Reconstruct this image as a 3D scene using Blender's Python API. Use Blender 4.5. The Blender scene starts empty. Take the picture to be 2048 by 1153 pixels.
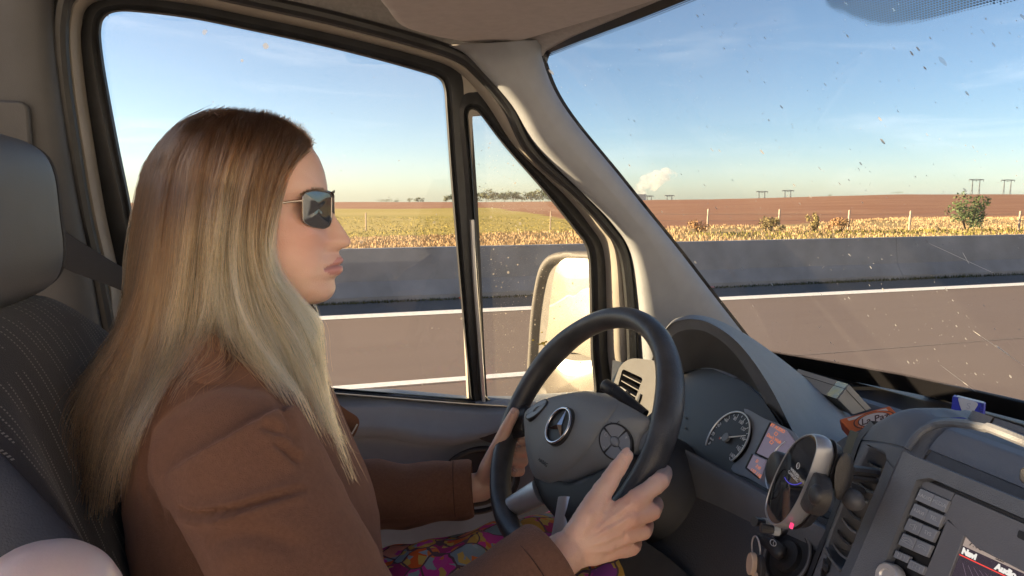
import bpy, bmesh, math, random
import numpy as np
from mathutils import Vector, Matrix, Euler

S = bpy.context.scene
COL = S.collection
R = math.radians
V3 = lambda a: Vector((float(a[0]), float(a[1]), float(a[2])))

# ------------------------------------------------------------------ camera
F = 1365.0            # focal length in photograph pixels (2048 wide)
EYE = np.array([0.0, 0.0, 1.75])
YAW, PITCH = R(16.45), R(7.7)
FW = np.array([math.cos(PITCH) * math.sin(YAW), math.cos(PITCH) * math.cos(YAW), -math.sin(PITCH)])
RT = np.array([math.cos(YAW), -math.sin(YAW), 0.0])
UP = np.cross(RT, FW)
cd = bpy.data.cameras.new('camera')
cam = bpy.data.objects.new('camera', cd)
COL.objects.link(cam)
cd.sensor_width = 36.0
cd.lens = 36.0 * F / 2048.0
cd.clip_start = 0.02
cd.clip_end = 30000.0
cam.matrix_world = Matrix(((RT[0], UP[0], -FW[0], EYE[0]), (RT[1], UP[1], -FW[1], EYE[1]),
                           (RT[2], UP[2], -FW[2], EYE[2]), (0, 0, 0, 1)))
S.camera = cam

# ------------------------------------------------------------------ sky, sun, exposure
SUN_AZ, SUN_EL = R(-68.5), R(12.3)        # clockwise from straight left of the van (+Y)
w = bpy.data.worlds.new("World")
S.world = w
w.use_nodes = True
nt = w.node_tree
nt.nodes.clear()
N = nt.nodes.new
out = N('ShaderNodeOutputWorld'); bg = N('ShaderNodeBackground')
sky = N('ShaderNodeTexSky'); sky.sky_type = 'NISHITA'; sky.sun_disc = False
sky.sun_elevation = SUN_EL; sky.sun_rotation = SUN_AZ
sky.altitude = 100.0; sky.air_density = 0.7; sky.dust_density = 0.5; sky.ozone_density = 1.6
tc = N('ShaderNodeTexCoord'); mp = N('ShaderNodeMapping'); mp.inputs['Scale'].default_value = (1.1, 1.6, 9.0)
mp.inputs['Rotation'].default_value = (0.10, 0.12, 0.3)
nz = N('ShaderNodeTexNoise'); nz.inputs['Scale'].default_value = 2.6; nz.inputs['Detail'].default_value = 8.0
nz.inputs['Roughness'].default_value = 0.62; nz.inputs['Distortion'].default_value = 0.7
rp = N('ShaderNodeMapRange'); rp.inputs[1].default_value = 0.52; rp.inputs[2].default_value = 0.86
rp.inputs[3].default_value = 0.0; rp.inputs[4].default_value = 0.40
mx = N('ShaderNodeMix'); mx.data_type = 'RGBA'
cl = N('ShaderNodeMix'); cl.data_type = 'RGBA'; cl.blend_type = 'MULTIPLY'; cl.inputs[0].default_value = 1.0
hs = N('ShaderNodeHueSaturation'); hs.inputs['Saturation'].default_value = 0.25; hs.inputs['Value'].default_value = 1.5
L = nt.links.new
L(tc.outputs['Generated'], mp.inputs[0]); L(mp.outputs[0], nz.inputs['Vector']); L(nz.outputs['Fac'], rp.inputs[0])
L(sky.outputs[0], hs.inputs['Color'])
L(rp.outputs[0], mx.inputs[0]); L(sky.outputs[0], mx.inputs[6]); L(hs.outputs[0], mx.inputs[7])
L(mx.outputs[2], bg.inputs['Color'])
bg.inputs['Strength'].default_value = 0.05
L(bg.outputs[0], out.inputs[0])

sd = bpy.data.lights.new('sun', 'SUN')
sd.energy = 5.0; sd.angle = R(0.6); sd.color = (1.0, 0.72, 0.42)
sun = bpy.data.objects.new('sun', sd); COL.objects.link(sun)
SUNDIR = Vector((math.sin(SUN_AZ) * math.cos(SUN_EL), math.cos(SUN_AZ) * math.cos(SUN_EL), math.sin(SUN_EL)))
sun.rotation_euler = SUNDIR.to_track_quat('Z', 'Y').to_euler()
sun.location = SUNDIR * 50

vs = S.view_settings
S.display_settings.display_device = 'sRGB'
vs.view_transform = 'Standard'; vs.look = 'None'; vs.gamma = 1.0; vs.use_curve_mapping = False
vs.exposure = 2.12
cy = S.cycles
cy.use_denoising = True
try: cy.denoiser = 'OPENIMAGEDENOISE'
except Exception: pass
cy.max_bounces = 8; cy.diffuse_bounces = 4; cy.glossy_bounces = 4; cy.transmission_bounces = 6
cy.transparent_max_bounces = 40; cy.volume_bounces = 1
cy.caustics_reflective = False; cy.caustics_refractive = False
cy.sample_clamp_indirect = 6.0

# ------------------------------------------------------------------ measuring helpers: photograph pixel -> point in the van
def ray(px, py): return FW + RT * ((px - 1024.0) / F) + UP * ((576.5 - py) / F)
def atD(px, py, d): return EYE + ray(px, py) * d
def atX(px, py, x): r = ray(px, py); return EYE + r * (x / r[0])
def atY(px, py, y): r = ray(px, py); return EYE + r * (y / r[1])
def atZ(px, py, z): r = ray(px, py); return EYE + r * ((z - EYE[2]) / r[2])
def atP(px, py, o, n):
    r = ray(px, py); o = np.asarray(o, float); n = np.asarray(n, float)
    return EYE + r * (((o - EYE) @ n) / (r @ n))

# ------------------------------------------------------------------ materials
MATS = {}
def mat(name, col, rough=0.6, spec=0.5, metal=0.0, var=0.0, vscale=8.0, bump=0.0, bscale=60.0, coat=0.0, sheen=0.0,
        emit=None, estr=0.0, detail=4.0, vcol=None, sss=0.0):
    if name in MATS: return MATS[name]
    m = bpy.data.materials.new(name); m.use_nodes = True
    t = m.node_tree; b = t.nodes['Principled BSDF']
    b.inputs['Base Color'].default_value = (*col, 1); b.inputs['Roughness'].default_value = rough
    b.inputs['Specular IOR Level'].default_value = spec; b.inputs['Metallic'].default_value = metal
    b.inputs['Coat Weight'].default_value = coat; b.inputs['Sheen Weight'].default_value = sheen
    if sss:
        b.inputs['Subsurface Weight'].default_value = sss
        b.inputs['Subsurface Radius'].default_value = (1.0, 0.35, 0.18); b.inputs['Subsurface Scale'].default_value = 0.006
    if emit:
        b.inputs['Emission Color'].default_value = (*emit, 1); b.inputs['Emission Strength'].default_value = estr
    co = t.nodes.new('ShaderNodeTexCoord')
    if var > 0:
        n = t.nodes.new('ShaderNodeTexNoise'); n.inputs['Scale'].default_value = vscale; n.inputs['Detail'].default_value = detail
        t.links.new(co.outputs['Object'], n.inputs['Vector'])
        x = t.nodes.new('ShaderNodeMix'); x.data_type = 'RGBA'
        c2 = vcol if vcol else tuple(min(1, c * (1 + var)) for c in col)
        c1 = col if vcol else tuple(c * (1 - var) for c in col)
        x.inputs[6].default_value = (*c1, 1); x.inputs[7].default_value = (*c2, 1)
        mr = t.nodes.new('ShaderNodeMapRange'); mr.inputs[1].default_value = 0.3; mr.inputs[2].default_value = 0.7
        t.links.new(n.outputs['Fac'], mr.inputs[0]); t.links.new(mr.outputs[0], x.inputs[0])
        t.links.new(x.outputs[2], b.inputs['Base Color'])
    if bump > 0:
        n2 = t.nodes.new('ShaderNodeTexNoise'); n2.inputs['Scale'].default_value = bscale; n2.inputs['Detail'].default_value = 3.0
        t.links.new(co.outputs['Object'], n2.inputs['Vector'])
        bp = t.nodes.new('ShaderNodeBump'); bp.inputs['Strength'].default_value = bump; bp.inputs['Distance'].default_value = 0.001
        t.links.new(n2.outputs['Fac'], bp.inputs['Height']); t.links.new(bp.outputs[0], b.inputs['Normal'])
    MATS[name] = m
    return m

# ------------------------------------------------------------------ mesh helpers
class MB:
    def __init__(s): s.v = []; s.f = []; s.mi = []
    def add(s, vs, fs, mi=0):
        o = len(s.v); s.v += [tuple(map(float, v)) for v in vs]
        s.f += [tuple(i + o for i in f) for f in fs]; s.mi += [mi] * len(fs); return s
    def loft(s, rings, closed=True, caps=True, mi=0):
        n = len(rings[0]); vs = [p for r in rings for p in r]; fs = []
        for i in range(len(rings) - 1):
            for j in range(n if closed else n - 1):
                a = i * n + j; b = i * n + (j + 1) % n; fs.append((a, b, b + n, a + n))
        if caps and closed:
            fs.append(tuple(range(n - 1, -1, -1))); k = (len(rings) - 1) * n; fs.append(tuple(range(k, k + n)))
        return s.add(vs, fs, mi)
    def prism(s, poly, ext, mi=0):
        p = [np.asarray(q, float) for q in poly]; e = np.asarray(ext, float)
        return s.loft([p, [q + e for q in p]], mi=mi)
    def ring(s, a, b, ext, mi=0):          # band between two closed outlines of equal count, with thickness
        e = np.asarray(ext, float); A = [np.asarray(q, float) for q in a]; B = [np.asarray(q, float) for q in b]
        return s.loft([A, B, [q + e for q in B], [q + e for q in A], A], caps=False, mi=mi)
    def box(s, c, sz, rot=None, mi=0):
        c = np.asarray(c, float); M = np.eye(3) if rot is None else np.asarray(rot, float)
        vs = [c + M @ (np.array([x, y, z]) * np.asarray(sz, float) / 2) for x in (-1, 1) for y in (-1, 1) for z in (-1, 1)]
        return s.add(vs, [(0, 1, 3, 2), (4, 6, 7, 5), (0, 4, 5, 1), (2, 3, 7, 6), (0, 2, 6, 4), (1, 5, 7, 3)], mi)
    def tube(s, path, rad, seg=8, closed=False, caps=True, flat=1.0, mi=0, up=None):
        P_ = [np.asarray(p, float) for p in path]; n = len(P_)
        rr = rad if hasattr(rad, '__len__') else [rad] * n
        rings = []; nrm = None if up is None else np.asarray(up, float)
        for i in range(n):
            if closed: t = P_[(i + 1) % n] - P_[i - 1]
            else: t = P_[min(i + 1, n - 1)] - P_[max(i - 1, 0)]
            t = t / (np.linalg.norm(t) + 1e-12)
            if nrm is None:
                a = np.array([0, 0, 1.0]) if abs(t[2]) < 0.9 else np.array([1.0, 0, 0]); nrm = a
            nn = nrm - t * (nrm @ t); nn /= np.linalg.norm(nn) + 1e-12
            if up is None: nrm = nn
            b = np.cross(t, nn)
            rings.append([P_[i] + rr[i] * (math.cos(k * 2 * math.pi / seg) * nn * flat + math.sin(k * 2 * math.pi / seg) * b) for k in range(seg)])
        if closed: return s.loft(rings + [rings[0]], caps=False, mi=mi)
        return s.loft(rings, caps=caps, mi=mi)
    def ell(s, c, r, rot=None, nu=20, nv=12, mi=0):
        c = np.asarray(c, float); M = np.eye(3) if rot is None else np.asarray(rot, float)
        rings = []
        for i in range(nv + 1):
            ph = math.pi * (i / nv) ; sp = max(math.sin(ph), 1e-4)
            rings.append([c + M @ np.array([r[0] * sp * math.cos(2 * math.pi * j / nu), r[1] * sp * math.sin(2 * math.pi * j / nu), r[2] * math.cos(ph)]) for j in range(nu)])
        return s.loft(rings, mi=mi)
    def disc(s, c, u, v, r, h, seg=32, mi=0, r2=None):   # short cylinder from c along cross(u,v)*h
        c = np.asarray(c, float); u = np.asarray(u, float); v = np.asarray(v, float); n = np.cross(u, v); n /= np.linalg.norm(n)
        r2 = r if r2 is None else r2
        ring = lambda rr, o: [c + o * n + rr * (math.cos(a) * u + math.sin(a) * v) for a in np.linspace(0, 2 * math.pi, seg, endpoint=False)]
        return s.loft([ring(r, 0), ring(r2, h)], mi=mi)
    def grid(s, pts, mi=0):                # pts[i][j]
        n = len(pts[0]); return s.add([p for r in pts for p in r], [(i * n + j, i * n + j + 1, (i + 1) * n + j + 1, (i + 1) * n + j)
                       for i in range(len(pts) - 1) for j in range(n - 1)], mi)
    def slab(s, pts, off, mi=0):           # thick open surface: grid + its copy moved by off, edges closed
        off = np.asarray(off, float); m_ = len(pts); n = len(pts[0])
        A = [np.asarray(p, float) for r in pts for p in r]; B = [p + off for p in A]; k = m_ * n; fs = []
        for i in range(m_ - 1):
            for j in range(n - 1):
                a = i * n + j; q = (a, a + 1, a + n + 1, a + n); fs.append(q); fs.append(tuple(x + k for x in reversed(q)))
        bd = list(range(n)) + [i * n + n - 1 for i in range(1, m_)] + [(m_ - 1) * n + j for j in range(n - 2, -1, -1)] + [i * n for i in range(m_ - 2, 0, -1)]
        for i in range(len(bd)):
            a, b = bd[i], bd[(i + 1) % len(bd)]; fs.append((a, a + k, b + k, b))
        return s.add(A + B, fs, mi)
    def build(s, name, m, parent=None, smooth=35, bevel=0.0, bseg=2, subsurf=0, kind=None, label=None):
        me = bpy.data.meshes.new(name)
        me.from_pydata(s.v, [], s.f)
        for mm in (m if isinstance(m, (list, tuple)) else [m]): me.materials.append(mm)
        if any(s.mi): me.polygons.foreach_set('material_index', s.mi)
        bm = bmesh.new(); bm.from_mesh(me); bmesh.ops.recalc_face_normals(bm, faces=bm.faces); bm.to_mesh(me); bm.free()
        if smooth:
            me.polygons.foreach_set('use_smooth', [True] * len(me.polygons))
            if smooth < 180: me.set_sharp_from_angle(angle=R(smooth))
        me.update()
        o = bpy.data.objects.new(name, me); COL.objects.link(o)
        if parent is not None: o.parent = parent; o.matrix_parent_inverse = parent.matrix_world.inverted()
        if bevel:
            b = o.modifiers.new('bevel', 'BEVEL'); b.width = bevel; b.segments = bseg; b.limit_method = 'ANGLE'; b.angle_limit = R(40)
            b.harden_normals = False
        if subsurf:
            q = o.modifiers.new('sub', 'SUBSURF'); q.levels = subsurf; q.render_levels = subsurf
        if kind: o['kind'] = kind
        if label: o['label'] = label
        return o

def thing(name, loc, label, cat, group=None):
    o = bpy.data.objects.new(name, None); COL.objects.link(o); o.location = V3(loc)
    o.matrix_world = Matrix.Translation(V3(loc)); o.empty_display_size = 0.05
    o['label'] = label; o['category'] = cat
    if group: o['group'] = group
    return o
def tag(o, label, cat, group=None):
    o['label'] = label; o['category'] = cat
    if group: o['group'] = group
    return o
def copy_tree(o, parent=None):
    c = o.copy(); COL.objects.link(c)
    if parent is not None: c.parent = parent
    for ch in list(o.children): copy_tree(ch, c)
    return c

def cr(pts, n, closed=False):              # Catmull-Rom through control points, n samples evenly by arc length
    p = [np.asarray(q, float) for q in pts]; m_ = len(p); o = []
    segs = m_ if closed else m_ - 1
    for i in range(segs):
        g = lambda k: p[k % m_] if closed else p[min(max(k, 0), m_ - 1)]
        a, b, c, d = g(i - 1), g(i), g(i + 1), g(i + 2)
        for t in np.linspace(0, 1, 12, endpoint=False):
            o.append(0.5 * (2 * b + (c - a) * t + (2 * a - 5 * b + 4 * c - d) * t * t + (3 * b - a - 3 * c + d) * t ** 3))
    o.append(p[0] if closed else p[-1])
    return resample(o, n, closed)
def resample(o, n, closed=False):
    o = np.array(o, float)
    if closed and np.linalg.norm(o[0] - o[-1]) > 1e-9: o = np.vstack([o, o[:1]])
    s_ = np.concatenate([[0], np.cumsum(np.linalg.norm(np.diff(o, axis=0), axis=1))])
    t = np.linspace(0, s_[-1], n + 1)[:-1] if closed else np.linspace(0, s_[-1], n)
    return [np.array([np.interp(x, s_, o[:, k]) for k in range(o.shape[1])]) for x in t]
def rounded(poly, rads, n=160):            # closed polygon with rounded corners (any dim), n samples
    P_ = [np.asarray(p, float) for p in poly]; k = len(P_); o = []
    for i in range(k):
        a, b, c = P_[i - 1], P_[i], P_[(i + 1) % k]; r = rads[i] if hasattr(rads, '__len__') else rads
        d1 = a - b; d2 = c - b; l1 = np.linalg.norm(d1); l2 = np.linalg.norm(d2); q = min(r, l1 * .49, l2 * .49)
        s1 = b + d1 / l1 * q; s2 = b + d2 / l2 * q
        for t in np.linspace(0, 1, 8): o.append((1 - t) ** 2 * s1 + 2 * t * (1 - t) * b + t * t * s2)
    return resample(o, n, True)
def frame_of(n, upv=(0, 0, 1)):            # right, up, normal of a plane
    n = np.asarray(n, float); n = n / np.linalg.norm(n); u = np.cross(np.asarray(upv, float), n); u /= np.linalg.norm(u); return u, np.cross(n, u), n
def fbm(x, y, seed=0, oct=5, sc=1.0):
    rg = np.random.default_rng(seed); o = 0; a = 1.0
    for i in range(oct):
        for j in range(3):
            th = rg.uniform(0, 6.28); ph = rg.uniform(0, 6.28)
            o = o + a / 3 * np.sin((x * math.cos(th) + y * math.sin(th)) * sc + ph + 1.3 * np.sin((x * math.sin(th + 1) - y * math.cos(th + 1)) * sc * .7 + ph * 2))
        sc *= 2.03; a *= 0.5
    return o
def text(name, body, o, u, v, size, m, parent=None, depth=0.0004, align='CENTER', shear=0.0, bold=0.0):
    c = bpy.data.curves.new(name, 'FONT'); c.body = body; c.size = size; c.align_x = align; c.align_y = 'CENTER'
    c.extrude = depth; c.shear = shear; c.offset = bold; c.resolution_u = 3
    tmp = bpy.data.objects.new(name, c); COL.objects.link(tmp)
    dg = bpy.context.evaluated_depsgraph_get(); me = bpy.data.meshes.new_from_object(tmp.evaluated_get(dg))
    bpy.data.objects.remove(tmp); bpy.data.curves.remove(c)
    me.materials.clear(); me.materials.append(m)
    u = np.asarray(u, float); v = np.asarray(v, float); n = np.cross(u, v)
    Mx = Matrix(((u[0], v[0], n[0], o[0]), (u[1], v[1], n[1], o[1]), (u[2], v[2], n[2], o[2]), (0, 0, 0, 1)))
    me.transform(Mx); me.name = name
    ob = bpy.data.objects.new(name, me); COL.objects.link(ob)
    if parent is not None: ob.parent = parent; ob.matrix_parent_inverse = parent.matrix_world.inverted()
    return ob
# ================================================================== OUTSIDE: road, barrier, fields, trees, pylons
rng = np.random.default_rng(7)
random.seed(7)
YW, YB = 10.08, 11.43                     # white edge line, foot of the barrier

def asphalt(name, c1, c2, streak=0.0):
    m = bpy.data.materials.new(name); m.use_nodes = True; t = m.node_tree; b = t.nodes['Principled BSDF']
    co = t.nodes.new('ShaderNodeTexCoord'); mp_ = t.nodes.new('ShaderNodeMapping'); mp_.inputs['Scale'].default_value = (0.12, 1.6, 1)
    n1 = t.nodes.new('ShaderNodeTexNoise'); n1.inputs['Scale'].default_value = 1.3; n1.inputs['Detail'].default_value = 9; n1.inputs['Roughness'].default_value = .65
    n2 = t.nodes.new('ShaderNodeTexNoise'); n2.inputs['Scale'].default_value = 55; n2.inputs['Detail'].default_value = 2
    x = t.nodes.new('ShaderNodeMix'); x.data_type = 'RGBA'; x.inputs[6].default_value = (*c1, 1); x.inputs[7].default_value = (*c2, 1)
    a = t.nodes.new('ShaderNodeMath'); a.operation = 'MULTIPLY_ADD'; a.inputs[1].default_value = .4
    t.links.new(co.outputs['Object'], mp_.inputs[0]); t.links.new(mp_.outputs[0], n1.inputs['Vector']); t.links.new(co.outputs['Object'], n2.inputs['Vector'])
    t.links.new(n2.outputs['Fac'], a.inputs[0]); s_ = t.nodes.new('ShaderNodeMath'); s_.operation = 'MULTIPLY'; s_.inputs[1].default_value = .6
    t.links.new(n1.outputs['Fac'], s_.inputs[0]); t.links.new(s_.outputs[0], a.inputs[2]); t.links.new(a.outputs[0], x.inputs[0])
    t.links.new(x.outputs[2], b.inputs['Base Color']); b.inputs['Roughness'].default_value = .88; b.inputs['Specular IOR Level'].default_value = .25
    bp = t.nodes.new('ShaderNodeBump'); bp.inputs['Strength'].default_value = .35; bp.inputs['Distance'].default_value = .006
    t.links.new(n2.outputs['Fac'], bp.inputs['Height']); t.links.new(bp.outputs[0], b.inputs['Normal'])
    return m
m_road = asphalt('carriageway_asphalt', (.16, .125, .112), (.225, .18, .162))
m_shoulder = asphalt('shoulder_asphalt', (.11, .108, .106), (.16, .155, .15))
m_paint = mat('road_paint', (.82, .82, .82), .75, var=.12, vscale=14, bump=.2, bscale=90)
m_seam = mat('joint_sealant', (.2, .165, .15), .9, var=.2, vscale=20)
m_conc = mat('barrier_concrete', (.235, .245, .262), .9, var=.22, vscale=1.3, bump=.4, bscale=30, detail=8)

def sheet(name, x0, x1, y0, y1, z, m, nx=1):
    return MB().grid([[(x, y0, z), (x, y1, z)] for x in np.linspace(x0, x1, nx + 1)]).build(name, m, kind='structure')
sheet('road', -60, 420, -4.6, YW - .2, 0, m_road, 12)
sheet('hard_shoulder', -60, 420, YW - .2, YB + .7, -.001, m_shoulder, 12)
sheet('edge_line', -60, 400, YW - .17, YW + .17, .004, m_paint, 12)
d_ = MB()
for x0 in (-14.2, -1.9, 10.9, 23.9, 36.9): d_.add([(x0, 6.20, .006), (x0, 6.35, .006), (x0 + 4.2, 6.35, .006), (x0 + 4.2, 6.20, .006)], [(0, 1, 2, 3)])
d_.build('lane_dashes', m_paint, kind='structure')
sheet('lane_joint', -60, 400, 6.17, 6.20, .003, m_seam, 12)

# concrete median barrier, jersey profile, in cast lengths
bar = thing('concrete_barrier', (3, YB + .3, 0), 'long low grey concrete barrier in shade along the far edge of the road', 'barrier')
prof = [(0, 0), (.0, .08), (.16, .32), (.23, .855), (.25, .868), (.39, .868), (.41, .855), (.48, .32), (.64, .08), (.64, 0)]
for k, xx in enumerate(np.arange(-24, 96, 12.0)):
    b_ = MB(); b_.loft([[(xa, YB + p_[0], p_[1]) for p_ in prof] for xa in (xx + .003, xx + 11.997)])
    b_.build('barrier_segment', m_conc, bar, smooth=20)
b_ = MB(); b_.loft([[(xa, YB + p_[0], p_[1]) for p_ in prof] for xa in (96.01, 400)]); b_.build('barrier_segment', m_conc, bar, smooth=20)

# terrain
def zc_of(x):
    px = [-400, 300, 680, 1000, 1300, 1450, 1560, 1700, 1800, 2100, 3000]
    py = [407, 406, 404.5, 404.5, 400.5, 398.5, 395.5, 391.5, 389, 389, 391]
    xs = []; zs = []
    for a, b in zip(px, py):
        q = atD(a, b, 350.0); xs.append(q[0] / q[1]); zs.append(q[2])
    return np.interp(x, xs, zs)
def ground_z(x, y):
    x = np.asarray(x, float); y = np.asarray(y, float)
    d = np.abs(x * FW[0] + y * FW[1]); rt_ = x / np.maximum(y, 1.0)
    zc = zc_of(rt_)
    z = np.where(d < 40, 0, np.where(d < 350, zc * np.clip((d - 40) / 310, 0, 1) ** 1.15, zc - .0155 * (d - 350)))
    return z - .03 + np.where(y > 13, .06 * np.sin(x * .21 + y * .13) * np.clip((y - 13) / 15, 0, 1), 0)
m_verge = mat('dry_grass_ground', (.45, .31, .165), .95, var=.3, vscale=.9, bump=.6, bscale=7, vcol=(.36, .29, .12), detail=8, spec=.1)
def field_mat(name, c1, c2, c3, rows, bump):
    m = bpy.data.materials.new(name); m.use_nodes = True; t = m.node_tree; b = t.nodes['Principled BSDF']; b.inputs['Roughness'].default_value = .95; b.inputs['Specular IOR Level'].default_value = .1
    co = t.nodes.new('ShaderNodeTexCoord'); w_ = t.nodes.new('ShaderNodeTexWave'); w_.bands_direction = 'Y'; w_.inputs['Scale'].default_value = rows; w_.inputs['Distortion'].default_value = 3.0; w_.inputs['Detail'].default_value = 3; w_.inputs['Detail Scale'].default_value = 2.0
    mp_ = t.nodes.new('ShaderNodeMapping'); mp_.inputs['Rotation'].default_value = (0, 0, R(6)); mp_.inputs['Scale'].default_value = (.35, 1, 1)
    n1 = t.nodes.new('ShaderNodeTexNoise'); n1.inputs['Scale'].default_value = .09; n1.inputs['Detail'].default_value = 10; n1.inputs['Roughness'].default_value = .7
    n2 = t.nodes.new('ShaderNodeTexNoise'); n2.inputs['Scale'].default_value = 1.8; n2.inputs['Detail'].default_value = 6
    t.links.new(co.outputs['Object'], mp_.inputs[0]); t.links.new(mp_.outputs[0], w_.inputs['Vector'])
    t.links.new(mp_.outputs[0], n1.inputs['Vector']); t.links.new(mp_.outputs[0], n2.inputs['Vector'])
    x1 = t.nodes.new('ShaderNodeMix'); x1.data_type = 'RGBA'; x1.inputs[6].default_value = (*c1, 1); x1.inputs[7].default_value = (*c2, 1)
    x2 = t.nodes.new('ShaderNodeMix'); x2.data_type = 'RGBA'; x2.inputs[7].default_value = (*c3, 1)
    t.links.new(w_.outputs['Fac'], x1.inputs[0]); t.links.new(x1.outputs[2], x2.inputs[6])
    mr = t.nodes.new('ShaderNodeMapRange'); mr.inputs[1].default_value = .42; mr.inputs[2].default_value = .68
    t.links.new(n1.outputs['Fac'], mr.inputs[0]); t.links.new(mr.outputs[0], x2.inputs[0]); t.links.new(x2.outputs[2], b.inputs['Base Color'])
    bp = t.nodes.new('ShaderNodeBump'); bp.inputs['Strength'].default_value = bump; bp.inputs['Distance'].default_value = .12
    t.links.new(n2.outputs['Fac'], bp.inputs['Height']); t.links.new(bp.outputs[0], b.inputs['Normal'])
    return m
m_plough = field_mat('ploughed_soil', (.27, .135, .082), (.34, .175, .105), (.38, .22, .135), .22, .5)
m_green = field_mat('crop_leaves', (.34, .29, .075), (.42, .34, .10), (.46, .36, .13), .5, .5)
m_stub = field_mat('stubble', (.33, .23, .11), (.38, .27, .14), (.28, .2, .1), .3, .3)
xs = np.concatenate([-np.geomspace(3000, 12, 40), np.linspace(-10, 60, 71), np.geomspace(62, 5000, 70)])
ys = np.concatenate([np.linspace(YB + .35, 44, 34), np.geomspace(45, 380, 60), np.geomspace(395, 6000, 30)])
X_, Y_ = np.meshgrid(xs, ys, indexing='ij'); Z_ = ground_z(X_, Y_); Z_[:, 0] = -.02
Z_ = np.where((Y_ > 12) & (Y_ < 34), Z_ + .05 * fbm(X_, Y_, 3, 4, .5), Z_)
zones = {'verge': [MB(), m_verge], 'crop_field': [MB(), m_green], 'ploughed_field': [MB(), m_plough], 'stubble_field': [MB(), m_stub]}
ixs = {k: {} for k in zones}
for i in range(len(xs) - 1):
    for j in range(len(ys) - 1):
        x, y = .5 * (xs[i] + xs[i + 1]), .5 * (ys[j] + ys[j + 1])
        yv = 31 + np.clip((x - 12) * .35, 0, 11)
        k = 'verge' if y < yv else 'crop_field' if (y < 112 and x < 17 + (y - 36) * .17) else 'ploughed_field' if y < 330 + .15 * max(0, 300 - x) else 'stubble_field'
        mbz = zones[k][0]; ix = ixs[k]; q = []
        for a, b in ((i, j), (i + 1, j), (i + 1, j + 1), (i, j + 1)):
            if (a, b) not in ix: ix[(a, b)] = len(mbz.v); mbz.v.append((xs[a], ys[b], float(Z_[a, b])))
            q.append(ix[(a, b)])
        mbz.f.append(tuple(q)); mbz.mi.append(0)
for k, (mbz, m) in zones.items(): mbz.build(k, m, kind='structure', smooth=180)
# the ground on the near side of the road, out to the horizon behind the camera
# added unseen bank, pale to bounce sunlight into the cab; level ground behind it
m_bounce = mat('bounce_pale', (.82, .80, .755), .95, var=.10, vscale=.6, bump=.6, bscale=3, detail=8, spec=.1)
bk = []
for x in np.concatenate([[-3000, -300], np.linspace(-60, 420, 60), [5000]]):
    bk.append([(x, y, z + (.22 * math.sin(x * .31 + y) + .15 * math.sin(x * .83 - y * .7)) * (1 if y < -7 and abs(x) < 421 else 0)) for y, z in ((-4.6, -.02), (-5.6, -.04), (-6.6, .02), (-9, 2.2), (-12, 4.9), (-15, 7.4), (-17.0, 8.4), (-24, 8.7), (-200, 8.7), (-3000, 5))])
MB().grid(bk).build('bounce_bank', m_bounce, kind='structure', smooth=180)
MB().grid([[(x, y, -.2) for y in (-4.7, 5, 11.9)] for x in (-3000, -61)]).build('ground', m_verge, kind='structure')
MB().grid([[(x, y, -.2) for y in (-4.7, 5, 11.9)] for x in (419, 5000)]).build('ground', m_verge, kind='structure')

# grass along the verge: blades in uneven clumps
def blades(name, n, yfun, xr, h, wd, m, seed, density=None):
    rg = np.random.default_rng(seed); xx = rg.uniform(*xr, n * 2); yy = yfun(rg.uniform(0, 1, n * 2), xx)
    k = fbm(xx, yy, seed + 1, 3, .35) + rg.normal(0, .5, n * 2) > -.1; xx = xx[k][:n]; yy = yy[k][:n]; n = len(xx)
    zz = ground_z(xx, yy); hh = h * rg.uniform(.45, 1.2, n) * (1 + .35 * fbm(xx, yy, seed + 2, 2, .3)); an = rg.uniform(0, 6.28, n); le = rg.normal(0, .3, (2, n)) * hh
    ca, sa = np.cos(an) * wd, np.sin(an) * wd
    v = np.empty((n, 5, 3)); v[:, 0] = np.stack([xx - ca, yy - sa, zz], 1); v[:, 1] = np.stack([xx + ca, yy + sa, zz], 1)
    v[:, 2] = np.stack([xx + ca * .7 + le[0] * .4, yy + sa * .7 + le[1] * .4, zz + hh * .6], 1); v[:, 3] = np.stack([xx - ca * .7 + le[0] * .4, yy - sa * .7 + le[1] * .4, zz + hh * .6], 1)
    v[:, 4] = np.stack([xx + le[0], yy + le[1], zz + hh], 1)
    o = np.arange(n)[:, None] * 5
    mbz = MB(); mbz.v = v.reshape(-1, 3).tolist(); mbz.f = [tuple(q) for q in (o + np.array([0, 1, 2, 3])).tolist()] + [tuple(q) for q in (o + np.array([3, 2, 4])).tolist()]; mbz.mi = [0] * len(mbz.f)
    return mbz.build(name, m, kind='stuff', smooth=0)
m_dry = mat('dry_grass', (.50, .355, .20), .9, var=.2, vscale=.35, spec=.15, detail=6)
m_grn = mat('green_grass', (.20, .185, .05), .9, var=.4, vscale=.5, spec=.15)
m_crop = mat('crop_blades', (.36, .30, .085), .9, var=.25, vscale=.3, spec=.1)
m_mos = mat('kerb_weeds', (.055, .065, .03), .9, var=.5, vscale=2.5, spec=.1)
blades('dry_grass', 60000, lambda u, x: 16 + u * (15.5 + np.clip((x - 12) * .33, 0, 10)), (-14, 62), .13, .02, m_dry, 11)
blades('green_grass', 5000, lambda u, x: 17 + u * 11, (16, 62), .14, .03, m_grn, 17)
blades('crop_plants', 9000, lambda u, x: 31.5 + u * u * 30, (-25, 18), .055, .03, m_crop, 23)
blades('kerb_weeds', 5000, lambda u, x: YB - .02 - np.abs(u - .5) * .34, (-3, 22), .075, .009, m_mos, 29)
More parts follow.
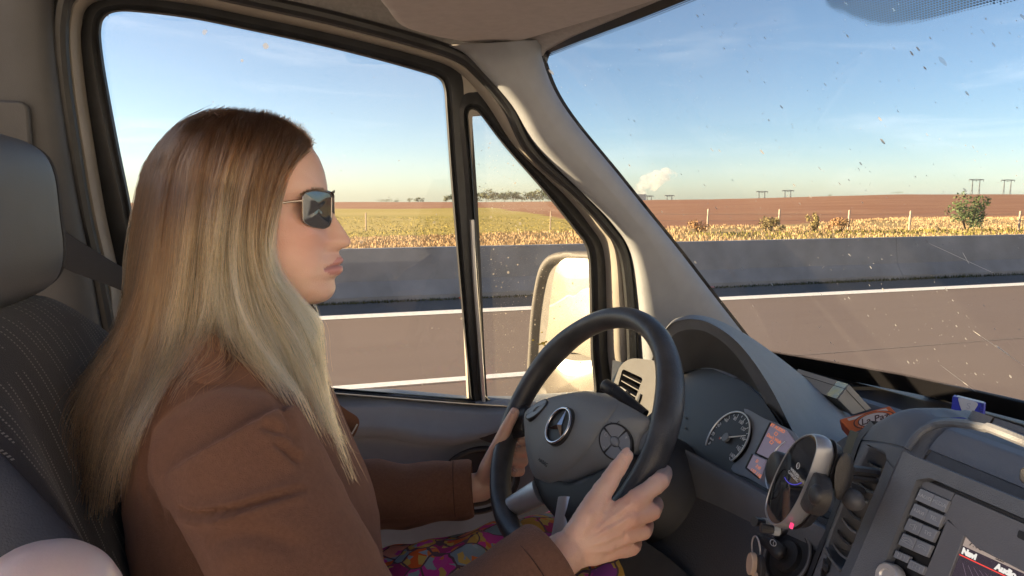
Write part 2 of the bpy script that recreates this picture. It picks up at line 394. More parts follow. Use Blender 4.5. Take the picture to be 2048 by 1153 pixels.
for i, (lx, sc, col) in enumerate([(7.2, .1, (.5, .25, .25)), (6.95, .12, (.45, .45, .47)), (5.2, .08, (.4, .3, .22)), (2.45, .06, (.5, .08, .03))]):
    l_ = MB(); pts = [[(lx + sc * (u - .5) * 2 + .02 * math.sin(7 * u + v * 3), YB - .16 + (v - .5) * sc * 1.3, .012 + sc * .35 * abs(math.sin(3.1 * u + 4 * v + i))) for v in np.linspace(0, 1, 6)] for u in np.linspace(0, 1, 7)]
    l_.slab(pts, (0, 0, .004)); o = l_.build('litter', mat('litter_%d' % i, col, .7), smooth=60)
    tag(o, ['crumpled pinkish scrap of litter at the foot of the barrier', 'crumpled pale grey scrap of litter beside the pink one at the barrier foot',
            'flat brownish scrap lying at the barrier foot nearest the windscreen pillar', 'small orange red scrap at the barrier foot behind the side window'][i], 'litter')

# plants built from leaf clumps
def leaf_cloud(mbz, c, rad, n, size, rg, lumps=7, flat=.8):
    c = np.asarray(c, float); rad = np.asarray(rad, float)
    lc = rg.normal(0, .42, (lumps, 3)) * rad; lr = rg.uniform(.35, .6, lumps)
    for i in range(n):
        k = rg.integers(lumps); d = rg.normal(0, 1, 3); d /= np.linalg.norm(d)
        p = c + lc[k] + d * rad * lr[k] * rg.uniform(.55, 1.0)
        if p[2] < c[2] - rad[2] * flat: continue
        a = rg.normal(0, 1, 3); a /= np.linalg.norm(a); b = np.cross(a, d); b /= np.linalg.norm(b) + 1e-9; s_ = size * rg.uniform(.5, 1.4)
        mbz.add([p - a * s_ * .5, p + b * s_ * .32, p + a * s_ * .6, p - b * s_ * .32], [(0, 1, 2, 3)])
def leafm(name, c): return mat(name, c, .75, var=.45, vscale=.8, spec=.25)
def bush(px, d, h, wd, m, label, n, seed, stem=True, top=1.0, size=.14):
    rg = np.random.default_rng(seed); q = atD(px, 400, d); x, y = q[0], q[1]; z = float(ground_z(x, y))
    t_ = thing('bush', (x, y, z), label, 'bush', 'bushes in the dry grass beyond the barrier')
    mbz = MB(); leaf_cloud(mbz, (x, y, z + h * .55), (wd / 2, wd / 2.4, h * .55), n, size, rg, 9)
    mbz.build('foliage', m, t_, smooth=0)
    s_ = MB()
    for k in range(5):
        e = (x + rg.uniform(-.3, .3) * wd, y + rg.uniform(-.2, .2) * wd, z + h * rg.uniform(.5, .95)); s_.tube([(x, y, z - .1), (.5 * (x + e[0]) + .05, .5 * (y + e[1]), z + h * .35), e], [.035, .025, .008], 5)
    s_.build('stem', mat('bark', (.10, .075, .05), .9), t_)
m_bush = leafm('bush_leaf', (.10, .14, .06)); m_scrub = leafm('scrub_leaf', (.26, .21, .09)); m_scrub2 = leafm('scrub_dry', (.33, .2, .1))
bush(1938, 35, 1.85, 2.3, m_bush, 'rounded dark green bush between the last two fence posts, beyond the barrier at right', 1500, 41, size=.12)
bush(1545, 33, .75, 1.3, m_scrub, 'olive scrub bush at the foot of the second fence post right of the windscreen pillar', 600, 42, size=.1)
bush(1632, 33, .85, .8, m_scrub, 'upright olive scrub bush midway between second and third fence posts', 450, 43, size=.1)
bush(1682, 32, .75, 1.3, m_scrub2, 'low brown scrub just left of the third fence post', 450, 44, size=.1)
0 and bush(1490, 28, .45, 1.1, m_scrub, 'low green scrub by the barrier top below the second fence post', 400, 45, size=.09)
bush(1395, 32, .7, 1.1, m_scrub2, 'low brown scrub beside the first fence post next to the windscreen pillar', 350, 46, size=.1)
0 and bush(2005, 31, .7, .9, m_scrub, 'small yellowish scrub right of the large green bush', 350, 47, size=.1)

# fence posts
m_post = mat('weathered_post', (.42, .33, .26), .9, var=.2, vscale=6)
lab = {730: 'faint pale fence post in the green field seen just past the nose', 1101: 'thin pale fence post seen through the small triangular window',
       1417: 'pale fence post nearest the windscreen pillar', 1560: 'pale fence post behind the olive scrub, second from the windscreen pillar',
       1700: 'pale fence post in front of the ploughed field, left of the one at mid windscreen', 1823: 'pale fence post nearest the left side of the large green bush', 2043: 'pale fence post at the right edge beyond the green bush'}
for px in lab:
    d = 35.5; q = atD(px, 400, d); z = float(ground_z(q[0], q[1])); h = 1.05 if px > 1200 else .95; r_ = .055 if px > 1200 else .035
    o = MB().tube([(q[0], q[1], z - .2), (q[0] + .01, q[1], z + h * .5), (q[0] + .02, q[1], z + h - .02), (q[0] + .02, q[1], z + h)], [r_, r_, r_ * .95, r_ * .6], 8).build('fence_post', m_post, smooth=50)
    tag(o, lab[px], 'fence post', 'fence posts along the edge of the ploughed field')
wr = MB()
for hz in (.45, .8):
    a = atD(1300, 400, 35.5); b = atD(2150, 400, 35.5); wr.tube([(a[0] + (b[0] - a[0]) * t, a[1] + (b[1] - a[1]) * t, hz + .01 * math.sin(t * 60)) for t in np.linspace(0, 1, 30)], .006, 4)
tag(wr.build('fence_wire', mat('wire', (.25, .23, .22), .6, metal=.5)), 'two thin wires strung along the fence posts by the ploughed field', 'fence wire')

# trees on the skyline
m_far = leafm('far_leaf', (.10, .125, .06)); m_far2 = leafm('far_leaf_pale', (.13, .14, .065))
def tree(px, d, h, wd, zoff, m, label, seed, cat='tree', n=500):
    rg = np.random.default_rng(seed); q = atD(px, 400, d); x, y = q[0], q[1]; z = float(ground_z(x, y)) + zoff
    t_ = thing('tree', (x, y, z), label, cat, 'trees on the skyline beyond the fields')
    mbz = MB(); leaf_cloud(mbz, (x, y, z + h * .58), (wd * .55, wd * .55, h * .5), n, h * .13, rg, 8); mbz.build('crown', m, t_, smooth=0)
    tr = MB(); tr.tube([(x, y, z - 1), (x + .1, y, z + h * .3), (x + .2, y, z + h * .7)], [h * .03, h * .022, h * .008], 6)
    for k in range(3):
        a = rg.uniform(0, 6.28); tr.tube([(x, y, z + h * .3), (x + math.cos(a) * wd * .3, y + math.sin(a) * wd * .3, z + h * .6)], [h * .015, h * .005], 5)
    tr.build('trunk', mat('bark', (.10, .075, .05), .9), t_)
k = 0
spots = [(762, 430, 1.9, 5.5), (778, 430, 2.3, 6), (793, 430, 2.0, 5), (818, 430, 2.5, 4), (836, 430, 3.3, 5), (846, 430, 2.6, 3.5), (893, 420, 4.2, 5),
         (907, 420, 5.2, 6), (955, 410, 5.6, 9.5), (972, 405, 6.0, 10), (990, 410, 6.3, 10), (1009, 404, 6.4, 10), (1026, 410, 6.6, 10), (1044, 405, 6.6, 10), (1062, 410, 6.5, 10), (1080, 404, 6.3, 10), (1098, 410, 6.0, 10), (1116, 406, 6, 10), (1660, 390, 1.1, 3), (1795, 345, 1.2, 6)]
names = ['low dark shrub like tree at the left end of the skyline clumps beside the sunglasses', 'low tree second from left in the skyline clumps', 'low tree third from left in the skyline clumps', 'small tree left of the pair standing between hedge clump and wood',
         'taller tree of the small pair between hedge clump and wood', 'small tree on the right of the small pair left of the wood', 'tree left of the window divider at the left end of the wood', 'tree just behind the window divider post',
         'tree at the left edge of the triangular window wood', 'second tree from the left in the triangular window wood', 'third tree from the left in the triangular window wood', 'fourth tree from the left in the triangular window wood', 'fifth tree from the left in the triangular window wood',
         'sixth tree from the left in the triangular window wood', 'seventh tree from the left in the triangular window wood', 'eighth tree from the left in the triangular window wood', 'ninth tree in the wood, by the window frame', 'last tree of the wood, mostly behind the window frame', 'tiny lone shrub on the crest of the ploughed field', 'low dark hedge on the ploughed crest left of the right hand pylons']
for (px, d, h, wd), nm in zip(spots, names):
    tree(px, d, h, wd, .2, m_far if k % 3 else m_far2, nm, 60 + k, n=300 if h < 3 else 480); k += 1

# pylons
m_pyl = mat('galvanised_steel', (.22, .23, .24), .6, metal=.3)
def pylon(px, top, d, wpx, label):
    tp = atD(px, top, d); W = wpx / F * d; z0 = tp[2] - 42; t_ = thing('power_pylon', (tp[0], tp[1], z0), label, 'pylon', 'power pylons on the skyline'); H = tp[2]
    b = MB(); r_ = d * .00042; c = np.array([tp[0], tp[1], 0])
    legs = MB()
    for s_ in (-1, 1):
        cx = s_ * W * .24
        for q in (-1, 1): legs.tube([c + RT * (cx + q * W * .11) + np.array([0, 0, z0]), c + RT * cx + np.array([0, 0, H])], r_, 4)
        for k in range(7):
            f = k / 7; f2 = (k + 1) / 7; sg = 1 if k % 2 else -1
            legs.tube([c + RT * (cx + sg * W * .11 * (1 - f)) + np.array([0, 0, z0 + (H - z0) * f]), c + RT * (cx - sg * W * .11 * (1 - f2)) + np.array([0, 0, z0 + (H - z0) * f2])], r_ * .6, 4)
    legs.build('lattice_legs', m_pyl, t_)
    b.tube([c + RT * (-W / 2) + np.array([0, 0, H - W * .03]), c + np.array([0, 0, H]), c + RT * (W / 2) + np.array([0, 0, H - W * .03])], r_ * 1.2, 4)
    b.tube([c + RT * (-W / 2) + np.array([0, 0, H - W * .03]), c + np.array([0, 0, H - W * .1]), c + RT * (W / 2) + np.array([0, 0, H - W * .03])], r_ * .8, 4)
    b.build('cross_arm', m_pyl, t_)
    for s_ in (-.48, 0, .48):
        i_ = MB(); i_.tube([c + RT * (W * s_) + np.array([0, 0, H - W * .03]), c + RT * (W * s_) + np.array([0, 0, H - W * .16])], r_ * .9, 4)
        i_.build('insulator', m_pyl, t_)
for a in [(1953, 359, 900, 30, 'tall dark twin legged pylon behind the large green bush'), (2016, 360, 900, 28, 'tall dark twin legged pylon nearest the right edge of the windscreen'),
          (1524, 383, 1500, 24, 'faint pylon left of the pair in the middle of the crest'), (1576, 381, 1500, 24, 'faint pylon right of the pair in the middle of the crest'),
          (1339, 391, 1900, 20, 'very faint low pylon right of the steam plume'), (1299, 392, 1900, 16, 'very faint low pylon beside the cooling tower')]: pylon(*a)

# cooling tower and its steam
tw = atD(1272, 389, 2600); m_tower = mat('tower_concrete', (.36, .36, .37), .9)
rad = lambda f: 38 * (1.32 - .62 * f + .30 * f * f * 1.1)
rings = []
for f in np.linspace(0, 1, 14): rings.append([(tw[0] + rad(f) * math.cos(a), tw[1] + rad(f) * math.sin(a), tw[2] - 130 + 130 * f) for a in np.linspace(0, 6.2832, 28, endpoint=False)])
rings2 = [[(tw[0] + (p[0] - tw[0]) * .95, tw[1] + (p[1] - tw[1]) * .95, p[2]) for p in r] for r in reversed(rings)]
tag(MB().loft(rings + rings2 + [rings[0]], caps=False).build('cooling_tower', m_tower, smooth=40), 'pale blue grey cooling tower on the horizon half hidden by the windscreen pillar', 'cooling tower')

vm = bpy.data.materials.new('steam'); vm.use_nodes = True; t = vm.node_tree; t.nodes.clear(); n = t.nodes.new; o_ = n('ShaderNodeOutputMaterial'); pv = n('ShaderNodeVolumePrincipled'); pv.inputs['Color'].default_value = (.98, .91, .88, 1); pv.inputs['Anisotropy'].default_value = .1
tcn = n('ShaderNodeTexCoord'); nz_ = n('ShaderNodeTexNoise'); nz_.inputs['Scale'].default_value = .028; nz_.inputs['Detail'].default_value = 4; nz_.inputs['Roughness'].default_value = .6
mr = n('ShaderNodeMapRange'); mr.inputs[1].default_value = .47; mr.inputs[2].default_value = .66; mr.inputs[3].default_value = 0; mr.inputs[4].default_value = .03
t.links.new(tcn.outputs['Object'], nz_.inputs['Vector']); t.links.new(nz_.outputs['Fac'], mr.inputs[0]); t.links.new(mr.outputs[0], pv.inputs['Density']); t.links.new(pv.outputs[0], o_.inputs['Volume'])
pb_ = MB()
for px, py, r_ in ((1278, 383, 18), (1288, 374, 25), (1298, 365, 29), (1309, 358, 30), (1320, 354, 27), (1331, 350, 24), (1341, 349, 19), (1304, 372, 20)):
    q = atD(px, py, 2600); s_ = r_ * 1.45; pb_.ell(q, (s_, s_, s_ * .8), None, 16, 10)
o = pb_.build('steam_plume_shell', vm, None, smooth=0)
rm = o.modifiers.new('r', 'REMESH'); rm.mode = 'VOXEL'; rm.voxel_size = 6.0
dg = bpy.context.evaluated_depsgraph_get(); pme = bpy.data.meshes.new_from_object(o.evaluated_get(dg)); bpy.data.objects.remove(o)
pme.materials.clear(); pme.materials.append(vm); o = bpy.data.objects.new('steam_plume', pme); COL.objects.link(o)
tag(o, 'pinkish white steam plume drifting right from the cooling tower beside the windscreen pillar', 'steam')
# ================================================================== THE VAN: door, pillars, roof lining, windscreen
van = thing('van', (0.4, 1.0, 0.6), 'beige and dark grey van cab with door windows, pillar trims and roof lining', 'van')
m_beige = mat('beige_trim', (.34, .318, .285), .55, var=.06, vscale=30, bump=.25, bscale=700, spec=.35)
m_grey = mat('grey_trim', (.28, .30, .335), .55, var=.05, vscale=30, bump=.35, bscale=800, spec=.4)
m_grey_shaded = mat('shaded_trim', (.080, .083, .090), .5, var=.05, vscale=30, bump=.35, bscale=800, spec=.45)  # darker copy of the trim for the B pillar side: shade put into the colour
m_lining = mat('roof_fabric', (.46, .44, .43), .95, var=.12, vscale=120, bump=.6, bscale=900, sheen=.3, spec=.2)
m_rubber = mat('black_rubber', (.022, .024, .028), .42, var=.25, vscale=25, spec=.5)
m_blackp = mat('black_plastic', (.028, .029, .033), .42, var=.12, vscale=40, bump=.3, bscale=900, spec=.5)
m_dash = mat('dash_plastic', (.135, .148, .172), .48, var=.08, vscale=30, bump=.5, bscale=1100, spec=.5)
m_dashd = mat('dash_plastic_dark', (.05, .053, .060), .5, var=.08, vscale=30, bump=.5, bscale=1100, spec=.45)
m_door = mat('door_plastic', (.25, .29, .36), .5, var=.06, vscale=25, bump=.5, bscale=900, spec=.45)
m_chrome = mat('satin_metal', (.66, .67, .69), .34, metal=.6, var=.05, vscale=50)
m_white = mat('white_print', (.75, .76, .78), .6)

def glass_mat(name, tint, dust, spots, streak, film_noise=3.0, spot_scale=46.0, spot_col=(.62, .60, .56), dark=0.0):
    m = bpy.data.materials.new(name); m.use_nodes = True; t = m.node_tree; t.nodes.clear(); n = t.nodes.new; k = t.links.new
    o = n('ShaderNodeOutputMaterial'); tr = n('ShaderNodeBsdfTransparent'); tr.inputs[0].default_value = (*tint, 1)
    gl = n('ShaderNodeBsdfGlossy'); gl.inputs['Roughness'].default_value = .02; gl.inputs['Color'].default_value = (1, 1, 1, 1)
    lw_ = n('ShaderNodeLayerWeight'); lw_.inputs[0].default_value = .5; pw = n('ShaderNodeMath'); pw.operation = 'POWER'; pw.inputs[1].default_value = 5.0; k(lw_.outputs['Facing'], pw.inputs[0])
    fr = n('ShaderNodeMapRange'); fr.inputs[3].default_value = .022; fr.inputs[4].default_value = .6; k(pw.outputs[0], fr.inputs[0])
    df = n('ShaderNodeBsdfDiffuse'); df.inputs[0].default_value = (*spot_col, 1); tl = n('ShaderNodeBsdfTranslucent'); tl.inputs[0].default_value = (*spot_col, 1)
    ad = n('ShaderNodeMixShader'); ad.inputs[0].default_value = .35
    m1 = n('ShaderNodeMixShader'); m2 = n('ShaderNodeMixShader')
    uv = n('ShaderNodeUVMap'); uv.uv_map = 'uv'
    fn = n('ShaderNodeTexNoise'); fn.inputs['Scale'].default_value = film_noise; fn.inputs['Detail'].default_value = 6
    fm = n('ShaderNodeMapRange'); fm.inputs[1].default_value = .35; fm.inputs[2].default_value = .75; fm.inputs[3].default_value = dust * .45; fm.inputs[4].default_value = dust * 1.6
    k(uv.outputs[0], fn.inputs['Vector']); k(fn.outputs['Fac'], fm.inputs[0]); last = fm.outputs[0]
    for sc, thr, st in ((spot_scale, spots, streak), (spot_scale * 2.3, spots * .9, streak * 1.3), (spot_scale * .55, spots * .33, streak)):
        mp_ = n('ShaderNodeMapping'); mp_.inputs['Scale'].default_value = (1, st, 1); mp_.inputs['Rotation'].default_value = (0, 0, .22)
        wn = n('ShaderNodeTexNoise'); wn.inputs['Scale'].default_value = sc * 3.0; wn.inputs['Detail'].default_value = 2
        va = n('ShaderNodeVectorMath'); va.operation = 'MULTIPLY_ADD'; va.inputs[1].default_value = (.10 / sc,) * 3
        vo = n('ShaderNodeTexVoronoi'); vo.inputs['Scale'].default_value = sc; vo.voronoi_dimensions = '2D'
        sp = n('ShaderNodeSeparateColor'); a = n('ShaderNodeMapRange'); a.inputs[1].default_value = 1 - thr; a.inputs[2].default_value = 1.0; a.inputs[3].default_value = 0; a.inputs[4].default_value = .15
        b = n('ShaderNodeMath'); b.operation = 'LESS_THAN'
        k(uv.outputs[0], mp_.inputs[0]); k(mp_.outputs[0], wn.inputs['Vector']); k(wn.outputs['Color'], va.inputs[0]); k(mp_.outputs[0], va.inputs[2]); k(va.outputs[0], vo.inputs['Vector'])
        k(vo.outputs['Color'], sp.inputs[0]); k(sp.outputs[0], a.inputs[0]); k(vo.outputs['Distance'], b.inputs[0]); k(a.outputs[0], b.inputs[1])
        c = n('ShaderNodeMath'); c.operation = 'MULTIPLY'; k(b.outputs[0], c.inputs[0]); k(sp.outputs[1], c.inputs[1])
        d = n('ShaderNodeMath'); d.operation = 'MAXIMUM'; k(last, d.inputs[0]); k(c.outputs[0], d.inputs[1]); last = d.outputs[0]
    k(df.outputs[0], ad.inputs[1]); k(tl.outputs[0], ad.inputs[2])
    k(fr.outputs[0], m1.inputs[0]); k(tr.outputs[0], m1.inputs[1]); k(gl.outputs[0], m1.inputs[2])
    ge = n('ShaderNodeNewGeometry'); iv = n('ShaderNodeMath'); iv.operation = 'SUBTRACT'; iv.inputs[0].default_value = 1.0; k(ge.outputs['Backfacing'], iv.inputs[1]); fm_ = n('ShaderNodeMath'); fm_.operation = 'MULTIPLY'; k(last, fm_.inputs[0]); k(iv.outputs[0], fm_.inputs[1]); last = fm_.outputs[0]
    k(last, m2.inputs[0]); k(m1.outputs[0], m2.inputs[1]); k(ad.outputs[0], m2.inputs[2]); k(m2.outputs[0], o.inputs[0])
    return m
def set_uv(o, f):
    me = o.data; l = me.uv_layers.new(name='uv'); co = np.array([v.co for v in me.vertices]); uvv = np.array([f(c) for c in co])
    idx = np.empty(len(me.loops), int); me.loops.foreach_get('vertex_index', idx); l.data.foreach_set('uv', uvv[idx].astype(np.float32).ravel())
m_glass = glass_mat('side_glass', (.97, .985, .98), .012, .035, 1.0, spot_scale=30)
m_glass2 = glass_mat('dusty_glass', (.95, .97, .96), .07, .34, 1.0, spot_scale=85, spot_col=(.75, .68, .55))
m_screen = glass_mat('windscreen_glass', (.95, .975, .98), .028, .10, .40, spot_scale=95, spot_col=(.50, .51, .52))

DN = (0, 1, .085)                                  # the door leans in towards the roof
def dr(p, off): return atP(p[0], p[1], (0, 1.40 - off, 1.35), DN)
def crp(pts, k=8, closed=True):                    # Catmull-Rom, k samples per control span (keeps outlines in step)
    p = [np.asarray(q, float) for q in pts]; m_ = len(p); o = []
    for i in range(m_ if closed else m_ - 1):
        g = lambda q: p[q % m_] if closed else p[min(max(q, 0), m_ - 1)]
        a, b, c, d = g(i - 1), g(i), g(i + 1), g(i + 2)
        for t in np.linspace(0, 1, k, endpoint=False): o.append(0.5 * (2 * b + (c - a) * t + (2 * a - 5 * b + 4 * c - d) * t * t + (3 * b - a - 3 * c + d) * t ** 3))
    if not closed: o.append(p[-1])
    return o

# --- main window
G1 = [(313, 745), (286, 560), (262, 410), (238, 290), (214, 160), (204, 90), (203, 58), (209, 38), (228, 26), (270, 25), (380, 38), (500, 62), (640, 92), (760, 122), (845, 146), (876, 158), (887, 177), (891, 220), (898, 320), (906, 420), (918, 560), (930, 690), (940, 790), (937, 797), (780, 785), (620, 772), (450, 757), (330, 747)]
S1 = [(280, 752), (252, 560), (228, 410), (198, 290), (176, 160), (167, 90), (167, 52), (175, 20), (202, 3), (262, -3), (380, 10), (500, 34), (640, 64), (760, 93), (855, 119), (898, 136), (914, 165), (917, 220), (923, 320), (930, 420), (940, 560), (949, 690), (958, 800), (950, 806), (780, 793), (620, 780), (450, 765), (300, 755)]
GT = [(972, 792), (966, 690), (958, 560), (950, 420), (944, 320), (938, 248), (937, 230), (941, 221), (949, 221), (962, 232), (1010, 295), (1084, 380), (1150, 463), (1168, 488), (1176, 520), (1179, 600), (1181, 700), (1182, 806), (1100, 803), (1030, 799)]
ST = [(962, 800), (953, 690), (944, 560), (936, 420), (928, 320), (920, 248), (920, 218), (930, 203), (948, 197), (972, 206), (1030, 285), (1120, 385), (1178, 452), (1198, 480), (1208, 515), (1211, 600), (1213, 700), (1214, 814), (1100, 812), (1030, 808)]
def seal(G, Sx, name, parent):
    g = crp(G); s_ = crp(Sx); mid = [(.45 * a + .55 * b) for a, b in zip(g, s_)]; lip = [(.86 * a + .14 * b) for a, b in zip(g, s_)]
    cp_ = np.mean(s_, 0); fl_ = [p + (p - cp_) / np.linalg.norm(p - cp_) * 27 for p in s_]
    rings = [[dr(p, -.006) for p in g], [dr(p, .012) for p in g], [dr(p, .019) for p in lip], [dr(p, .014) for p in [(.72 * a + .28 * b) for a, b in zip(g, s_)]], [dr(p, .021) for p in mid], [dr(p, .018) for p in s_], [dr(p, .006) for p in fl_], [dr(p, -.004) for p in fl_]]
    return MB().loft(rings + [rings[0]], caps=False).build(name, m_rubber, parent, smooth=40)
door = MB()
# the door frame: return facing the opening, then the face towards the cab
Sx = [(275, 760), (240, 560), (212, 430), (190, 300), (172, 180), (163, 90), (165, 50), (173, 20), (200, 3), (260, -3), (380, 10), (500, 34), (640, 64), (760, 93), (855, 119), (905, 138), (944, 170), (980, 222), (1032, 300), (1127, 390), (1176, 449), (1205, 502), (1211, 605), (1213, 700), (1214, 815), (1100, 813), (957, 806), (780, 793), (620, 780), (450, 765)]
Sp = [(262, 760), (226, 560), (198, 430), (176, 300), (158, 180), (149, 90), (151, 44), (160, 12), (192, -9), (260, -15), (380, -3), (500, 21), (640, 53), (760, 83), (857, 110), (908, 128), (954, 162), (1001, 222), (1050, 300), (1146, 390), (1194, 449), (1224, 500), (1231, 605), (1234, 700), (1236, 818), (1100, 815), (957, 809), (780, 795), (620, 782), (450, 767)]
Dx = [(246, 760), (209, 560), (179, 430), (156, 300), (138, 180), (129, 90), (131, 38), (142, 2), (180, -24), (260, -30), (380, -16), (500, 9), (640, 41), (760, 72), (860, 100), (912, 119), (962, 155), (1012, 221), (1058, 300), (1151, 390), (1202, 449), (1237, 500), (1250, 605), (1254, 700), (1258, 822), (1100, 818), (957, 812), (780, 798), (620, 785), (450, 770)]
a, b, c = crp(Sx), crp(Sp), crp(Dx)
rings = [[dr(p, -.01) for p in a], [dr(p, .014) for p in a], [dr(p, .046) for p in b], [dr(p, .052) for p in [.6 * u + .4 * v for u, v in zip(b, c)]], [dr(p, .050) for p in c], [dr(p, -.01) for p in c]]
door.loft(rings + [rings[0]], caps=False)
dframe = door.build('door_frame', m_beige, van, smooth=50)
seal(G1, S1, 'window_seal', van); seal(GT, ST, 'window_seal', van)
dv = [(893, 128), (925, 146), (968, 195), (985, 228), (945, 232), (945, 420), (956, 600), (970, 812), (938, 808), (926, 560), (912, 300), (904, 170)]
MB().prism([dr(p, .0125) for p in dv], np.array([0, .02, 0])).build('window_divider', m_beige, van)
MB().tube([dr(p, .021) for p in crp([(944, 440), (950, 560), (960, 690), (968, 812)], 6, False)], .0045, 6).build('divider_strip', m_chrome, van)
for G, nm, mm in ((G1, 'side_window', m_glass), (GT, 'quarter_window', m_glass2)):
    pts = [dr(p, 0.0) for p in crp(G, 4)]; o = MB().prism(pts, (0, -.004, 0)).build(nm, mm, van, smooth=0); set_uv(o, lambda c_: (c_[0], c_[2]))
# bits of dirt and a scratch on the quarter window, text of the glass mark
# weatherstrip
Wc = [(238, 775), (200, 575), (168, 432), (146, 300), (128, 180), (120, 90), (122, 32), (134, -8), (176, -36), (262, -42), (382, -26), (502, 0), (642, 31), (762, 62), (862, 91), (918, 112), (951, 137), (1012, 206), (1061, 300), (1157, 390), (1211, 449), (1247, 504), (1260, 605), (1265, 720), (1268, 830)]
ws = [dr(p, .058) for p in crp(Wc, 6, False)]
MB().tube(ws, .0125, 10).build('weatherstrip', m_rubber, van)
MB().tube([dr(p, .064) for p in crp([(x + 3.5, y + 4) for x, y in Wc], 6, False)], .004, 6).build('weatherstrip_lip', m_rubber, van)

# --- A pillar trim: rows across the pillar, from the weatherstrip to the windscreen
A0 = [(893, 92), (925, 108), (957, 140), (1021, 212), (1072, 296), (1165, 390), (1222, 449), (1258, 508), (1270, 605), (1276, 720), (1280, 850)]      # beside the weatherstrip
A1 = [(1082, 80), (1083, 95), (1085, 118), (1108, 180), (1150, 245), (1232, 345), (1296, 425), (1352, 494), (1426, 590), (1490, 672), (1570, 775)]      # at the windscreen
rows = []
for i in range(len(A0)):
    p0, p1 = np.array(A0[i], float), np.array(A1[i], float); t_ = lambda f: tuple(p0 + (p1 - p0) * f)
    k = [(0.0, 1.348), (.03, 1.310), (.075, 1.282), (.14, 1.266), (.25, 1.259), (.40, 1.254), (.56, 1.250), (.62, 1.2495), (.80, 1.252), (.93, 1.259), (1.0, 1.272)]
    if i < 2: k = [(f, y - .03 * (1 - i * .5) * math.sin(f * 3.14)) for f, y in k]
    rows.append([atP(*t_(f), (0, y, 1.6), (0, 1, .09)) for f, y in k])
rows = [crp([r[j] for r in rows], 6, False) for j in range(len(rows[0]))]
rows = [list(q) for q in zip(*rows)]
MB().slab(rows, (.012, .035, .006)).build('pillar_trim', m_grey, van, smooth=60)
# its lower, darker grained foot panel is the door side of the dash, built with the dashboard
# --- roof lining: side rail, then the ceiling, a header over the windscreen
L0 = [(60, -75), (134, -18), (176, -48), (262, -54), (382, -38), (502, -12), (642, 20), (762, 51), (862, 80), (893, 92), (925, 103), (1000, 112), (1086, 112)]
rows = []
for i, p in enumerate(L0):
    q = atP(*p, (0, 1.345, 1.9), (0, 1, .09)) if i < 10 else atP(*p, (0, 1.345 - .022 * (i - 9), 1.9), (0, 1, .09))
    x = q[0]; rows.append([q, q + np.array([.004, -.02, .012]), q + np.array([.008, -.06, .028]), np.array([x, 1.2, max(q[2], 2.02) + .035]), np.array([x, 1.05, 2.085]), np.array([x, .7, 2.10]), np.array([x, .2, 2.105])])
rows = [[np.asarray(p) for p in r] for r in zip(*[crp([r[j] for r in rows], 6, False) for j in range(7)])]
MB().slab(rows, (0, .01, .02)).build('roof_lining', m_lining, van, smooth=60)
hd0 = [(1.285, .432, 2.022), (1.18, .452, 2.030), (1.0, .478, 2.030), (.80, .508, 2.030), (.55, .535, 2.031), (.2, .55, 2.032)]
rows = []
for (y, x, z) in hd0: rows.append([np.array([x + .01, y, z]), np.array([x - .012, y, z - .006]), np.array([x - .04, y - .01, z + .004]), np.array([x - .09, y - .02, z + .03]), np.array([x - .17, y - .03, z + .062])])
rows = [[np.asarray(p) for p in r] for r in zip(*[crp([r[j] for r in rows], 6, False) for j in range(5)])]
MB().slab(rows, (.006, 0, .02)).build('header_trim', m_lining, van, smooth=60)
# --- sun visor folded up
vo_ = [(765, -30), (772, 12), (798, 42), (850, 60), (905, 72), (962, 80), (1035, 74), (1100, 56), (1200, 26), (1330, -16), (1480, -70), (1300, -160), (900, -150)]
vp = [atP(*p, (0, 1.0, 2.008), (.05, .02, -1)) for p in crp(vo_, 8)]; cen = np.mean(vp, 0)
rings = [[cen + (p - cen) * s_ + np.array([0, 0, dz]) for p in vp] for s_, dz in ((.90, -.010), (.965, -.008), (.99, -.002), (1.0, .006), (.985, .016), (.93, .020))]
visor = MB().loft(rings).build('sun_visor', mat('visor_vinyl', (.70, .66, .65), .8, var=.05, vscale=60, bump=.3, bscale=700, spec=.3), None, smooth=60)
tag(visor, 'grey brown sun visor folded up against the roof lining above the windscreen corner', 'sun visor')

# --- B pillar trim
B0 = [(112, -60), (114, 20), (117, 90), (126, 170), (142, 280), (160, 390), (180, 490), (200, 600), (218, 700), (236, 800)]
rows = []
for p in B0:
    rows.append([dr((p[0] + s_, p[1]), o_) for s_, o_ in ((0, .05), (-4, .066), (-13, .08), (-26, .090), (-48, .098), (-95, .100), (-190, .094))])
rows = [[np.asarray(p) for p in r] for r in zip(*[crp([r[j] for r in rows], 6, False) for j in range(7)])]
MB().slab(rows, (-.004, .02, 0)).build('pillar_trim', m_grey_shaded, van, smooth=60)
# the van side behind the pillar
MB().slab([[np.array([x, 1.335 - .085 * (z - 1.35), z]) for z in np.linspace(.5, 2.12, 6)] for x in np.linspace(-.46, -3.6, 6)], (0, .03, 0)).build('side_panel', m_grey_shaded, van)
bc = [dr(p, .102) for p in rounded([(-60, 200), (52, 204), (62, 216), (70, 330), (-60, 330)], 12, 40)]
MB().prism(bc, (0, -.012, 0)).build('belt_cover', m_grey_shaded, van, bevel=.005)

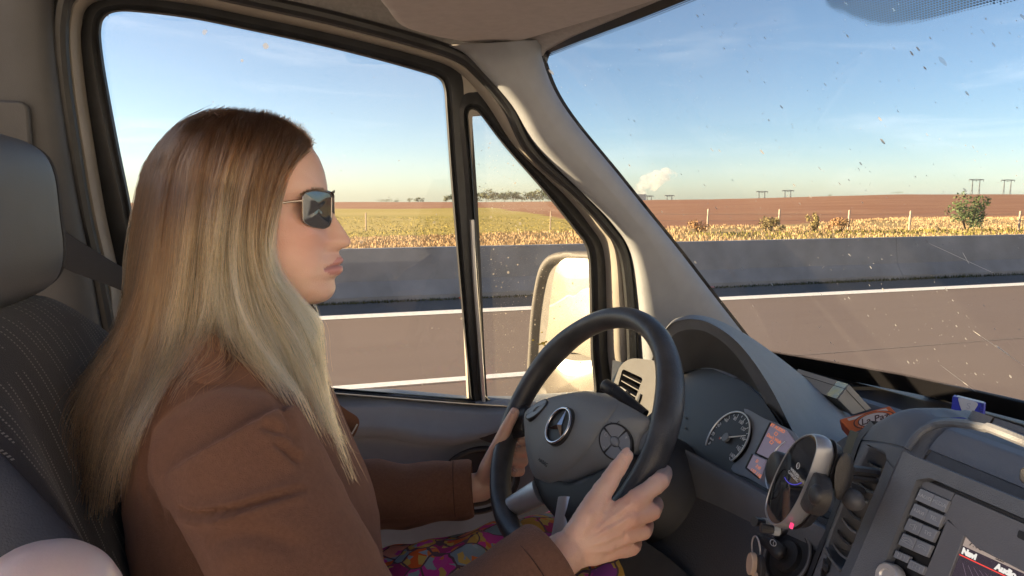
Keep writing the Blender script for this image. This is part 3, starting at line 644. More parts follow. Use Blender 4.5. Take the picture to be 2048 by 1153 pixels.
# --- door panel below the window
def door_off(x, z):
    top = np.interp(z, [.9, 1.20, 1.262, 1.285, 1.305, 1.322, 1.332, 1.338], [.055, .058, .060, .066, .062, .058, .035, .012])
    zc = np.interp(x, [-.4, .05, .13, .20, .27, .33, .40, .6], [1.252, 1.250, 1.249, 1.238, 1.236, 1.252, 1.285, 1.30])
    rec = 1 / (1 + np.exp((z - zc) / .006)); cut = -.075 * rec * np.interp(x, [-.4, .05, .30, .42, .5], [1, 1, .9, .35, .2])
    bulge = .02 * np.exp(-((z - zc - .03) / .022) ** 2) * np.interp(x, [-.4, .1, .2, .34], [.1, .2, 1, .6])
    return top + cut + bulge
gx = np.linspace(-.55, .66, 90); gz = np.concatenate([np.linspace(.80, 1.2, 24), np.linspace(1.205, 1.338, 50)])
zs_ = lambda x: -.088 * 0 * x
sill = lambda x: np.interp(x, [-.5, -.3, .0, .15, .324, .42, .66], [.040, .030, .018, .0075, -.024, -.030, -.032])
pts = [[np.array([x, 1.40 - door_off(x, z) - .0, z + sill(x) * np.clip((z - 1.0) / .3, 0, 1)]) for z in gz] for x in gx]
MB().slab(pts, (0, .03, 0)).build('door_panel', m_door, van, smooth=60)
MB().tube([dr((x, y), .03) for x, y in [(280, 752), (450, 768), (620, 781), (780, 794), (950, 807)]], .0035, 6).build('window_sill_seal', m_rubber, van)
hb = [atY(*p, 1.335) for p in rounded([(945, 858), (1010, 860), (1020, 878), (985, 886), (957, 877)], 9, 40)]
MB().prism(hb, (0, -.008, 0)).build('door_handle', m_blackp, van, bevel=.002)
sp = MB(); cc = atY(958, 960, 1.35); sp.tube([cc + np.array([.085 * math.cos(t), -.004, .07 * math.sin(t)]) for t in np.linspace(0, 6.283, 40, endpoint=False)], .006, 8, closed=True)
sp.build('speaker_ring', m_blackp, van)
sg = MB(); sg.ell(cc + np.array([0, .012, 0]), (.08, .012, .066)); sg.build('speaker_grille', m_blackp, van)

# --- windscreen, curved in plan
WB = [(1.36, .99, 1.350), (1.31, 1.045, 1.352), (1.285, 1.058, 1.352), (1.20, 1.095, 1.354), (1.10, 1.128, 1.357), (1.024, 1.150, 1.360), (.90, 1.176, 1.361), (.75, 1.197, 1.362), (.5, 1.222, 1.363), (.2, 1.232, 1.363), (-.2, 1.225, 1.363), (-.6, 1.19, 1.36)]
WT = [(1.36, .37, 2.03), (1.285, .425, 2.035), (1.27, .436, 2.037), (1.20, .449, 2.038), (1.10, .466, 2.038), (1.0, .484, 2.038), (.88, .503, 2.039), (.74, .522, 2.04), (.5, .545, 2.04), (.2, .556, 2.041), (-.2, .553, 2.041), (-.6, .52, 2.04)]
wb = crp([(x, y, z) for y, x, z in WB], 5, False); wt = crp([(x, y, z) for y, x, z in WT], 5, False)
def wpt(i, f, inn=0.0):
    a_, b_ = np.asarray(wb[i]), np.asarray(wt[i]); p = a_ + (b_ - a_) * f; bow = .028 * 4 * f * (1 - f); return p + np.array([.70, 0, .72]) * (bow - inn)
fs_ = np.linspace(0, 1, 22)
wg = [[wpt(i, f) for f in fs_] for i in range(len(wb))]
ws_o = MB().slab(wg, (.0035, 0, .0036)).build('windscreen', m_screen, van, smooth=80)
set_uv(ws_o, lambda c_: (c_[1], math.hypot(c_[0] - 1.2, c_[2] - 1.36)))
# ================================================================== DASHBOARD
dash = thing('dashboard', (.6, .8, 1.2), 'dark blue grey van dashboard with hooded dials, tall slatted vents and centre console', 'dashboard')
A = np.array
# ---- base of the windscreen and the tray on top of the dash
def strip(xz, y0, y1, ny, bow=None):               # section in x,z swept along y
    return [[A([x + (bow(y) if bow else 0), y, z]) for x, z in xz] for y in np.linspace(y0, y1, ny)]
bow = lambda y: -.10 * np.clip((y - .55) / .75, 0, 1) ** 2.2
MB().slab(strip([(1.30, 1.335), (1.16, 1.356), (1.075, 1.352), (1.035, 1.356)], 1.33, -.5, 24, bow), (0, 0, -.02)).build('cowl_top', m_blackp, dash, smooth=60)
MB().slab(strip([(1.034, 1.364), (1.022, 1.372), (1.008, 1.370), (1.002, 1.362), (.996, 1.32)], 1.30, -.5, 24, bow), (.01, 0, -.03)).build('tray_lip', m_dash, dash, smooth=40)
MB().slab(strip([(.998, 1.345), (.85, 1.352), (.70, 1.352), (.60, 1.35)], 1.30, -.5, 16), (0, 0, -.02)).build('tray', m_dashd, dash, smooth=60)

# ---- instrument hood
rim_o, rim_n = (.563, .92, 1.559), (1, 0, .35)
ro = [(1296, 800), (1302, 730), (1318, 680), (1340, 650), (1362, 641), (1388, 639), (1420, 647), (1465, 676), (1506, 722), (1545, 783), (1578, 848), (1606, 905), (1650, 975)]
ri = [(1306, 800), (1312, 745), (1326, 700), (1346, 672), (1368, 661), (1394, 660), (1420, 668), (1454, 692), (1488, 733), (1522, 790), (1551, 850), (1577, 905), (1616, 968)]
bk = [((1296, 800), .70), ((1304, 730), .70), ((1322, 682), .68), ((1345, 650), .65), ((1368, 640), .64), ((1396, 637), .65), ((1440, 646), .70), ((1490, 668), .76), ((1546, 706), .80), ((1602, 750), .82), ((1646, 795), .80), ((1692, 852), .76), ((1740, 915), .70)]
k = 6
RO = [atP(*p, rim_o, rim_n) for p in crp(ro, k, False)]; RI = [atP(*p, A(rim_o) + A([.006, 0, 0]), rim_n) for p in crp(ri, k, False)]
BK = crp([atX(*p, x) for p, x in bk], k, False)
md = [A(a_) * .45 + A(b_) * .55 + A([0, 0, .006]) for a_, b_ in zip(RO, BK)]
dn = [A(p) + A([.10, .01, -.07]) for p in BK]
lipo = [A(a_) * .85 + A(b_) * .15 + A([.001, 0, .003]) for a_, b_ in zip(RO, RI)]
rim2 = [A(a_) * .94 + A(b_) * .06 + A([.001, 0, .0015]) for a_, b_ in zip(RO, BK)]
CLo = atD(1448, 873, .97); ps_, th_ = R(-5), R(34)
CLu = A([math.sin(ps_), -math.cos(ps_), 0]); CLn = A([-math.cos(ps_) * math.cos(th_), -math.sin(ps_) * math.cos(th_), math.sin(th_)]); CLv = np.cross(CLn, CLu)
CL = lambda px, py, o=0.0: atP(px, py, CLo + CLn * o, CLn)
inn = [(1318, 850), (1326, 800), (1340, 770), (1358, 752), (1378, 742), (1400, 737), (1425, 737), (1455, 746), (1490, 764), (1526, 794), (1558, 836), (1582, 880), (1625, 975)]
IN = [CL(*p, -.012) for p in crp(inn, k, False)]
IM = [A(a_) * .5 + A(b_) * .5 for a_, b_ in zip(RI, IN)]
MB().grid([RI, lipo, RO, rim2, md, BK, dn]).build('instrument_hood', m_dash, dash, smooth=50)
MB().grid([IN, IM, [p * .999 + A(q) * .001 for p, q in zip(RI, lipo)]]).build('hood_shaded_inside', m_dashd, dash, smooth=50)  # dash plastic again, darker: shade inside the hood put into the colour
# back plate of the cluster
m_cl = mat('cluster_black', (.012, .012, .014), .35, spec=.5); m_silver = mat('cluster_silver', (.23, .25, .28), .5, metal=.2, var=.05, vscale=60)
MB().prism([CL(*p, -.013) for p in [(1316, 850), (1326, 800), (1358, 753), (1400, 738), (1425, 738), (1488, 765), (1524, 796), (1580, 882), (1620, 975), (1600, 1028), (1545, 1000), (1340, 890)]], -CLn * .01).build('cluster_plate', m_cl, dash)
ic = thing('instrument_cluster', CLo, 'instrument cluster with chrome ringed speedometer and orange lit display under the hood', 'instrument cluster')
MB().prism([CL(*p, -.010) for p in crp([(1488, 818), (1530, 838), (1560, 850), (1600, 880), (1640, 985), (1590, 990), (1545, 982), (1500, 958), (1462, 938), (1492, 905), (1505, 860)], 4)], -CLn * .002).build('silver_surround', m_silver, ic)
dc = CLo + CLn * -.008; DR = .0415
cut = CL(1400, 889) - CLo; cut2 = CL(1458, 928) - CLo
a0 = math.atan2(cut @ CLv, cut @ CLu); a1 = math.atan2(cut2 @ CLv, cut2 @ CLu)
if a1 < a0: a1 += 2 * math.pi
angs = np.linspace(a1, a0 + 2 * math.pi, 60)
MB().prism([dc + DR * (math.cos(t) * CLu + math.sin(t) * CLv) for t in angs], CLn * .001).build('speedometer_face', m_cl, ic)
MB().tube([dc + CLn * .002 + DR * 1.02 * (math.cos(t) * CLu + math.sin(t) * CLv) for t in angs], .0013, 8).build('dial_ring', m_chrome, ic)
nump = {'0': (1419, 887), '20': (1426, 868), '40': (1437, 851), '60': (1453, 841), '80': (1470, 838), '100': (1482, 845), '120': (1486, 858), '140': (1485, 877), '160': (1477, 896), '180': (1464, 911)}
tk = MB()
for kk, p in nump.items():
    q = CL(*p, -.0065); text('numeral', kk, q, CLu, CLv, .0075, m_white, ic, .0001)
av = [math.atan2((CL(*p) - CLo) @ CLv, (CL(*p) - CLo) @ CLu) for p in nump.values()]
av = np.unwrap(av); fit = np.polyfit(range(10), av, 1)
for i in np.arange(0, 9.01, .5):
    t = fit[0] * i + fit[1]; d_ = math.cos(t) * CLu + math.sin(t) * CLv; big = abs(i - round(i)) < .01
    tk.box(dc + d_ * (DR * (.87 if big else .9)) + CLn * .0014, (.0055 if big else .003, .0008, .0003), np.stack([d_, np.cross(CLn, d_), CLn], 1))
tk.build('tick_marks', m_white, ic, smooth=0, kind='stuff')
text('unit_text', 'km/h', CL(1424, 879, -.0065), CLu, CLv, .0045, m_white, ic, .0001)
nd = CL(1487, 869, -.004) - CL(1448, 873, -.004); L_ = np.linalg.norm(nd); nd = nd / L_; pn = np.cross(CLn, nd); c0 = dc + CLn * .004
nb = MB().prism([c0 - nd * .012 + pn * .0012, c0 + nd * .039 + pn * .0005, c0 + nd * .039 - pn * .0005, c0 - nd * .012 - pn * .0012], CLn * .0008)
nb.build('needle', mat('needle_white', (.8, .78, .74), .5), ic)
MB().disc(c0 - CLn * .002, CLu, CLv, .0065, .004, 28).build('needle_hub', mat('needle_hub_grey', (.2, .22, .24), .5), ic, smooth=30)
MB().box(c0 - nd * .0125 + CLn * .0005, (.002, .003, .001), np.stack([nd, pn, CLn], 1)).build('needle_tail', mat('needle_red', (.5, .06, .02), .5), ic)
m_lcd = mat('lcd_glow', (.05, .04, .05), .3, emit=(.22, .18, .24), estr=.13); m_or = mat('lcd_orange', (.3, .08, .02), .5, emit=(1.0, .27, .07), estr=.14)
for nm, q in (('upper_display', [(1541, 846), (1572, 860), (1600, 900), (1560, 930), (1511, 907)]), ('lower_display', [(1505, 909), (1530, 920), (1518, 957), (1492, 936)])):
    MB().prism([CL(*p, -.007) for p in q], -CLn * .003).build(nm, m_lcd, ic)
    MB().tube([CL(*p, -.0068) for p in q[:1] + [q[-1]]], .0016, 6).build('display_edge', m_cl, ic)
    MB().tube([CL(*p, -.0068) for p in q[-2:]], .0012, 6).build('display_edge', m_cl, ic)
tx = lambda s_, px, py, sz: text('display_text', s_, CL(px, py, -.0062), CLu, CLv, sz, m_or, ic, .0001)
tx('BT AUDIO', 1555, 857, .0068); tx("Don't Walk", 1548, 878, .0066); tx('137 118', 1511, 947, .0075); tx('7:10', 1516, 935, .006); tx('D', 1514, 923, .006)
for p in ((1552, 868), (1543, 885)):
    MB().tube([CL(p[0] + dx, p[1] + dy, -.0062) for dx, dy in ((0, -4), (4, 0), (0, 4), (-4, 0))], .0004, 4, closed=True).build('display_text', m_or, ic)
MB().tube([CL(*p, -.006) for p in crp([(1571, 884), (1552, 900), (1538, 930), (1532, 960), (1536, 978)], 6, False)], .0009, 6).build('dial_ring', m_chrome, ic)
for p in ((1372, 836), (1372, 857)): MB().disc(CL(*p, -.012), CLu, CLv, .0016, .002, 12).build('reset_button', m_dash, ic)
# glossy beam below the cluster and the dash below it
def lowpt(px, py, o=0.0): return CL(px, py, .012 + o)
bm_ = [[lowpt(*p, o) for p in crp(q, 4, False)] for q, o in (([(1270, 838), (1330, 872), (1395, 910), (1470, 948), (1540, 988), (1600, 1020), (1670, 1060)], -.03), ([(1270, 842), (1330, 876), (1395, 914), (1470, 953), (1540, 993), (1600, 1026), (1670, 1066)], -.001),
      ([(1268, 847), (1328, 881), (1392, 919), (1467, 958), (1537, 998), (1597, 1031), (1668, 1070)], .001), ([(1260, 862), (1318, 900), (1380, 940), (1455, 978), (1525, 1018), (1590, 1050), (1660, 1085)], -.004), ([(1250, 900), (1300, 940), (1362, 985), (1440, 1020), (1512, 1055), (1580, 1085), (1650, 1115)], -.025))]
MB().grid(bm_).build('cluster_beam', m_dash, dash, smooth=60)
m_leather = mat('grained_vinyl', (.085, .088, .098), .5, spec=.5)
t = m_leather.node_tree; vo = t.nodes.new('ShaderNodeTexVoronoi'); vo.feature = 'DISTANCE_TO_EDGE'; vo.inputs['Scale'].default_value = 330; co = t.nodes.new('ShaderNodeTexCoord'); bp = t.nodes.new('ShaderNodeBump'); bp.inputs['Strength'].default_value = .8; bp.inputs['Distance'].default_value = .0012
t.links.new(co.outputs['Object'], vo.inputs['Vector']); t.links.new(vo.outputs['Distance'], bp.inputs['Height']); t.links.new(bp.outputs[0], t.nodes['Principled BSDF'].inputs['Normal'])
lw = [[CL(*p, o) for p in ((1240, 880), (1330, 915), (1430, 965), (1530, 1015), (1590, 1000), (1650, 930), (1710, 880), (1750, 850))] for o in (0,)]
lowr = []
for q, o in (([(1250, 880), (1340, 925), (1440, 975), (1520, 1010), (1580, 985), (1640, 915), (1690, 875), (1745, 850)], -.012), ([(1230, 960), (1330, 1010), (1430, 1050), (1520, 1075), (1600, 1060), (1660, 1000), (1710, 930), (1750, 880)], -.010), ([(1200, 1100), (1300, 1130), (1410, 1150), (1510, 1165), (1590, 1170), (1650, 1170), (1690, 1120), (1740, 1040)], -.010), ([(1150, 1330), (1290, 1330), (1400, 1330), (1500, 1330), (1590, 1330), (1650, 1330), (1720, 1330), (1790, 1330)], -.03)):
    lowr.append([CL(*p, o) for p in crp(q, 6, False)])
MB().slab(lowr, -CLn * .02).build('lower_panel', m_leather, dash, smooth=60)
sw = [CL(*p, -.004) for p in rounded([(1637, 1012), (1668, 1028), (1660, 1040), (1630, 1026)], 3, 24)]
MB().prism(sw, -CLn * .01).build('panel_slot', m_cl, dash, bevel=.001)
# dark lower dash behind the wheel, column shroud
ax = A([math.cos(R(32)), 0, -math.sin(R(32))])
wc = A([.364, .899, 1.415])
def ringax(c, n, ru, rv, u, v, m_=28): return [c + ru * math.cos(a_) * u + rv * math.sin(a_) * v for a_ in np.linspace(0, 2 * math.pi, m_, endpoint=False)]
cu, cv = A([0, 1.0, 0]), A([math.sin(R(32)), 0, math.cos(R(32))])
MB().loft([ringax(wc + ax * d_ - cv * dz, ax, ru, rv, cu, cv) for d_, ru, rv, dz in ((.05, .045, .042, 0), (.07, .075, .062, .01), (.12, .095, .078, .02), (.22, .105, .09, .03), (.34, .11, .10, .04))]).build('column_shroud', m_dashd, dash, smooth=60)
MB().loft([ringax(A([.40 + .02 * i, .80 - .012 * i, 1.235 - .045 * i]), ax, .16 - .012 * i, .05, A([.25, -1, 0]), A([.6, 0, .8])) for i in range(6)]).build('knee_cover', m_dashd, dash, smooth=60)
MB().tube(crp([A([.415, .67, 1.285]), A([.43, .705, 1.25]), A([.44, .76, 1.215]), A([.45, .80, 1.20])], 8, False), .002, 6).build('trim_line', m_dash, dash)
MB().grid([[A([.82, y, z]) for z in (.6, 1.0, 1.3)] for y in (1.36, 1.0, .6, .2)]).build('firewall_panel', m_dashd, dash)
# ---- left air vent pod
pn_ = A([-.93, .0, .37]); pn_ /= np.linalg.norm(pn_); po = A([.576, 1.15, 1.392]); LP = lambda px, py, o=0.0: atP(px, py, po + pn_ * o, pn_)
m_pod = mat('pod_grey', (.075, .076, .078), .5, var=.06, vscale=40, bump=.4, bscale=900, spec=.4)
def plate(outer, hole, depth, nrm):
    from mathutils.geometry import tessellate_polygon
    u_, v_, n_ = frame_of(nrm); o_ = A(outer[0])
    to = lambda q: Vector(((A(q) - o_) @ u_, (A(q) - o_) @ v_, 0))
    poly = [[to(q) for q in outer]] + ([[to(q) for q in hole]] if hole else []); allp = list(outer) + list(hole or [])
    tri = tessellate_polygon(poly); mbp = MB(); n0 = len(allp); mbp.add(allp + [A(q) + A(nrm) * depth for q in allp], [tuple(t_) for t_ in tri] + [tuple(i + n0 for i in reversed(t_)) for t_ in tri])
    for st, nn in ((0, len(outer)), (len(outer), len(hole or []))):
        for i in range(nn): a_, b_ = st + i, st + (i + 1) % nn; mbp.f.append((a_, b_, b_ + n0, a_ + n0)); mbp.mi.append(0)
    return mbp
pout = rounded([(1216, 800), (1240, 730), (1262, 716), (1306, 721), (1330, 728), (1330, 880), (1275, 862), (1222, 850)], [6, 22, 14, 8, 4, 4, 4, 4], 60)
ph = rounded([(1245, 738), (1286, 757), (1264, 815), (1231, 790)], 4, 40)
plate([LP(*p) for p in pout], [LP(*p) for p in ph], -.05, pn_).build('side_vent_pod', m_pod, dash, smooth=30, bevel=.004)
MB().prism([LP(*p, -.04) for p in [(1225, 720), (1300, 740), (1290, 840), (1220, 810)]], -pn_ * .005).build('vent_back', m_cl, dash)
m_slat = mat('vent_slat', (.16, .16, .165), .4, spec=.5)
for i in range(4):
    f = .2 + i * .22; a_ = A((1245, 738)) * (1 - f) + A((1231, 793)) * f; b_ = A((1286, 757)) * (1 - f) + A((1264, 818)) * f
    p0, p1 = LP(*a_, -.004), LP(*b_, -.004); MB().prism([p0, p1, p1 - pn_ * .018 + A([0, 0, .003]), p0 - pn_ * .018 + A([0, 0, .003])], A([0, 0, .0022])).build('vent_slat', m_slat, dash)
a_, b_ = LP(1241, 778, .003), LP(1253, 786, .003); MB().tube([a_, b_], .0045, 10).build('vent_tab', mat('tab_grey', (.4, .42, .43), .5), dash, bevel=.001)
MB().loft([ringax(LP(1276, 800, 0), pn_, .0035, .012, frame_of(pn_)[0], frame_of(pn_)[1], 20), ringax(LP(1276, 800, .004), pn_, .003, .011, frame_of(pn_)[0], frame_of(pn_)[1], 20)]).build('vent_wheel', m_blackp, dash, smooth=40)
# ---- column stalk
stk = thing('column_stalk', atY(1255, 800, 1.02), 'black two piece signal stalk left of the steering column, before the side vent', 'stalk')
s0, s1, s2 = atY(1206, 768, 1.06), atY(1229, 782, 1.04), atY(1290, 830, .98)
MB().tube([s0, s0 * .85 + s1 * .15, s1], [.0075, .0115, .0118], 14).build('stalk_tip', m_blackp, stk, smooth=60)
MB().tube([s1 * .985 + s2 * .015, s1 * .5 + s2 * .5, s2], [.0112, .0105, .009], 14).build('stalk_arm', m_blackp, stk, smooth=60)

# ---- centre stack
RDn = A([-math.cos(R(21)), 0, math.sin(R(21))]); RDo = atD(1845, 965, .555); RD = lambda px, py, o=0.0: atP(px, py, RDo + RDn * o, RDn)
RDu = A([0, -1.0, 0]); RDv = np.cross(RDn, RDu)
YR = .468
rb = [(1640, 1330), (1710, 1153), (1735, 1080), (1790, 940), (1812, 895), (1838, 860), (1872, 838), (1935, 838)]
rs = crp([atY(*p, YR) for p in rb], 8, False)
rs = rs + [A([.585, YR, 1.552]), A([.62, YR, 1.52]), A([.66, YR, 1.44]), A([.68, YR, 1.36])]
rnd = [[A(p) + A([0, -dy, 0]) + RDn * dn_ for p in rs] for dy, dn_ in ((0, 0), (.004, .0035), (.011, .0035), (.0155, -.001), (.018, -.003))]
# front skin to the right of the ridge, with a lid on top and a recess for the radio
sec = [p - RDn * .003 for p in rs]
seam = len(crp(rb, 8, False)) - 1 - 8 * 3 + 2
def skin(y0, y1, secp, n_=10): return [[A([p[0], y, p[2]]) for p in secp] for y in np.linspace(y0, y1, n_)]
lo = [p for p in sec if p[2] <= atY(1815, 893, YR)[2] + .001 and p[0] < .6]; hi = [p for p in sec if not (p[2] <= atY(1815, 893, YR)[2] + .001 and p[0] < .6)]
yb = YR - .018
MB().grid(rnd).build('console_edge', m_dash, dash, smooth=60)
hi2 = [hi[0] + RDn * -.003] + [p + A([-.002, 0, min(.002, 1.546 - p[2])]) for p in hi]
MB().grid(skin(yb - .002, -.25, hi2)).build('console_lid', mat('lid_plastic', (.17, .188, .225), .5, bump=.5, bscale=1000, var=.05), dash, smooth=60)
lr = crp([atY(1814, 893, yb + .006), atY(1828, 873, yb + .006), atY(1848, 854, yb + .004), atY(1876, 843, yb - .004), atY(1912, 841, yb - .035), atY(1970, 849, .36), atY(2048, 874, .30), A([.53, .2, 1.549]), A([.53, -.2, 1.547])], 8, False)
MB().grid(skin(yb - .001, -.25, [p - RDn * .0045 for p in rs], 8)).build('console_core', m_dash, dash, smooth=60)
MB().tube([p - A([0, 0, .0028]) for p in lr], .0034, 8).build('lid_rim', m_dash, dash)
fo = [RD(*p, .006) for p in [(1640, 1290), (1806, 904), (2048, 1003), (2300, 1106), (2300, 1500)]]
bez = [RD(*p, .006) for p in rounded([(1838, 947), (2300, 1146), (2300, 1420), (1700, 1420), (1690, 1330)], [14, 4, 4, 4, 10], 60)]
o1 = lo[-1]; fdist = (o1 - RDo) @ RDn
fo = [A([p[0], min(p[1], yb), p[2]]) for p in fo]
plate(fo, bez, -.02, RDn).build('console_front', m_dash, dash, smooth=30, bevel=.002)
# vent panel left of the ridge
YL = .53
lb = [(1560, 1320), (1623, 1152), (1655, 1070), (1684, 993), (1704, 930), (1722, 880), (1748, 850), (1790, 830), (1850, 825), (1915, 832)]
rb2 = [(1655, 1290), (1710, 1153), (1735, 1080), (1763, 1008), (1790, 940), (1812, 895), (1838, 860), (1872, 838), (1905, 836), (1935, 838)]
LB = [atY(*p, YL - .01 * (i > 6) - .012 * (i > 7) - .01 * (i > 8)) for i, p in enumerate(lb)]; RBp = [atY(*p, YR) for p in rb2]
hole_px = rounded([(1736, 893), (1773, 911), (1766, 935), (1732, 1018), (1691, 1118), (1681, 1140), (1664, 1120), (1650, 1094), (1690, 990)], [4, 5, 5, 20, 14, 8, 12, 12, 30], 56)
vn = np.cross(A(RBp[2]) - A(LB[1]), A(LB[5]) - A(LB[1])); vn /= np.linalg.norm(vn); vn = vn if vn[0] < 0 else -vn
VP = lambda px, py, o=0.0: atP(px, py, A(LB[2]) + vn * o, vn)
vout = [VP(*p) for p in crp(lb[:6], 4, False)] + [VP(1760, 882), VP(1790, 890)] + [VP(*p) for p in crp(rb2[:6], 4, False)[::-1]]
plate(vout, [VP(*p) for p in hole_px], -.03, vn).build('vent_frame', m_dash, dash, smooth=30, bevel=.0025)
cap = [crp([VP(*lb[5]), VP(1765, 884), VP(*rb2[5])], 5, False)]
for i in range(6, 10): cap.append(crp([LB[i], (A(LB[i]) + A(RBp[i])) / 2 + A([-.004, .004, .006]), RBp[i]], 5, False))
cap.append([p + A([.04, .01, -.02]) for p in cap[-1]]); cap.append([p + A([.04, .01, -.12]) for p in cap[-1]])
cap = [[A(p) for p in r] for r in zip(*[crp([r[j] for r in cap], 5, False) for j in range(len(cap[0]))])]
MB().grid(cap).build('console_cap', m_dash, dash, smooth=80)
sidew = [[p, p + A([.03, .035, -.01]), p + A([.12, .05, -.03]), p + A([.3, .05, -.06])] for p in crp(LB[:7], 4, False)]
MB().grid(sidew).build('console_side', m_dashd, dash, smooth=60)
MB().prism([VP(*p, -.036) for p in [(1700, 860), (1800, 900), (1690, 1180), (1620, 1120)]], -vn * .004).build('vent_back', m_cl, dash)
for i, (pa, pb) in enumerate([((1729, 911), (1764, 937)), ((1724, 935), (1757, 960)), ((1716, 957), (1748, 984)), ((1703, 975), (1737, 1004)), ((1690, 1003), (1722, 1040)), ((1682, 1027), (1713, 1064)), ((1673, 1051), (1703, 1090)), ((1663, 1076), (1694, 1116))]):
    pa, pb = A(pa, float), A(pb, float); sag = A([-2.5, 5.0]); row0 = []; row1 = []; row2 = []
    for f in np.linspace(0, 1, 9):
        p = pa + (pb - pa) * f + sag * 4 * f * (1 - f); row0.append(VP(*p, -.006)); row1.append(VP(*p, -.018) + RDv * .002); row2.append(VP(*p, -.030) + RDv * .001)
    MB().slab([row0, row1, row2], -RDv * .0022).build('vent_slat', m_slat if i % 2 else m_blackp, dash, smooth=60)
MB().tube([VP(*p, .001) for p in crp([(1650, 1096), (1657, 1110), (1668, 1127), (1681, 1142)], 5, False)], .0016, 6).build('vent_edge', m_slat, dash)
vwh = MB(); 
for i in range(9):
    t_ = -1 + 2 * i / 8; c_ = VP(1652 - 1.0 * t_, 1133 + 10 * t_, .003 * (1 - t_ * t_)); vwh.box(c_, (.008, .0018, .002), np.stack([CLu, RDv, RDn], 1))
vwh.build('vent_wheel_ribs', m_blackp, dash, kind='stuff'); 
MB().loft([ringax(VP(1652, 1133, -.002), vn, .006, .013, frame_of(vn)[0], frame_of(vn)[1], 20), ringax(VP(1652, 1133, .002), vn, .005, .012, frame_of(vn)[0], frame_of(vn)[1], 20)]).build('vent_wheel', m_cl, dash)

# ---- radio
rad = thing('car_radio', RDo, 'grey car radio with two columns of lettered keys and a lit navigation screen at right', 'radio')
m_rad = mat('radio_face', (.15, .155, .175), .45, bump=.2, bscale=900, var=.05); m_key = mat('radio_key', (.24, .26, .30), .42, var=.05, vscale=50); m_prt = mat('key_print', (.46, .49, .54), .5)
ZC = lambda zx, zy, o=0.0: RD(1748 + zx / 5.413, 940 + zy / 5.413, o)
MB().prism([RD(*p, -.004) for p in [(1838, 949), (2300, 1148), (2300, 1420), (1700, 1420), (1680, 1330)]], -RDn * .004).build('radio_gap', m_cl, rad)
MB().prism([ZC(*p, -.0015) for p in [(535, 103), (872, 250), (828, 338), (503, 195)]], -RDn * .002).build('blank_strip', m_rad, rad, bevel=.0005)
MB().prism([ZC(*p, -.0015) for p in [(880, 254), (2400, 925), (2400, 1500), (1100, 840), (800, 535), (690, 655), (755, 490), (832, 340)]], -RDn * .002).build('face_plate', m_rad, rad, bevel=.0005)
MB().prism([ZC(*p, -.0015) for p in [(787, 540), (985, 690), (760, 1300), (480, 1300)]], -RDn * .004).build('screen_bezel', m_rad, rad, bevel=.0006)
def key(c0_, lab_, sz=.0040, h=(-58, 125), w_=(155, 68)):
    q = [A(c0_), A(c0_) + A(w_), A(c0_) + A(w_) + A(h), A(c0_) + A(h)]
    kb = MB().prism([ZC(*p, .0015) for p in q], -RDn * .004).build('key', m_key, rad, bevel=.0005)
    c_ = sum(q) / 4
    if lab_ in ('mute', 'end', 'call', 'prev', 'next'):
        O = ZC(*c_, .0018); g = MB(); U = lambda x, y: O + RDu * x * .001 + RDv * y * .001
        if lab_ == 'mute': g.tube([U(-3, 1), U(-1, 1), U(1, 2.6), U(1, -2.6), U(-1, -1), U(-3, -1)], .00018, 4, closed=True); g.tube([U(2.4, 2), U(2.4, -2)], .00018, 4)
        if lab_ in ('end', 'call'):
            s_ = 1; arc = [U(4 * math.cos(a_), 3.2 * math.sin(a_) - 1) for a_ in np.linspace(.2, 2.94, 12)]; arc2 = [U(2.3 * math.cos(a_), 1.7 * math.sin(a_) - 1) for a_ in np.linspace(2.94, .2, 10)]
            g.tube(arc + arc2, .00018, 4, closed=True)
            if lab_ == 'end': g.tube([U(5.2 * math.cos(a_), 4.4 * math.sin(a_) - 1.4) for a_ in np.linspace(.3, 2.84, 12)], .00018, 4); g.tube([U(-5, -1.6), U(5, -1.6)], .00018, 4)
        if lab_ in ('prev', 'next'):
            s_ = 1 if lab_ == 'next' else -1
            for x0 in (-2.6, .2): g.tube([U(s_ * x0, 1.6), U(s_ * (x0 + 2.6), 0), U(s_ * x0, -1.6)], .00018, 4, closed=True)
            g.tube([U(s_ * 3.2, 1.6), U(s_ * 3.2, -1.6)], .00018, 4)
        g.build('key_symbol', m_prt, kb)
    else: text('key_lettering', lab_, ZC(*c_, .0018), RDu, RDv, sz, m_prt, kb, .0001)
kx = [('RADIO', 'MEDIA'), ('NAVI', 'TEL'), ('mute', 'SYS'), ('end', 'call')]
for r_, (l1, l2) in enumerate(kx):
    o_ = A((500, 198)) + r_ * A((-62.5, 161)); key(o_, l1); key(o_ + A((158, 70)), l2)
key((233, 868), 'prev', h=(-30, 75)); key((388, 968), 'next', h=(-35, 90), w_=(165, 80))
scr = [ZC(*p, -.004) for p in [(983, 706), (2400, 1350), (2200, 1800), (700, 1350)]]
m_sbg = mat('screen_dark', (.01, .01, .012), .25, emit=(.075, .055, .075), estr=.2); m_shd = mat('screen_header', (.02, .02, .02), .3, emit=(.52, .40, .34), estr=.17)
MB().prism(scr, -RDn * .001).build('screen', m_sbg, rad)
MB().prism([ZC(*p, -.0036) for p in [(983, 706), (2400, 1350), (2362, 1462), (944, 814)]], -RDn * .0003).build('screen_header', m_shd, rad)
MB().prism([ZC(*p, -.0035) for p in [(908, 903), (2300, 1560), (2297, 1572), (904, 914)]], -RDn * .0002).build('screen_line', mat('screen_red', (.1, .01, .01), .4, emit=(1, .07, .05), estr=.24), rad)
m_swh = mat('screen_white', (.1, .1, .1), .4, emit=(.9, .85, .78), estr=.22); m_sdk = mat('screen_ink', (.01, .01, .01), .5)
su = ZC(2400, 1350) - ZC(983, 706); su /= np.linalg.norm(su); sv_ = np.cross(RDn, su)
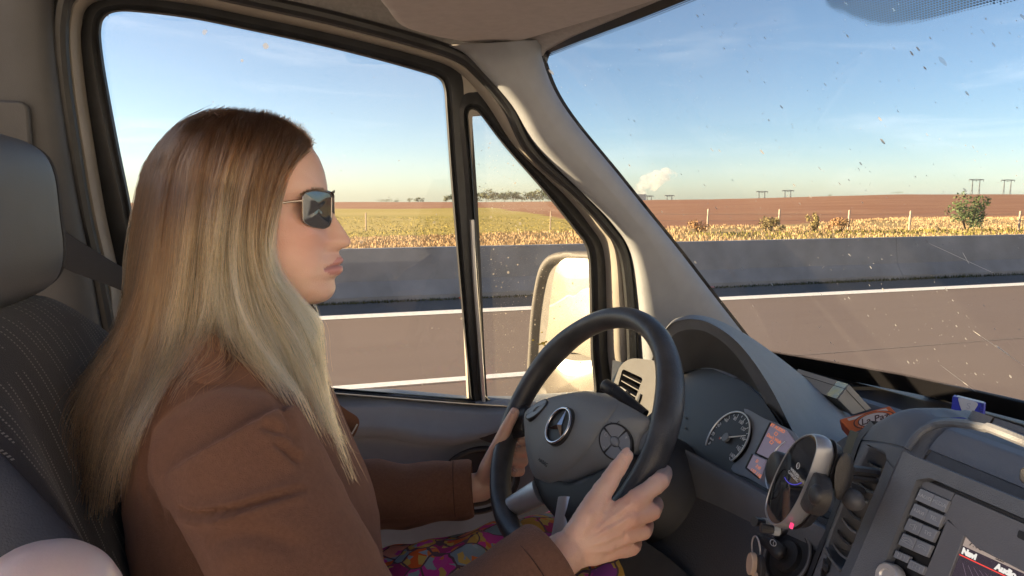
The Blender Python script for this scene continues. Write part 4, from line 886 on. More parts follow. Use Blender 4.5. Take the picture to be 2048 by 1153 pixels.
text('screen_text', '7:10', ZC(1103, 822, -.0034), su, sv_, .0062, m_sdk, rad, .0001)
text('screen_text', 'TP', ZC(1367, 956, -.0034), su, sv_, .0042, m_sdk, rad, .0001, bold=.0002)
MB().tube([ZC(*p, -.0034) for p in [(1335, 908), (1418, 945), (1402, 1002), (1320, 966)]], .0003, 4, closed=True).build('screen_text', m_sdk, rad)
text('screen_text', 'Navi', ZC(1030, 912, -.0034), su, sv_, .0060, m_swh, rad, .0001, bold=.0004)
text('screen_text', 'Audio', ZC(1425, 1098, -.0034), su, sv_, .0060, m_swh, rad, .0001, bold=.0004)
for i in range(6):
    MB().tube([ZC(960 + i * 60, 1010 + i * 26, -.0036), ZC(1010 + i * 100, 1200 + i * 40, -.0036)], .00018, 4).build('screen_ray', mat('screen_mauve', (.02, .01, .02), .5, emit=(.24, .17, .22), estr=.15), rad)
MB().prism([ZC(*p, -.001) for p in rounded([(1565, 648), (1700, 705), (1690, 800), (1545, 730)], 20, 24)], -RDn * .003).build('card_slot', m_cl, rad)
kn = ZC(215, 1175, .0); MB().loft([ringax(kn + RDn * h_, RDn, r_, r_, RDu, RDv) for h_, r_ in ((0, .011), (.008, .0108), (.0095, .0095), (.0095, .006), (.008, .005))]).build('volume_knob', m_chrome, rad, smooth=40)
pk = [RD(*p, .010) for p in rounded([(2040, 932), (2120, 965), (2110, 1000), (2036, 962)], 8, 24)]
MB().prism(pk, -RDn * .004).build('lid_button', m_dashd, dash, bevel=.001)
# ================================================================== STEERING WHEEL
whl = thing('steering_wheel', wc, 'black leather steering wheel with grey airbag cover, round emblem and two silver lower spokes', 'steering wheel')
wth, wps = R(32), R(7.35)
wn = A([-math.cos(wth) * math.cos(wps), -math.cos(wth) * math.sin(wps), math.sin(wth)]); wu = A([math.sin(wps), -math.cos(wps), 0]); wv = np.cross(wn, wu)
W = lambda px, py, o=0.0: atP(px, py, wc + wn * o, wn)
m_leath = mat('wheel_leather', (.045, .048, .055), .40, var=.35, vscale=30, bump=.5, bscale=420, spec=.55, detail=8)
m_hub = mat('airbag_plastic', (.22, .238, .25), .5, bump=.6, bscale=1300, var=.04, spec=.45); m_hubd = mat('hub_dark', (.020, .021, .024), .5, bump=.3, bscale=900)
RC = .1792
rimp = lambda t, o=0.0, r=RC: wc + wn * o + r * (math.cos(t) * wu + math.sin(t) * wv)
N_ = 96; rings = []
for i in range(N_):
    t = 2 * math.pi * i / N_; c = rimp(t); rd = math.cos(t) * wu + math.sin(t) * wv
    th = .0172 + .0022 * (math.exp(-((math.sin(t / 2 - .25)) / .16) ** 2) + math.exp(-((math.sin((t - math.pi) / 2 + .25)) / .16) ** 2))
    rings.append([c + th * (math.cos(a_) * rd * .93 + math.sin(a_) * wn * 1.06) for a_ in np.linspace(0, 2 * math.pi, 16, endpoint=False)])
MB().loft(rings + [rings[0]], caps=False).build('rim', m_leath, whl, smooth=80)
# hub outline on its own plane, domed towards the driver
ho = [(1050, 829), (1068, 813), (1097, 798), (1150, 786), (1189, 785), (1236, 802), (1281, 826), (1303, 842), (1290, 862), (1281, 872), (1270, 899), (1237, 931), (1189, 943), (1150, 960), (1111, 973), (1089, 969), (1066, 950), (1054, 906), (1050, 865)]
HC = (1158, 872); HB = [W(*p, .010) for p in crp(ho, 6)]; hc_ = W(*HC, .010)
hp = np.array([[(p - hc_) @ wu, (p - hc_) @ wv] for p in HB]); hang = np.unwrap(np.arctan2(hp[:, 1], hp[:, 0])); hrad = np.hypot(hp[:, 0], hp[:, 1])
_o = np.argsort(np.mod(hang, 2 * math.pi)); _ha = np.mod(hang, 2 * math.pi)[_o]; _hr = hrad[_o]
def hub_h(a_, b_):
    r_ = math.hypot(a_, b_); R_ = np.interp(math.atan2(b_, a_) % (2 * math.pi), _ha, _hr, period=2 * math.pi); q = min(1.0, r_ / R_)
    return .028 * (1 - q ** 2.6) ** .75 if q < 1 else 0.0
def hubp(p, ex=0.0):
    a_, b_ = (p - hc_) @ wu, (p - hc_) @ wv; return hc_ + a_ * wu + b_ * wv + wn * (hub_h(a_, b_) + ex)
def hubx(px, py, ex=0.0):
    o = .03
    for _ in range(6): p = hubp(W(px, py, o)); o = (p - wc) @ wn
    return p + wn * ex
rings = [[hubp(hc_ + (p - hc_) * s_) for p in HB] for s_ in (1.0, .985, .96, .92, .85, .75, .6, .45, .3, .15, .02)]
back = [[hc_ + (p - hc_) * s_ + wn * o_ for p in HB] for s_, o_ in ((.8, -.05), (.97, -.035))]
MB().loft(back + rings).build('hub', m_hub, whl, smooth=60)
ab = [(1052, 828), (1070, 811), (1098, 797), (1150, 785.5), (1189, 784.5), (1237, 803), (1219, 836), (1199, 867), (1175, 902), (1150, 935), (1133, 950), (1116, 960), (1094, 962), (1077, 948), (1064, 916), (1056, 870)]
AB = [hubx(*p) for p in crp(ab, 5)]; ac = np.mean(AB, 0)
rings = [[hubp(ac + (p - ac) * s_, e_) for p in AB] for s_, e_ in ((1.0, -.0005), (.995, .0012), (.975, .0026), (.9, .0032), (.75, .0034), (.55, .0036), (.3, .0036), (.02, .0036))]
MB().loft(rings).build('airbag_cover', m_hub, whl, smooth=60)
# lower dark hub, spokes
lo_ = [(1062, 948), (1089, 969), (1111, 974), (1150, 961), (1189, 944), (1240, 931), (1268, 905), (1278, 925), (1262, 975), (1225, 1020), (1170, 1048), (1120, 1046), (1088, 1015), (1070, 980)]
LO = [W(*p, .012) for p in crp(lo_, 4)]; lc = np.mean(LO, 0)
MB().loft([[lc + (p - lc) * s_ + wn * o_ for p in LO] for s_, o_ in ((.9, -.05), (1.0, -.03), (1.0, -.008), (.96, -.002), (.8, .002), (.4, .004), (.02, .004))]).build('hub_lower', m_hubd, whl, smooth=50)
def spoke(pts0, pts1, nm, m, o0, o1, th=.012):
    a_, b_ = [W(*p, o0) for p in pts0], [W(*p, o1) for p in pts1]; secs = []
    for f in np.linspace(0, 1, 9):
        l, r_ = a_[0] * (1 - f) + b_[0] * f, a_[1] * (1 - f) + b_[1] * f; c = (l + r_) / 2; h = (r_ - l) / 2; hl = np.linalg.norm(h)
        secs.append([c + h * math.cos(t) * (abs(math.cos(t)) ** -.25 if abs(math.cos(t)) > .05 else 1) + wn * th * math.sin(t) for t in np.linspace(0, 2 * math.pi, 20, endpoint=False)])
    MB().loft(secs).build(nm, m, whl, smooth=60)
spoke([(1072, 962), (1086, 1008)], [(1015, 1000), (1034, 1030)], 'spoke', m_chrome, .004, -.004)
spoke([(1122, 1000), (1152, 998)], [(1104, 1095), (1146, 1100)], 'spoke', m_chrome, .008, -.004)
spoke([(1058, 815), (1052, 872)], [(1036, 795), (1018, 880)], 'side_spoke', m_hubd, -.004, -.004, .011)
spoke([(1296, 838), (1274, 900)], [(1340, 800), (1318, 905)], 'side_spoke', m_hubd, -.006, -.004, .011)
g_ = MB(); g_.prism([W(*p, .0085) for p in [(1284, 871), (1304, 850), (1312, 852), (1304, 890), (1281, 905), (1275, 898)]], -wn * .02); g_.build('spoke_insert', mat('spoke_grey', (.2, .22, .235), .45, bump=.3, bscale=1000), whl, bevel=.002)
# round emblem: ring with a three pointed star
ec = hubx(1124, 855, .0045); eu, ev, en = wu, wv, wn
tilt = lambda a_, b_, o_=0.0: ec + a_ * .9 * eu + b_ * .9 * ev + en * o_
MB().loft([[tilt(r_ * math.cos(t), r_ * math.sin(t), o_) for t in np.linspace(0, 2 * math.pi, 48, endpoint=False)] for r_, o_ in ((.0325, -.004), (.0322, .0012), (.031, .002), (.0302, .0006), (.02, .0004), (.001, .0004))]).build('emblem_dish', m_hubd, whl, smooth=40)
m_emb = mat('emblem_chrome', (.60, .60, .62), .16, metal=1.0)
MB().tube([tilt(.0285 * math.cos(t), .0285 * math.sin(t), .0028) for t in np.linspace(0, 2 * math.pi, 60, endpoint=False)], .0021, 8, closed=True).build('emblem_ring', m_emb, whl, smooth=80)
sm = MB()
for k_ in range(3):
    t = math.pi / 2 + k_ * 2 * math.pi / 3; tp_ = (.0275 * math.cos(t), .0275 * math.sin(t)); l_ = (.0062 * math.cos(t + math.pi / 3), .0062 * math.sin(t + math.pi / 3)); r__ = (.0062 * math.cos(t - math.pi / 3), .0062 * math.sin(t - math.pi / 3))
    sm.add([tilt(0, 0, .0052), tilt(*tp_, .003), tilt(*l_, .0012), tilt(*r__, .0012), tilt(0, 0, .0006), tilt(*tp_, .0008)], [(0, 2, 1), (0, 1, 3), (4, 1, 2), (4, 3, 1)])
sm.build('emblem_star', m_emb, whl, smooth=0)
# buttons
m_btn = mat('button_grey', (.20, .22, .25), .42, spec=.5); m_bp = mat('button_print', (.42, .46, .5), .5)
def pad(cpx, ru, rv, rot, name, cross=True, exx=.0005):
    c = hubx(*cpx, exx); ca, sa = math.cos(rot), math.sin(rot)
    tu_ = hubx(cpx[0] + 14, cpx[1]) - hubx(cpx[0] - 14, cpx[1]); tv_ = hubx(cpx[0], cpx[1] - 14) - hubx(cpx[0], cpx[1] + 14); wn = np.cross(tu_, tv_); wn /= np.linalg.norm(wn)
    wu = np.cross(wv_, wn); wu /= np.linalg.norm(wu); wv = np.cross(wn, wu); U, V_ = wu * ca + wv * sa, -wu * sa + wv * ca; c = c + wn * .002
    el = lambda s_, o_: [c + s_ * ru * math.cos(t) * U + s_ * rv * math.sin(t) * V_ + wn * o_ for t in np.linspace(0, 2 * math.pi, 44, endpoint=False)]
    MB().loft([el(1.06, -.008), el(1.06, .0006), el(1.0, .0010), el(1.0, -.001), el(.5, -.001)]).build('button_well', m_hubd, whl, smooth=40)
    for k_ in range(4):
        g0 = k_ * math.pi / 2 + .07; g1 = (k_ + 1) * math.pi / 2 - .07; tt = np.linspace(g0, g1, 10)
        if not cross and k_ % 2: continue
        if not cross: tt = np.linspace(k_ * math.pi / 2 + .05, k_ * math.pi / 2 + math.pi - .05, 18)
        out_ = [c + .97 * ru * math.cos(t) * U + .97 * rv * math.sin(t) * V_ for t in tt]; inn_ = [c + .30 * ru * math.cos(t) * U + .30 * rv * math.sin(t) * V_ for t in tt[::-1]]
        MB().prism([p + wn * .0012 for p in out_ + inn_], -wn * .003).build('button', m_btn, whl, bevel=.0004)
    if cross: MB().loft([[c + s_ * ru * math.cos(t) * U + s_ * rv * math.sin(t) * V_ + wn * o_ for t in np.linspace(0, 2 * math.pi, 24, endpoint=False)] for s_, o_ in ((.27, -.001), (.27, .002), (.22, .0032), (.1, .0036), (.01, .0036))]).build('button', m_btn, whl, smooth=60)
    return c, U, V_, wu, wv, wn
wv_ = wv
c1, U1, V1, pu, pv, pn1 = pad((1233, 885), .0248, .0205, -.35, 'right')
for s_, q in (('+', (.55, .55)), ('-', (-.45, -.6))): text('button_print', s_, c1 + pu * .0248 * q[0] * .9 + pv * .0205 * q[1] + pn1 * .0016, pu, pv, .008, m_bp, whl, .0001)
for q in ((-.62, .12), (.55, -.30)):
    o_ = c1 + pu * .0248 * q[0] + pv * .0205 * q[1] + pn1 * .0016
    MB().tube([o_ + .0024 * (math.cos(t) * pu + math.sin(t) * pv) * (1 if q[0] > 0 or math.sin(t) > -2 else .7) for t in np.linspace(.2 if q[0] > 0 else 0, 2.6 if q[0] > 0 else 6.0, 12)], .0003, 4).build('button_print', m_bp, whl)
c2, U2, V2, qu, qv, qn = pad((1077, 822), .0225, .0165, .85, 'left', cross=False, exx=.0022)
for s_, q in (('+', .6), ('-', -.6)): text('button_print', s_, c2 + U2 * .0225 * q + qn * .0016, qu, qv, .006, m_bp, whl, .0001)
text('airbag_lettering', 'AIRBAG', hubx(1090, 927, .0040), wu, wv, .0078, m_hubd, whl, .0003)
def sweep(p): return hubx(*p, .0008)
MB().tube([sweep(p) for p in [(1222, 845), (1228, 849), (1232, 848)]], .0004, 4).build('horn_symbol', m_hubd, whl)
MB().tube([sweep(p) for p in [(1231, 851), (1236, 846), (1240, 843)]], .0004, 4).build('horn_symbol', m_hubd, whl)
# ================================================================== THE DRIVER
drv = thing('person', (-.02, .9, 1.0), 'woman with long blonde hair driving in a brown coat, floral skirt and sunglasses', 'person')
def remesh(mbx, vox, smooth_it=4, name='tmp', fac=.5):
    o = mbx.build(name, mat('tmp', (.5, .5, .5)), None, smooth=0)
    m = o.modifiers.new('r', 'REMESH'); m.mode = 'VOXEL'; m.voxel_size = vox
    s_ = o.modifiers.new('s', 'SMOOTH'); s_.iterations = smooth_it; s_.factor = fac
    dg = bpy.context.evaluated_depsgraph_get(); me = bpy.data.meshes.new_from_object(o.evaluated_get(dg)); od = o.data
    bpy.data.objects.remove(o); bpy.data.meshes.remove(od); return me
def get_co(me): c = np.empty(len(me.vertices) * 3, np.float32); me.vertices.foreach_get('co', c); return c.reshape(-1, 3).astype(float)
def get_no(me): c = np.empty(len(me.vertices) * 3, np.float32); me.vertices.foreach_get('normal', c); return c.reshape(-1, 3).astype(float)
def set_co(me, c): me.vertices.foreach_set('co', c.astype(np.float32).ravel()); me.update()
def to_px(c):
    d = c - EYE; z = d @ FW; return 1024 + F * (d @ RT) / z, 576.5 - F * (d @ UP) / z
def finish(me, name, m, parent):
    me.name = name; me.materials.clear(); me.materials.append(m); me.polygons.foreach_set('use_smooth', [True] * len(me.polygons)); me.update()
    o = bpy.data.objects.new(name, me); COL.objects.link(o); o.parent = parent; o.matrix_parent_inverse = parent.matrix_world.inverted(); return o
def capsule(mbx, pts, rads, seg=12, sub=5):
    P_ = [A(p, float) for p in pts]
    path, rr = [], []
    for i in range(len(P_) - 1):
        for f in np.linspace(0, 1, sub, endpoint=False): path.append(P_[i] * (1 - f) + P_[i + 1] * f); rr.append(rads[i] * (1 - f) + rads[i + 1] * f)
    path.append(P_[-1]); rr.append(rads[-1])
    d0 = P_[0] - P_[1]; d0 /= np.linalg.norm(d0); d1 = P_[-1] - P_[-2]; d1 /= np.linalg.norm(d1)
    pre = [(P_[0] + d0 * rads[0] * math.sin(a_), rads[0] * math.cos(a_)) for a_ in (1.45, 1.1, .7, .35)]
    post = [(P_[-1] + d1 * rads[-1] * math.sin(a_), rads[-1] * math.cos(a_)) for a_ in (.35, .7, 1.1, 1.45)]
    path = [p for p, r_ in pre] + path + [p for p, r_ in post]; rr = [r_ for p, r_ in pre] + rr + [r_ for p, r_ in post]
    mbx.tube(path, rr, seg)
# ---- head
HY = R(12.0); hf = A([math.cos(HY), -math.sin(HY), 0]); hl = A([math.sin(HY), math.cos(HY), 0])       # forward, left
hn = hl; HO = atP(495, 400, (-.07, .9, 1.7), hn)
HP = lambda px, py: ((atP(px, py, HO, hn) - HO) @ hf, (atP(px, py, HO, hn) - HO)[2])
prof_px = [(470, 243), (520, 246), (565, 258), (600, 275), (622, 293), (637, 316), (647, 341), (652, 366), (655, 385), (657, 397), (659, 408), (664, 420), (671, 430), (680, 443), (690, 460), (699, 474), (704, 484), (702, 491), (692, 496), (679, 500), (677, 505), (680, 511), (686, 516), (688, 522), (685, 527), (682, 530.5), (686, 535), (686.5, 542), (681, 549), (671, 554), (668, 559), (669, 568), (671, 577), (668, 588), (660, 598), (647, 605), (625, 608), (600, 606)]
base_px = {243: 470, 258: 560, 275: 595, 293: 618, 316: 634, 341: 644, 366: 650, 385: 652, 400: 650, 415: 649, 430: 650, 450: 653, 470: 657, 490: 662, 505: 665, 520: 668, 531: 668, 545: 667, 556: 664, 568: 665, 577: 666, 588: 662, 598: 652, 605: 630, 608: 600}
pf = np.array([HP(*p) for p in prof_px]); bf = np.array([HP(x, y) for y, x in base_px.items()])
zz = np.linspace(pf[0, 1] - .0005, pf[-2, 1] + .0003, 130)
pz = lambda z: np.interp(-z, -pf[:-1, 1], pf[:-1, 0]); bz = lambda z: np.interp(-z, -bf[:, 1], bf[:, 0])
zt, zb = pf[0, 1], pf[-2, 1]; kz = lambda py: HP(600, py)[1]
wz = lambda z: np.interp(-z, [-kz(y) for y in (236, 246, 262, 290, 330, 380, 430, 470, 510, 545, 575, 598, 608)], [.004, .03, .046, .060, .070, .074, .072, .069, .064, .057, .046, .034, .022])
bk_ = lambda z: np.interp(-z, [-kz(y) for y in (236, 250, 280, 330, 390, 450, 500, 540, 575, 608)], [.005, -.042, -.073, -.089, -.092, -.085, -.070, -.035, -.005, .03])
head = MB(); rings = []
M_ = 96
for z in zz[::-1]:
    bx_, fx_, w_, pr = bk_(z), bz(z), wz(z), pz(z); c = np.clip((fx_ * .35 + bx_ * .65), bx_ + .005, fx_ - .005) * 0 + (fx_ - min(.085, (fx_ - bx_) * .5)); ring = []
    for j in range(M_):
        t = 2 * math.pi * j / M_; ct, st = math.cos(t), math.sin(t)
        ex = .82 if ct > 0 else 1.0
        x = c + (fx_ - c if ct > 0 else c - bx_) * math.copysign(abs(ct) ** ex, ct); y = w_ * math.copysign(abs(st) ** .95, st)
        if ct > 0:
            hz = z - kz(478); sg_ = .0075 + .0075 * np.clip(1 - abs(hz + .002) / .022, 0, 1) + .004 * np.clip((kz(490) - z) / .02, 0, 1) + .02 * np.clip((z - kz(400)) / .01, 0, 1) + .012 * np.clip((kz(505) - z) / .02, 0, 1)
            x += (pr - fx_) * math.exp(-(y / sg_) ** 2)
            x -= .013 * math.exp(-((abs(y) - .036) / .021) ** 2 - ((z - kz(414)) / .014) ** 2)          # eye sockets
            x += .004 * math.exp(-((abs(y) - .040) / .020) ** 2 - ((z - kz(462)) / .014) ** 2)           # cheeks
        ring.append(HO + hf * x + hl * y + A([0, 0, z]))
    rings.append(ring)
head.loft(rings)
for s_ in (-1, 1):                                   # nose wings, ears
    q = HP(675, 487); head.ell(HO + hf * (q[0] - .006) + hl * s_ * .0095 + A([0, 0, q[1] + .001]), (.0105, .0062, .0082))
    q = HP(512, 440); head.ell(HO + hf * q[0] + hl * s_ * .073 + A([0, 0, q[1]]), (.017, .008, .030))
nk0 = HO + hf * -.035 + A([0, 0, -.075]); capsule(head, [nk0, HO + hf * -.045 + A([0, 0, -.14]), HO + hf * -.07 + A([0, 0, -.24])], [.052, .052, .062], 20)
# ---- torso, arms, hands, legs (under the clothes)
body = head
sh = {-1: A([-.085, .725, 1.490]), 1: A([-.075, 1.075, 1.515])}      # -1 near (right), +1 far (left)
el_ = {-1: A([.045, .615, 1.275]), 1: A([.005, 1.135, 1.245])}
wr_ = {-1: atY(1128, 1108, .668), 1: atY(962, 975, 1.075)}
capsule(body, [A([-.13, .9, 1.50]), A([-.13, .9, 1.3]), A([-.14, .9, 1.05])], [.10, .105, .12], 24)
capsule(body, [sh[-1] + A([-.01, .03, -.02]), sh[1] + A([-.01, -.03, -.02])], [.055, .055], 16)
for s_ in (-1, 1):
    capsule(body, [sh[s_], el_[s_], wr_[s_]], [.042, .037, .024], 14)
    capsule(body, [A([-.12, .9 + s_ * .09, 1.04]), A([.34, .9 + s_ * .10, 1.10]), A([.46, .9 + s_ * .1, .72])], [.085, .058, .045], 16)
hr = {}
def hand(w_, fingers, thumb, palm_r, fr, parent_mb):
    for f in fingers: capsule(parent_mb, [w_ * .35 + f[0] * .65, f[0]], [palm_r * .95, palm_r * .72], 12); capsule(parent_mb, [w_, w_ * .4 + f[0] * .6], [.0175, palm_r], 12)
    for f, r_ in zip(fingers, fr): capsule(parent_mb, f, [r_ * 1.22, r_ * 1.08, r_ * .95, r_ * .82], 12, 4)
    capsule(parent_mb, [w_ * .7 + thumb[0] * .3] + thumb, [.016, .0165, .0125, .0105, .0088], 12, 4)
f_ = lambda *q: [atY(a_, b_, y_) for a_, b_, y_ in q]
RF = [f_((1262, 1008, .672), (1322, 962, .688), (1331, 944, .722), (1306, 942, .748)), f_((1258, 1036, .666), (1304, 1024, .676), (1312, 1008, .712), (1288, 996, .742)),
      f_((1246, 1070, .666), (1285, 1064, .676), (1294, 1050, .708), (1268, 1036, .738)), f_((1228, 1100, .670), (1264, 1098, .680), (1272, 1086, .705), (1250, 1072, .732))]
RTh = f_((1176, 1036, .674), (1206, 982, .688), (1232, 942, .698), (1253, 912, .702))
hand(wr_[-1], RF, RTh, .0155, (.0100, .0100, .0095, .0086), body)
LF = [f_((1008, 872, 1.10), (1050, 862, 1.105), (1056, 878, 1.075), (1044, 882, 1.05)), f_((1004, 898, 1.105), (1050, 897, 1.105), (1052, 903, 1.07), (1028, 903, 1.052)),
      f_((1000, 922, 1.105), (1046, 920, 1.10), (1046, 924, 1.068), (1019, 923, 1.05)), f_((996, 944, 1.10), (1040, 940, 1.092), (1040, 944, 1.066), (1027, 946, 1.05))]
LTh = f_((978, 935, 1.06), (996, 893, 1.05), (1012, 858, 1.045), (1029, 826, 1.042))
hand(wr_[1], LF, LTh, .0165, (.0100, .0102, .0098, .0088), body)
me = remesh(body, .0023, 5)
co = get_co(me); loc = co - HO; lx, ly, lz = loc @ hf, loc @ hl, loc[:, 2]
# lips: colour and the line of the mouth
near = co - 2 * np.where(ly > 0, ly, 0)[:, None] * hl                   # far half mirrored on to the near half for the outline test
px_, py_ = to_px(near)
def inpoly(x, y, poly):
    r_ = np.zeros(len(x), bool); n = len(poly)
    for i in range(n):
        (x0, y0), (x1, y1) = poly[i], poly[(i + 1) % n]; c = (y0 > y) != (y1 > y); r_ ^= c & (x < (x1 - x0) * (y - y0) / (y1 - y0 + 1e-9) + x0)
    return r_
facem = (lx > .03) & (lz > -.16) & (lz < .12) & (np.abs(ly) < .08)
lips = facem & inpoly(px_, py_, [(690, 513), (694, 530), (690, 550), (676, 551), (660, 549), (646, 542), (656, 534), (668, 524), (676, 515)])
ml = np.interp(px_, [640, 655, 668, 680, 700], [539, 537, 534, 530.5, 528]); dml = (py_ - ml)
gv = facem & (px_ > 645) & (np.abs(ly) < .03); groove = np.where(gv, np.exp(-(dml / 2.6) ** 2), 0)
co -= hf * (groove * .0030)[:, None]
fold = np.where(facem, np.exp(-((px_ - np.interp(py_, [490, 510, 530, 548], [652, 645, 640, 641])) / 3.2) ** 2) * np.clip((py_ - 486) / 10, 0, 1) * np.clip((556 - py_) / 14, 0, 1), 0)
no = get_no(me); co -= no * (fold * .0005)[:, None]
# knuckle creases and tendons on the near hand
hx, hy = to_px(co); hand_m = (co[:, 1] < .76) & (hx > 1110) & (hy > 880) & (co[:, 0] > .2)
td = 0
for f in RF: 
    a_, b_ = np.array(to_px(wr_[-1])), np.array(to_px(f[0])); d_ = b_ - a_; L2 = d_ @ d_; tt = ((hx - a_[0]) * d_[0] + (hy - a_[1]) * d_[1]) / L2; dist = np.abs((hx - a_[0]) * d_[1] - (hy - a_[1]) * d_[0]) / math.sqrt(L2)
    td = td + np.exp(-(dist / 5.0) ** 2) * np.clip((tt - .25) * 3, 0, 1) * (tt < 1.02)
co += no * np.where(hand_m, td * .0016 + .0007 * fbm(hx, hy, 5, 3, .13), 0)[:, None]
set_co(me, co)
tint = np.ones((len(co), 4), np.float32); skin = np.array([.72, .47, .37])
bl = .11 * fbm(co[:, 0] * 60, co[:, 1] * 60 + co[:, 2] * 90, 3, 4, 1.0); tint[:, :3] = skin * (1 + bl[:, None] * np.array([.5, 1, 1.1]))
ck = np.exp(-((lz - kz(480)) / .03) ** 2 - ((np.abs(ly) - .05) / .03) ** 2) * facem; tint[:, :3] *= 1 - ck[:, None] * np.array([.0, .13, .13])
tint[lips, :3] = np.array([.58, .27, .24]); tint[:, :3] *= (1 - .45 * np.clip(groove, 0, 1) * lips)[:, None]
brow = facem & inpoly(px_, py_, [(655, 380), (640, 376), (618, 378), (600, 388), (602, 391), (620, 384), (640, 383), (656, 387)]); tint[brow, :3] = (.22, .14, .09)
for f, r_ in [(q, .009) for q in RF + LF]:             # redder knuckles
    d_ = np.linalg.norm(co - f[1], axis=1); tint[:, :3] *= 1 - .16 * np.exp(-(d_ / .009) ** 2)[:, None] * np.array([0, 1, 1])
    d_ = np.linalg.norm(co - f[0], axis=1); tint[:, :3] *= 1 - .12 * np.exp(-(d_ / .011) ** 2)[:, None] * np.array([0, 1, 1])
ca = me.color_attributes.new('tint', 'FLOAT_COLOR', 'POINT'); ca.data.foreach_set('color', tint.ravel())
m_skin = mat('skin', (.56, .36, .28), .37, spec=.5, bump=.5, bscale=650, sss=.25)
at = m_skin.node_tree.nodes.new('ShaderNodeAttribute'); at.attribute_name = 'tint'; m_skin.node_tree.links.new(at.outputs['Color'], m_skin.node_tree.nodes['Principled BSDF'].inputs['Base Color'])
bodyo = finish(me, 'body', m_skin, drv)
for s_ in (-1, 1):
    q = HP(640, 413); MB().ell(HO + hf * (q[0] - .0155) + hl * s_ * .0235 + A([0, 0, q[1]]), (.0092, .0092, .0092)).build('eye', mat('eye_white', (.7, .66, .62), .2), drv)
# nails
m_nail = mat('nail', (.62, .42, .37), .25, spec=.6)
for f, nrm, r_ in ((RTh, A([-.45, -.35, .8]), .0058), (LTh, A([-.75, -.45, .45]), .0056)):
    d_ = f[3] - f[2]; d_ /= np.linalg.norm(d_); nrm = nrm - d_ * (nrm @ d_); nrm /= np.linalg.norm(nrm); s_ = np.cross(d_, nrm); c = f[3] + d_ * .001 + nrm * .0062
    MB().ell(c, (.0075, .0052, .0022), np.stack([d_, s_, nrm], 1)).build('nail', m_nail, bodyo)
for f in LF[1:]:
    d_ = f[3] - f[2]; d_ /= np.linalg.norm(d_); nrm = A([-.5, -.7, .5]); nrm = nrm - d_ * (nrm @ d_); nrm /= np.linalg.norm(nrm); MB().ell(f[3] + d_ * .002 + nrm * .0058, (.006, .0048, .002), np.stack([d_, np.cross(d_, nrm), nrm], 1)).build('nail', m_nail, bodyo)

# ---- coat
m_coat = mat('coat_wool', (.170, .088, .060), .95, var=.10, vscale=260, bump=1.0, bscale=900, sheen=.55, spec=.15, detail=6)
m_coat.node_tree.nodes['Principled BSDF'].inputs['Sheen Roughness'].default_value = .45
m_coat.node_tree.nodes['Principled BSDF'].inputs['Sheen Tint'].default_value = (.75, .45, .34, 1)
ct = MB(); rings = []
for z, x0, x1, hw in ((1.585, -.145, -.045, .07), (1.555, -.185, -.02, .135), (1.52, -.205, .005, .175), (1.47, -.215, .028, .19), (1.40, -.22, .055, .195), (1.32, -.215, .075, .20), (1.22, -.21, .085, .205), (1.10, -.21, .085, .22), (1.02, -.22, .08, .23)):
    c = (x0 + x1) / 2; a_ = (x1 - x0) / 2; rings.append([A([c + a_ * math.copysign(abs(math.cos(t)) ** .8, math.cos(t)), .9 + hw * math.copysign(abs(math.sin(t)) ** .8, math.sin(t)), z]) for t in np.linspace(0, 2 * math.pi, 40, endpoint=False)])
ct.loft(rings)
cuff = {-1: wr_[-1] * .91 + el_[-1] * .09, 1: wr_[1] * .93 + el_[1] * .07}
for s_ in (-1, 1):
    e = el_[s_]; S_ = sh[s_]; q = cuff[s_]
    ct.ell(S_ + A([-.005, -s_ * .008, -.005]), (.078, .066, .068), nu=24, nv=16)
    ct.tube([S_ + A([0, 0, .01]), S_ * .6 + e * .4, S_ * .15 + e * .85, e + A([.01, 0, -.002]), e * .75 + q * .25, e * .4 + q * .6, q], [.076, .074, .068, .066, .060, .053, .0475], 24)
ct.ell(A([-.09, .9, 1.535]), (.09, .15, .05))
me = remesh(ct, .0042, 16)
co = get_co(me); no = get_no(me); X1, Z1, Y1 = co[:, 0], co[:, 2], co[:, 1]
cx_, cy_ = to_px(co); nearS = Y1 < .80
def crease(pts, wd, dep):                               # a fold line given in the photograph, pressed into the cloth on the near side
    v = np.zeros(len(co)); P_ = [np.array(p, float) for p in crp(pts, 6, False)]; D = np.full(len(co), 1e9); T = np.zeros(len(co))
    for i in range(len(P_) - 1):
        a_, b_ = P_[i], P_[i + 1]; d_ = b_ - a_; tt = np.clip(((cx_ - a_[0]) * d_[0] + (cy_ - a_[1]) * d_[1]) / (d_ @ d_ + 1e-9), 0, 1); dd = np.hypot(cx_ - a_[0] - tt * d_[0], cy_ - a_[1] - tt * d_[1]); k_ = dd < D; D = np.where(k_, dd, D); T = np.where(k_, (i + tt) / (len(P_) - 1), T)
    sgn = 1.0; env = np.sin(np.clip(T, 0, 1) * math.pi) ** .5
    return (-dep * np.exp(-(D / wd) ** 2) + dep * .55 * np.exp(-((D - wd * 2.2) / (wd * 1.6)) ** 2)) * env
disp = .0035 * fbm(X1 * 9, Z1 * 9 + Y1 * 7, 21, 4, 1.6) + .0012 * fbm(X1 * 30, Z1 * 30 + Y1 * 25, 22, 3, 1.5)
cr_ = crease([(360, 1015), (400, 1028), (470, 1018), (550, 995), (612, 978)], 6, .011) + crease([(545, 880), (575, 905), (600, 925)], 7, .008) + crease([(520, 850), (555, 862), (580, 880)], 8, .006) \
    + crease([(295, 920), (305, 980), (330, 1045)], 6, .004) + crease([(520, 765), (560, 800), (580, 860), (592, 920)], 7, .004) + crease([(420, 1080), (520, 1070), (600, 1100)], 16, .006) + crease([(300, 840), (290, 930), (300, 1010)], 5, .003)
disp += np.where(nearS, cr_ * .85, 0)
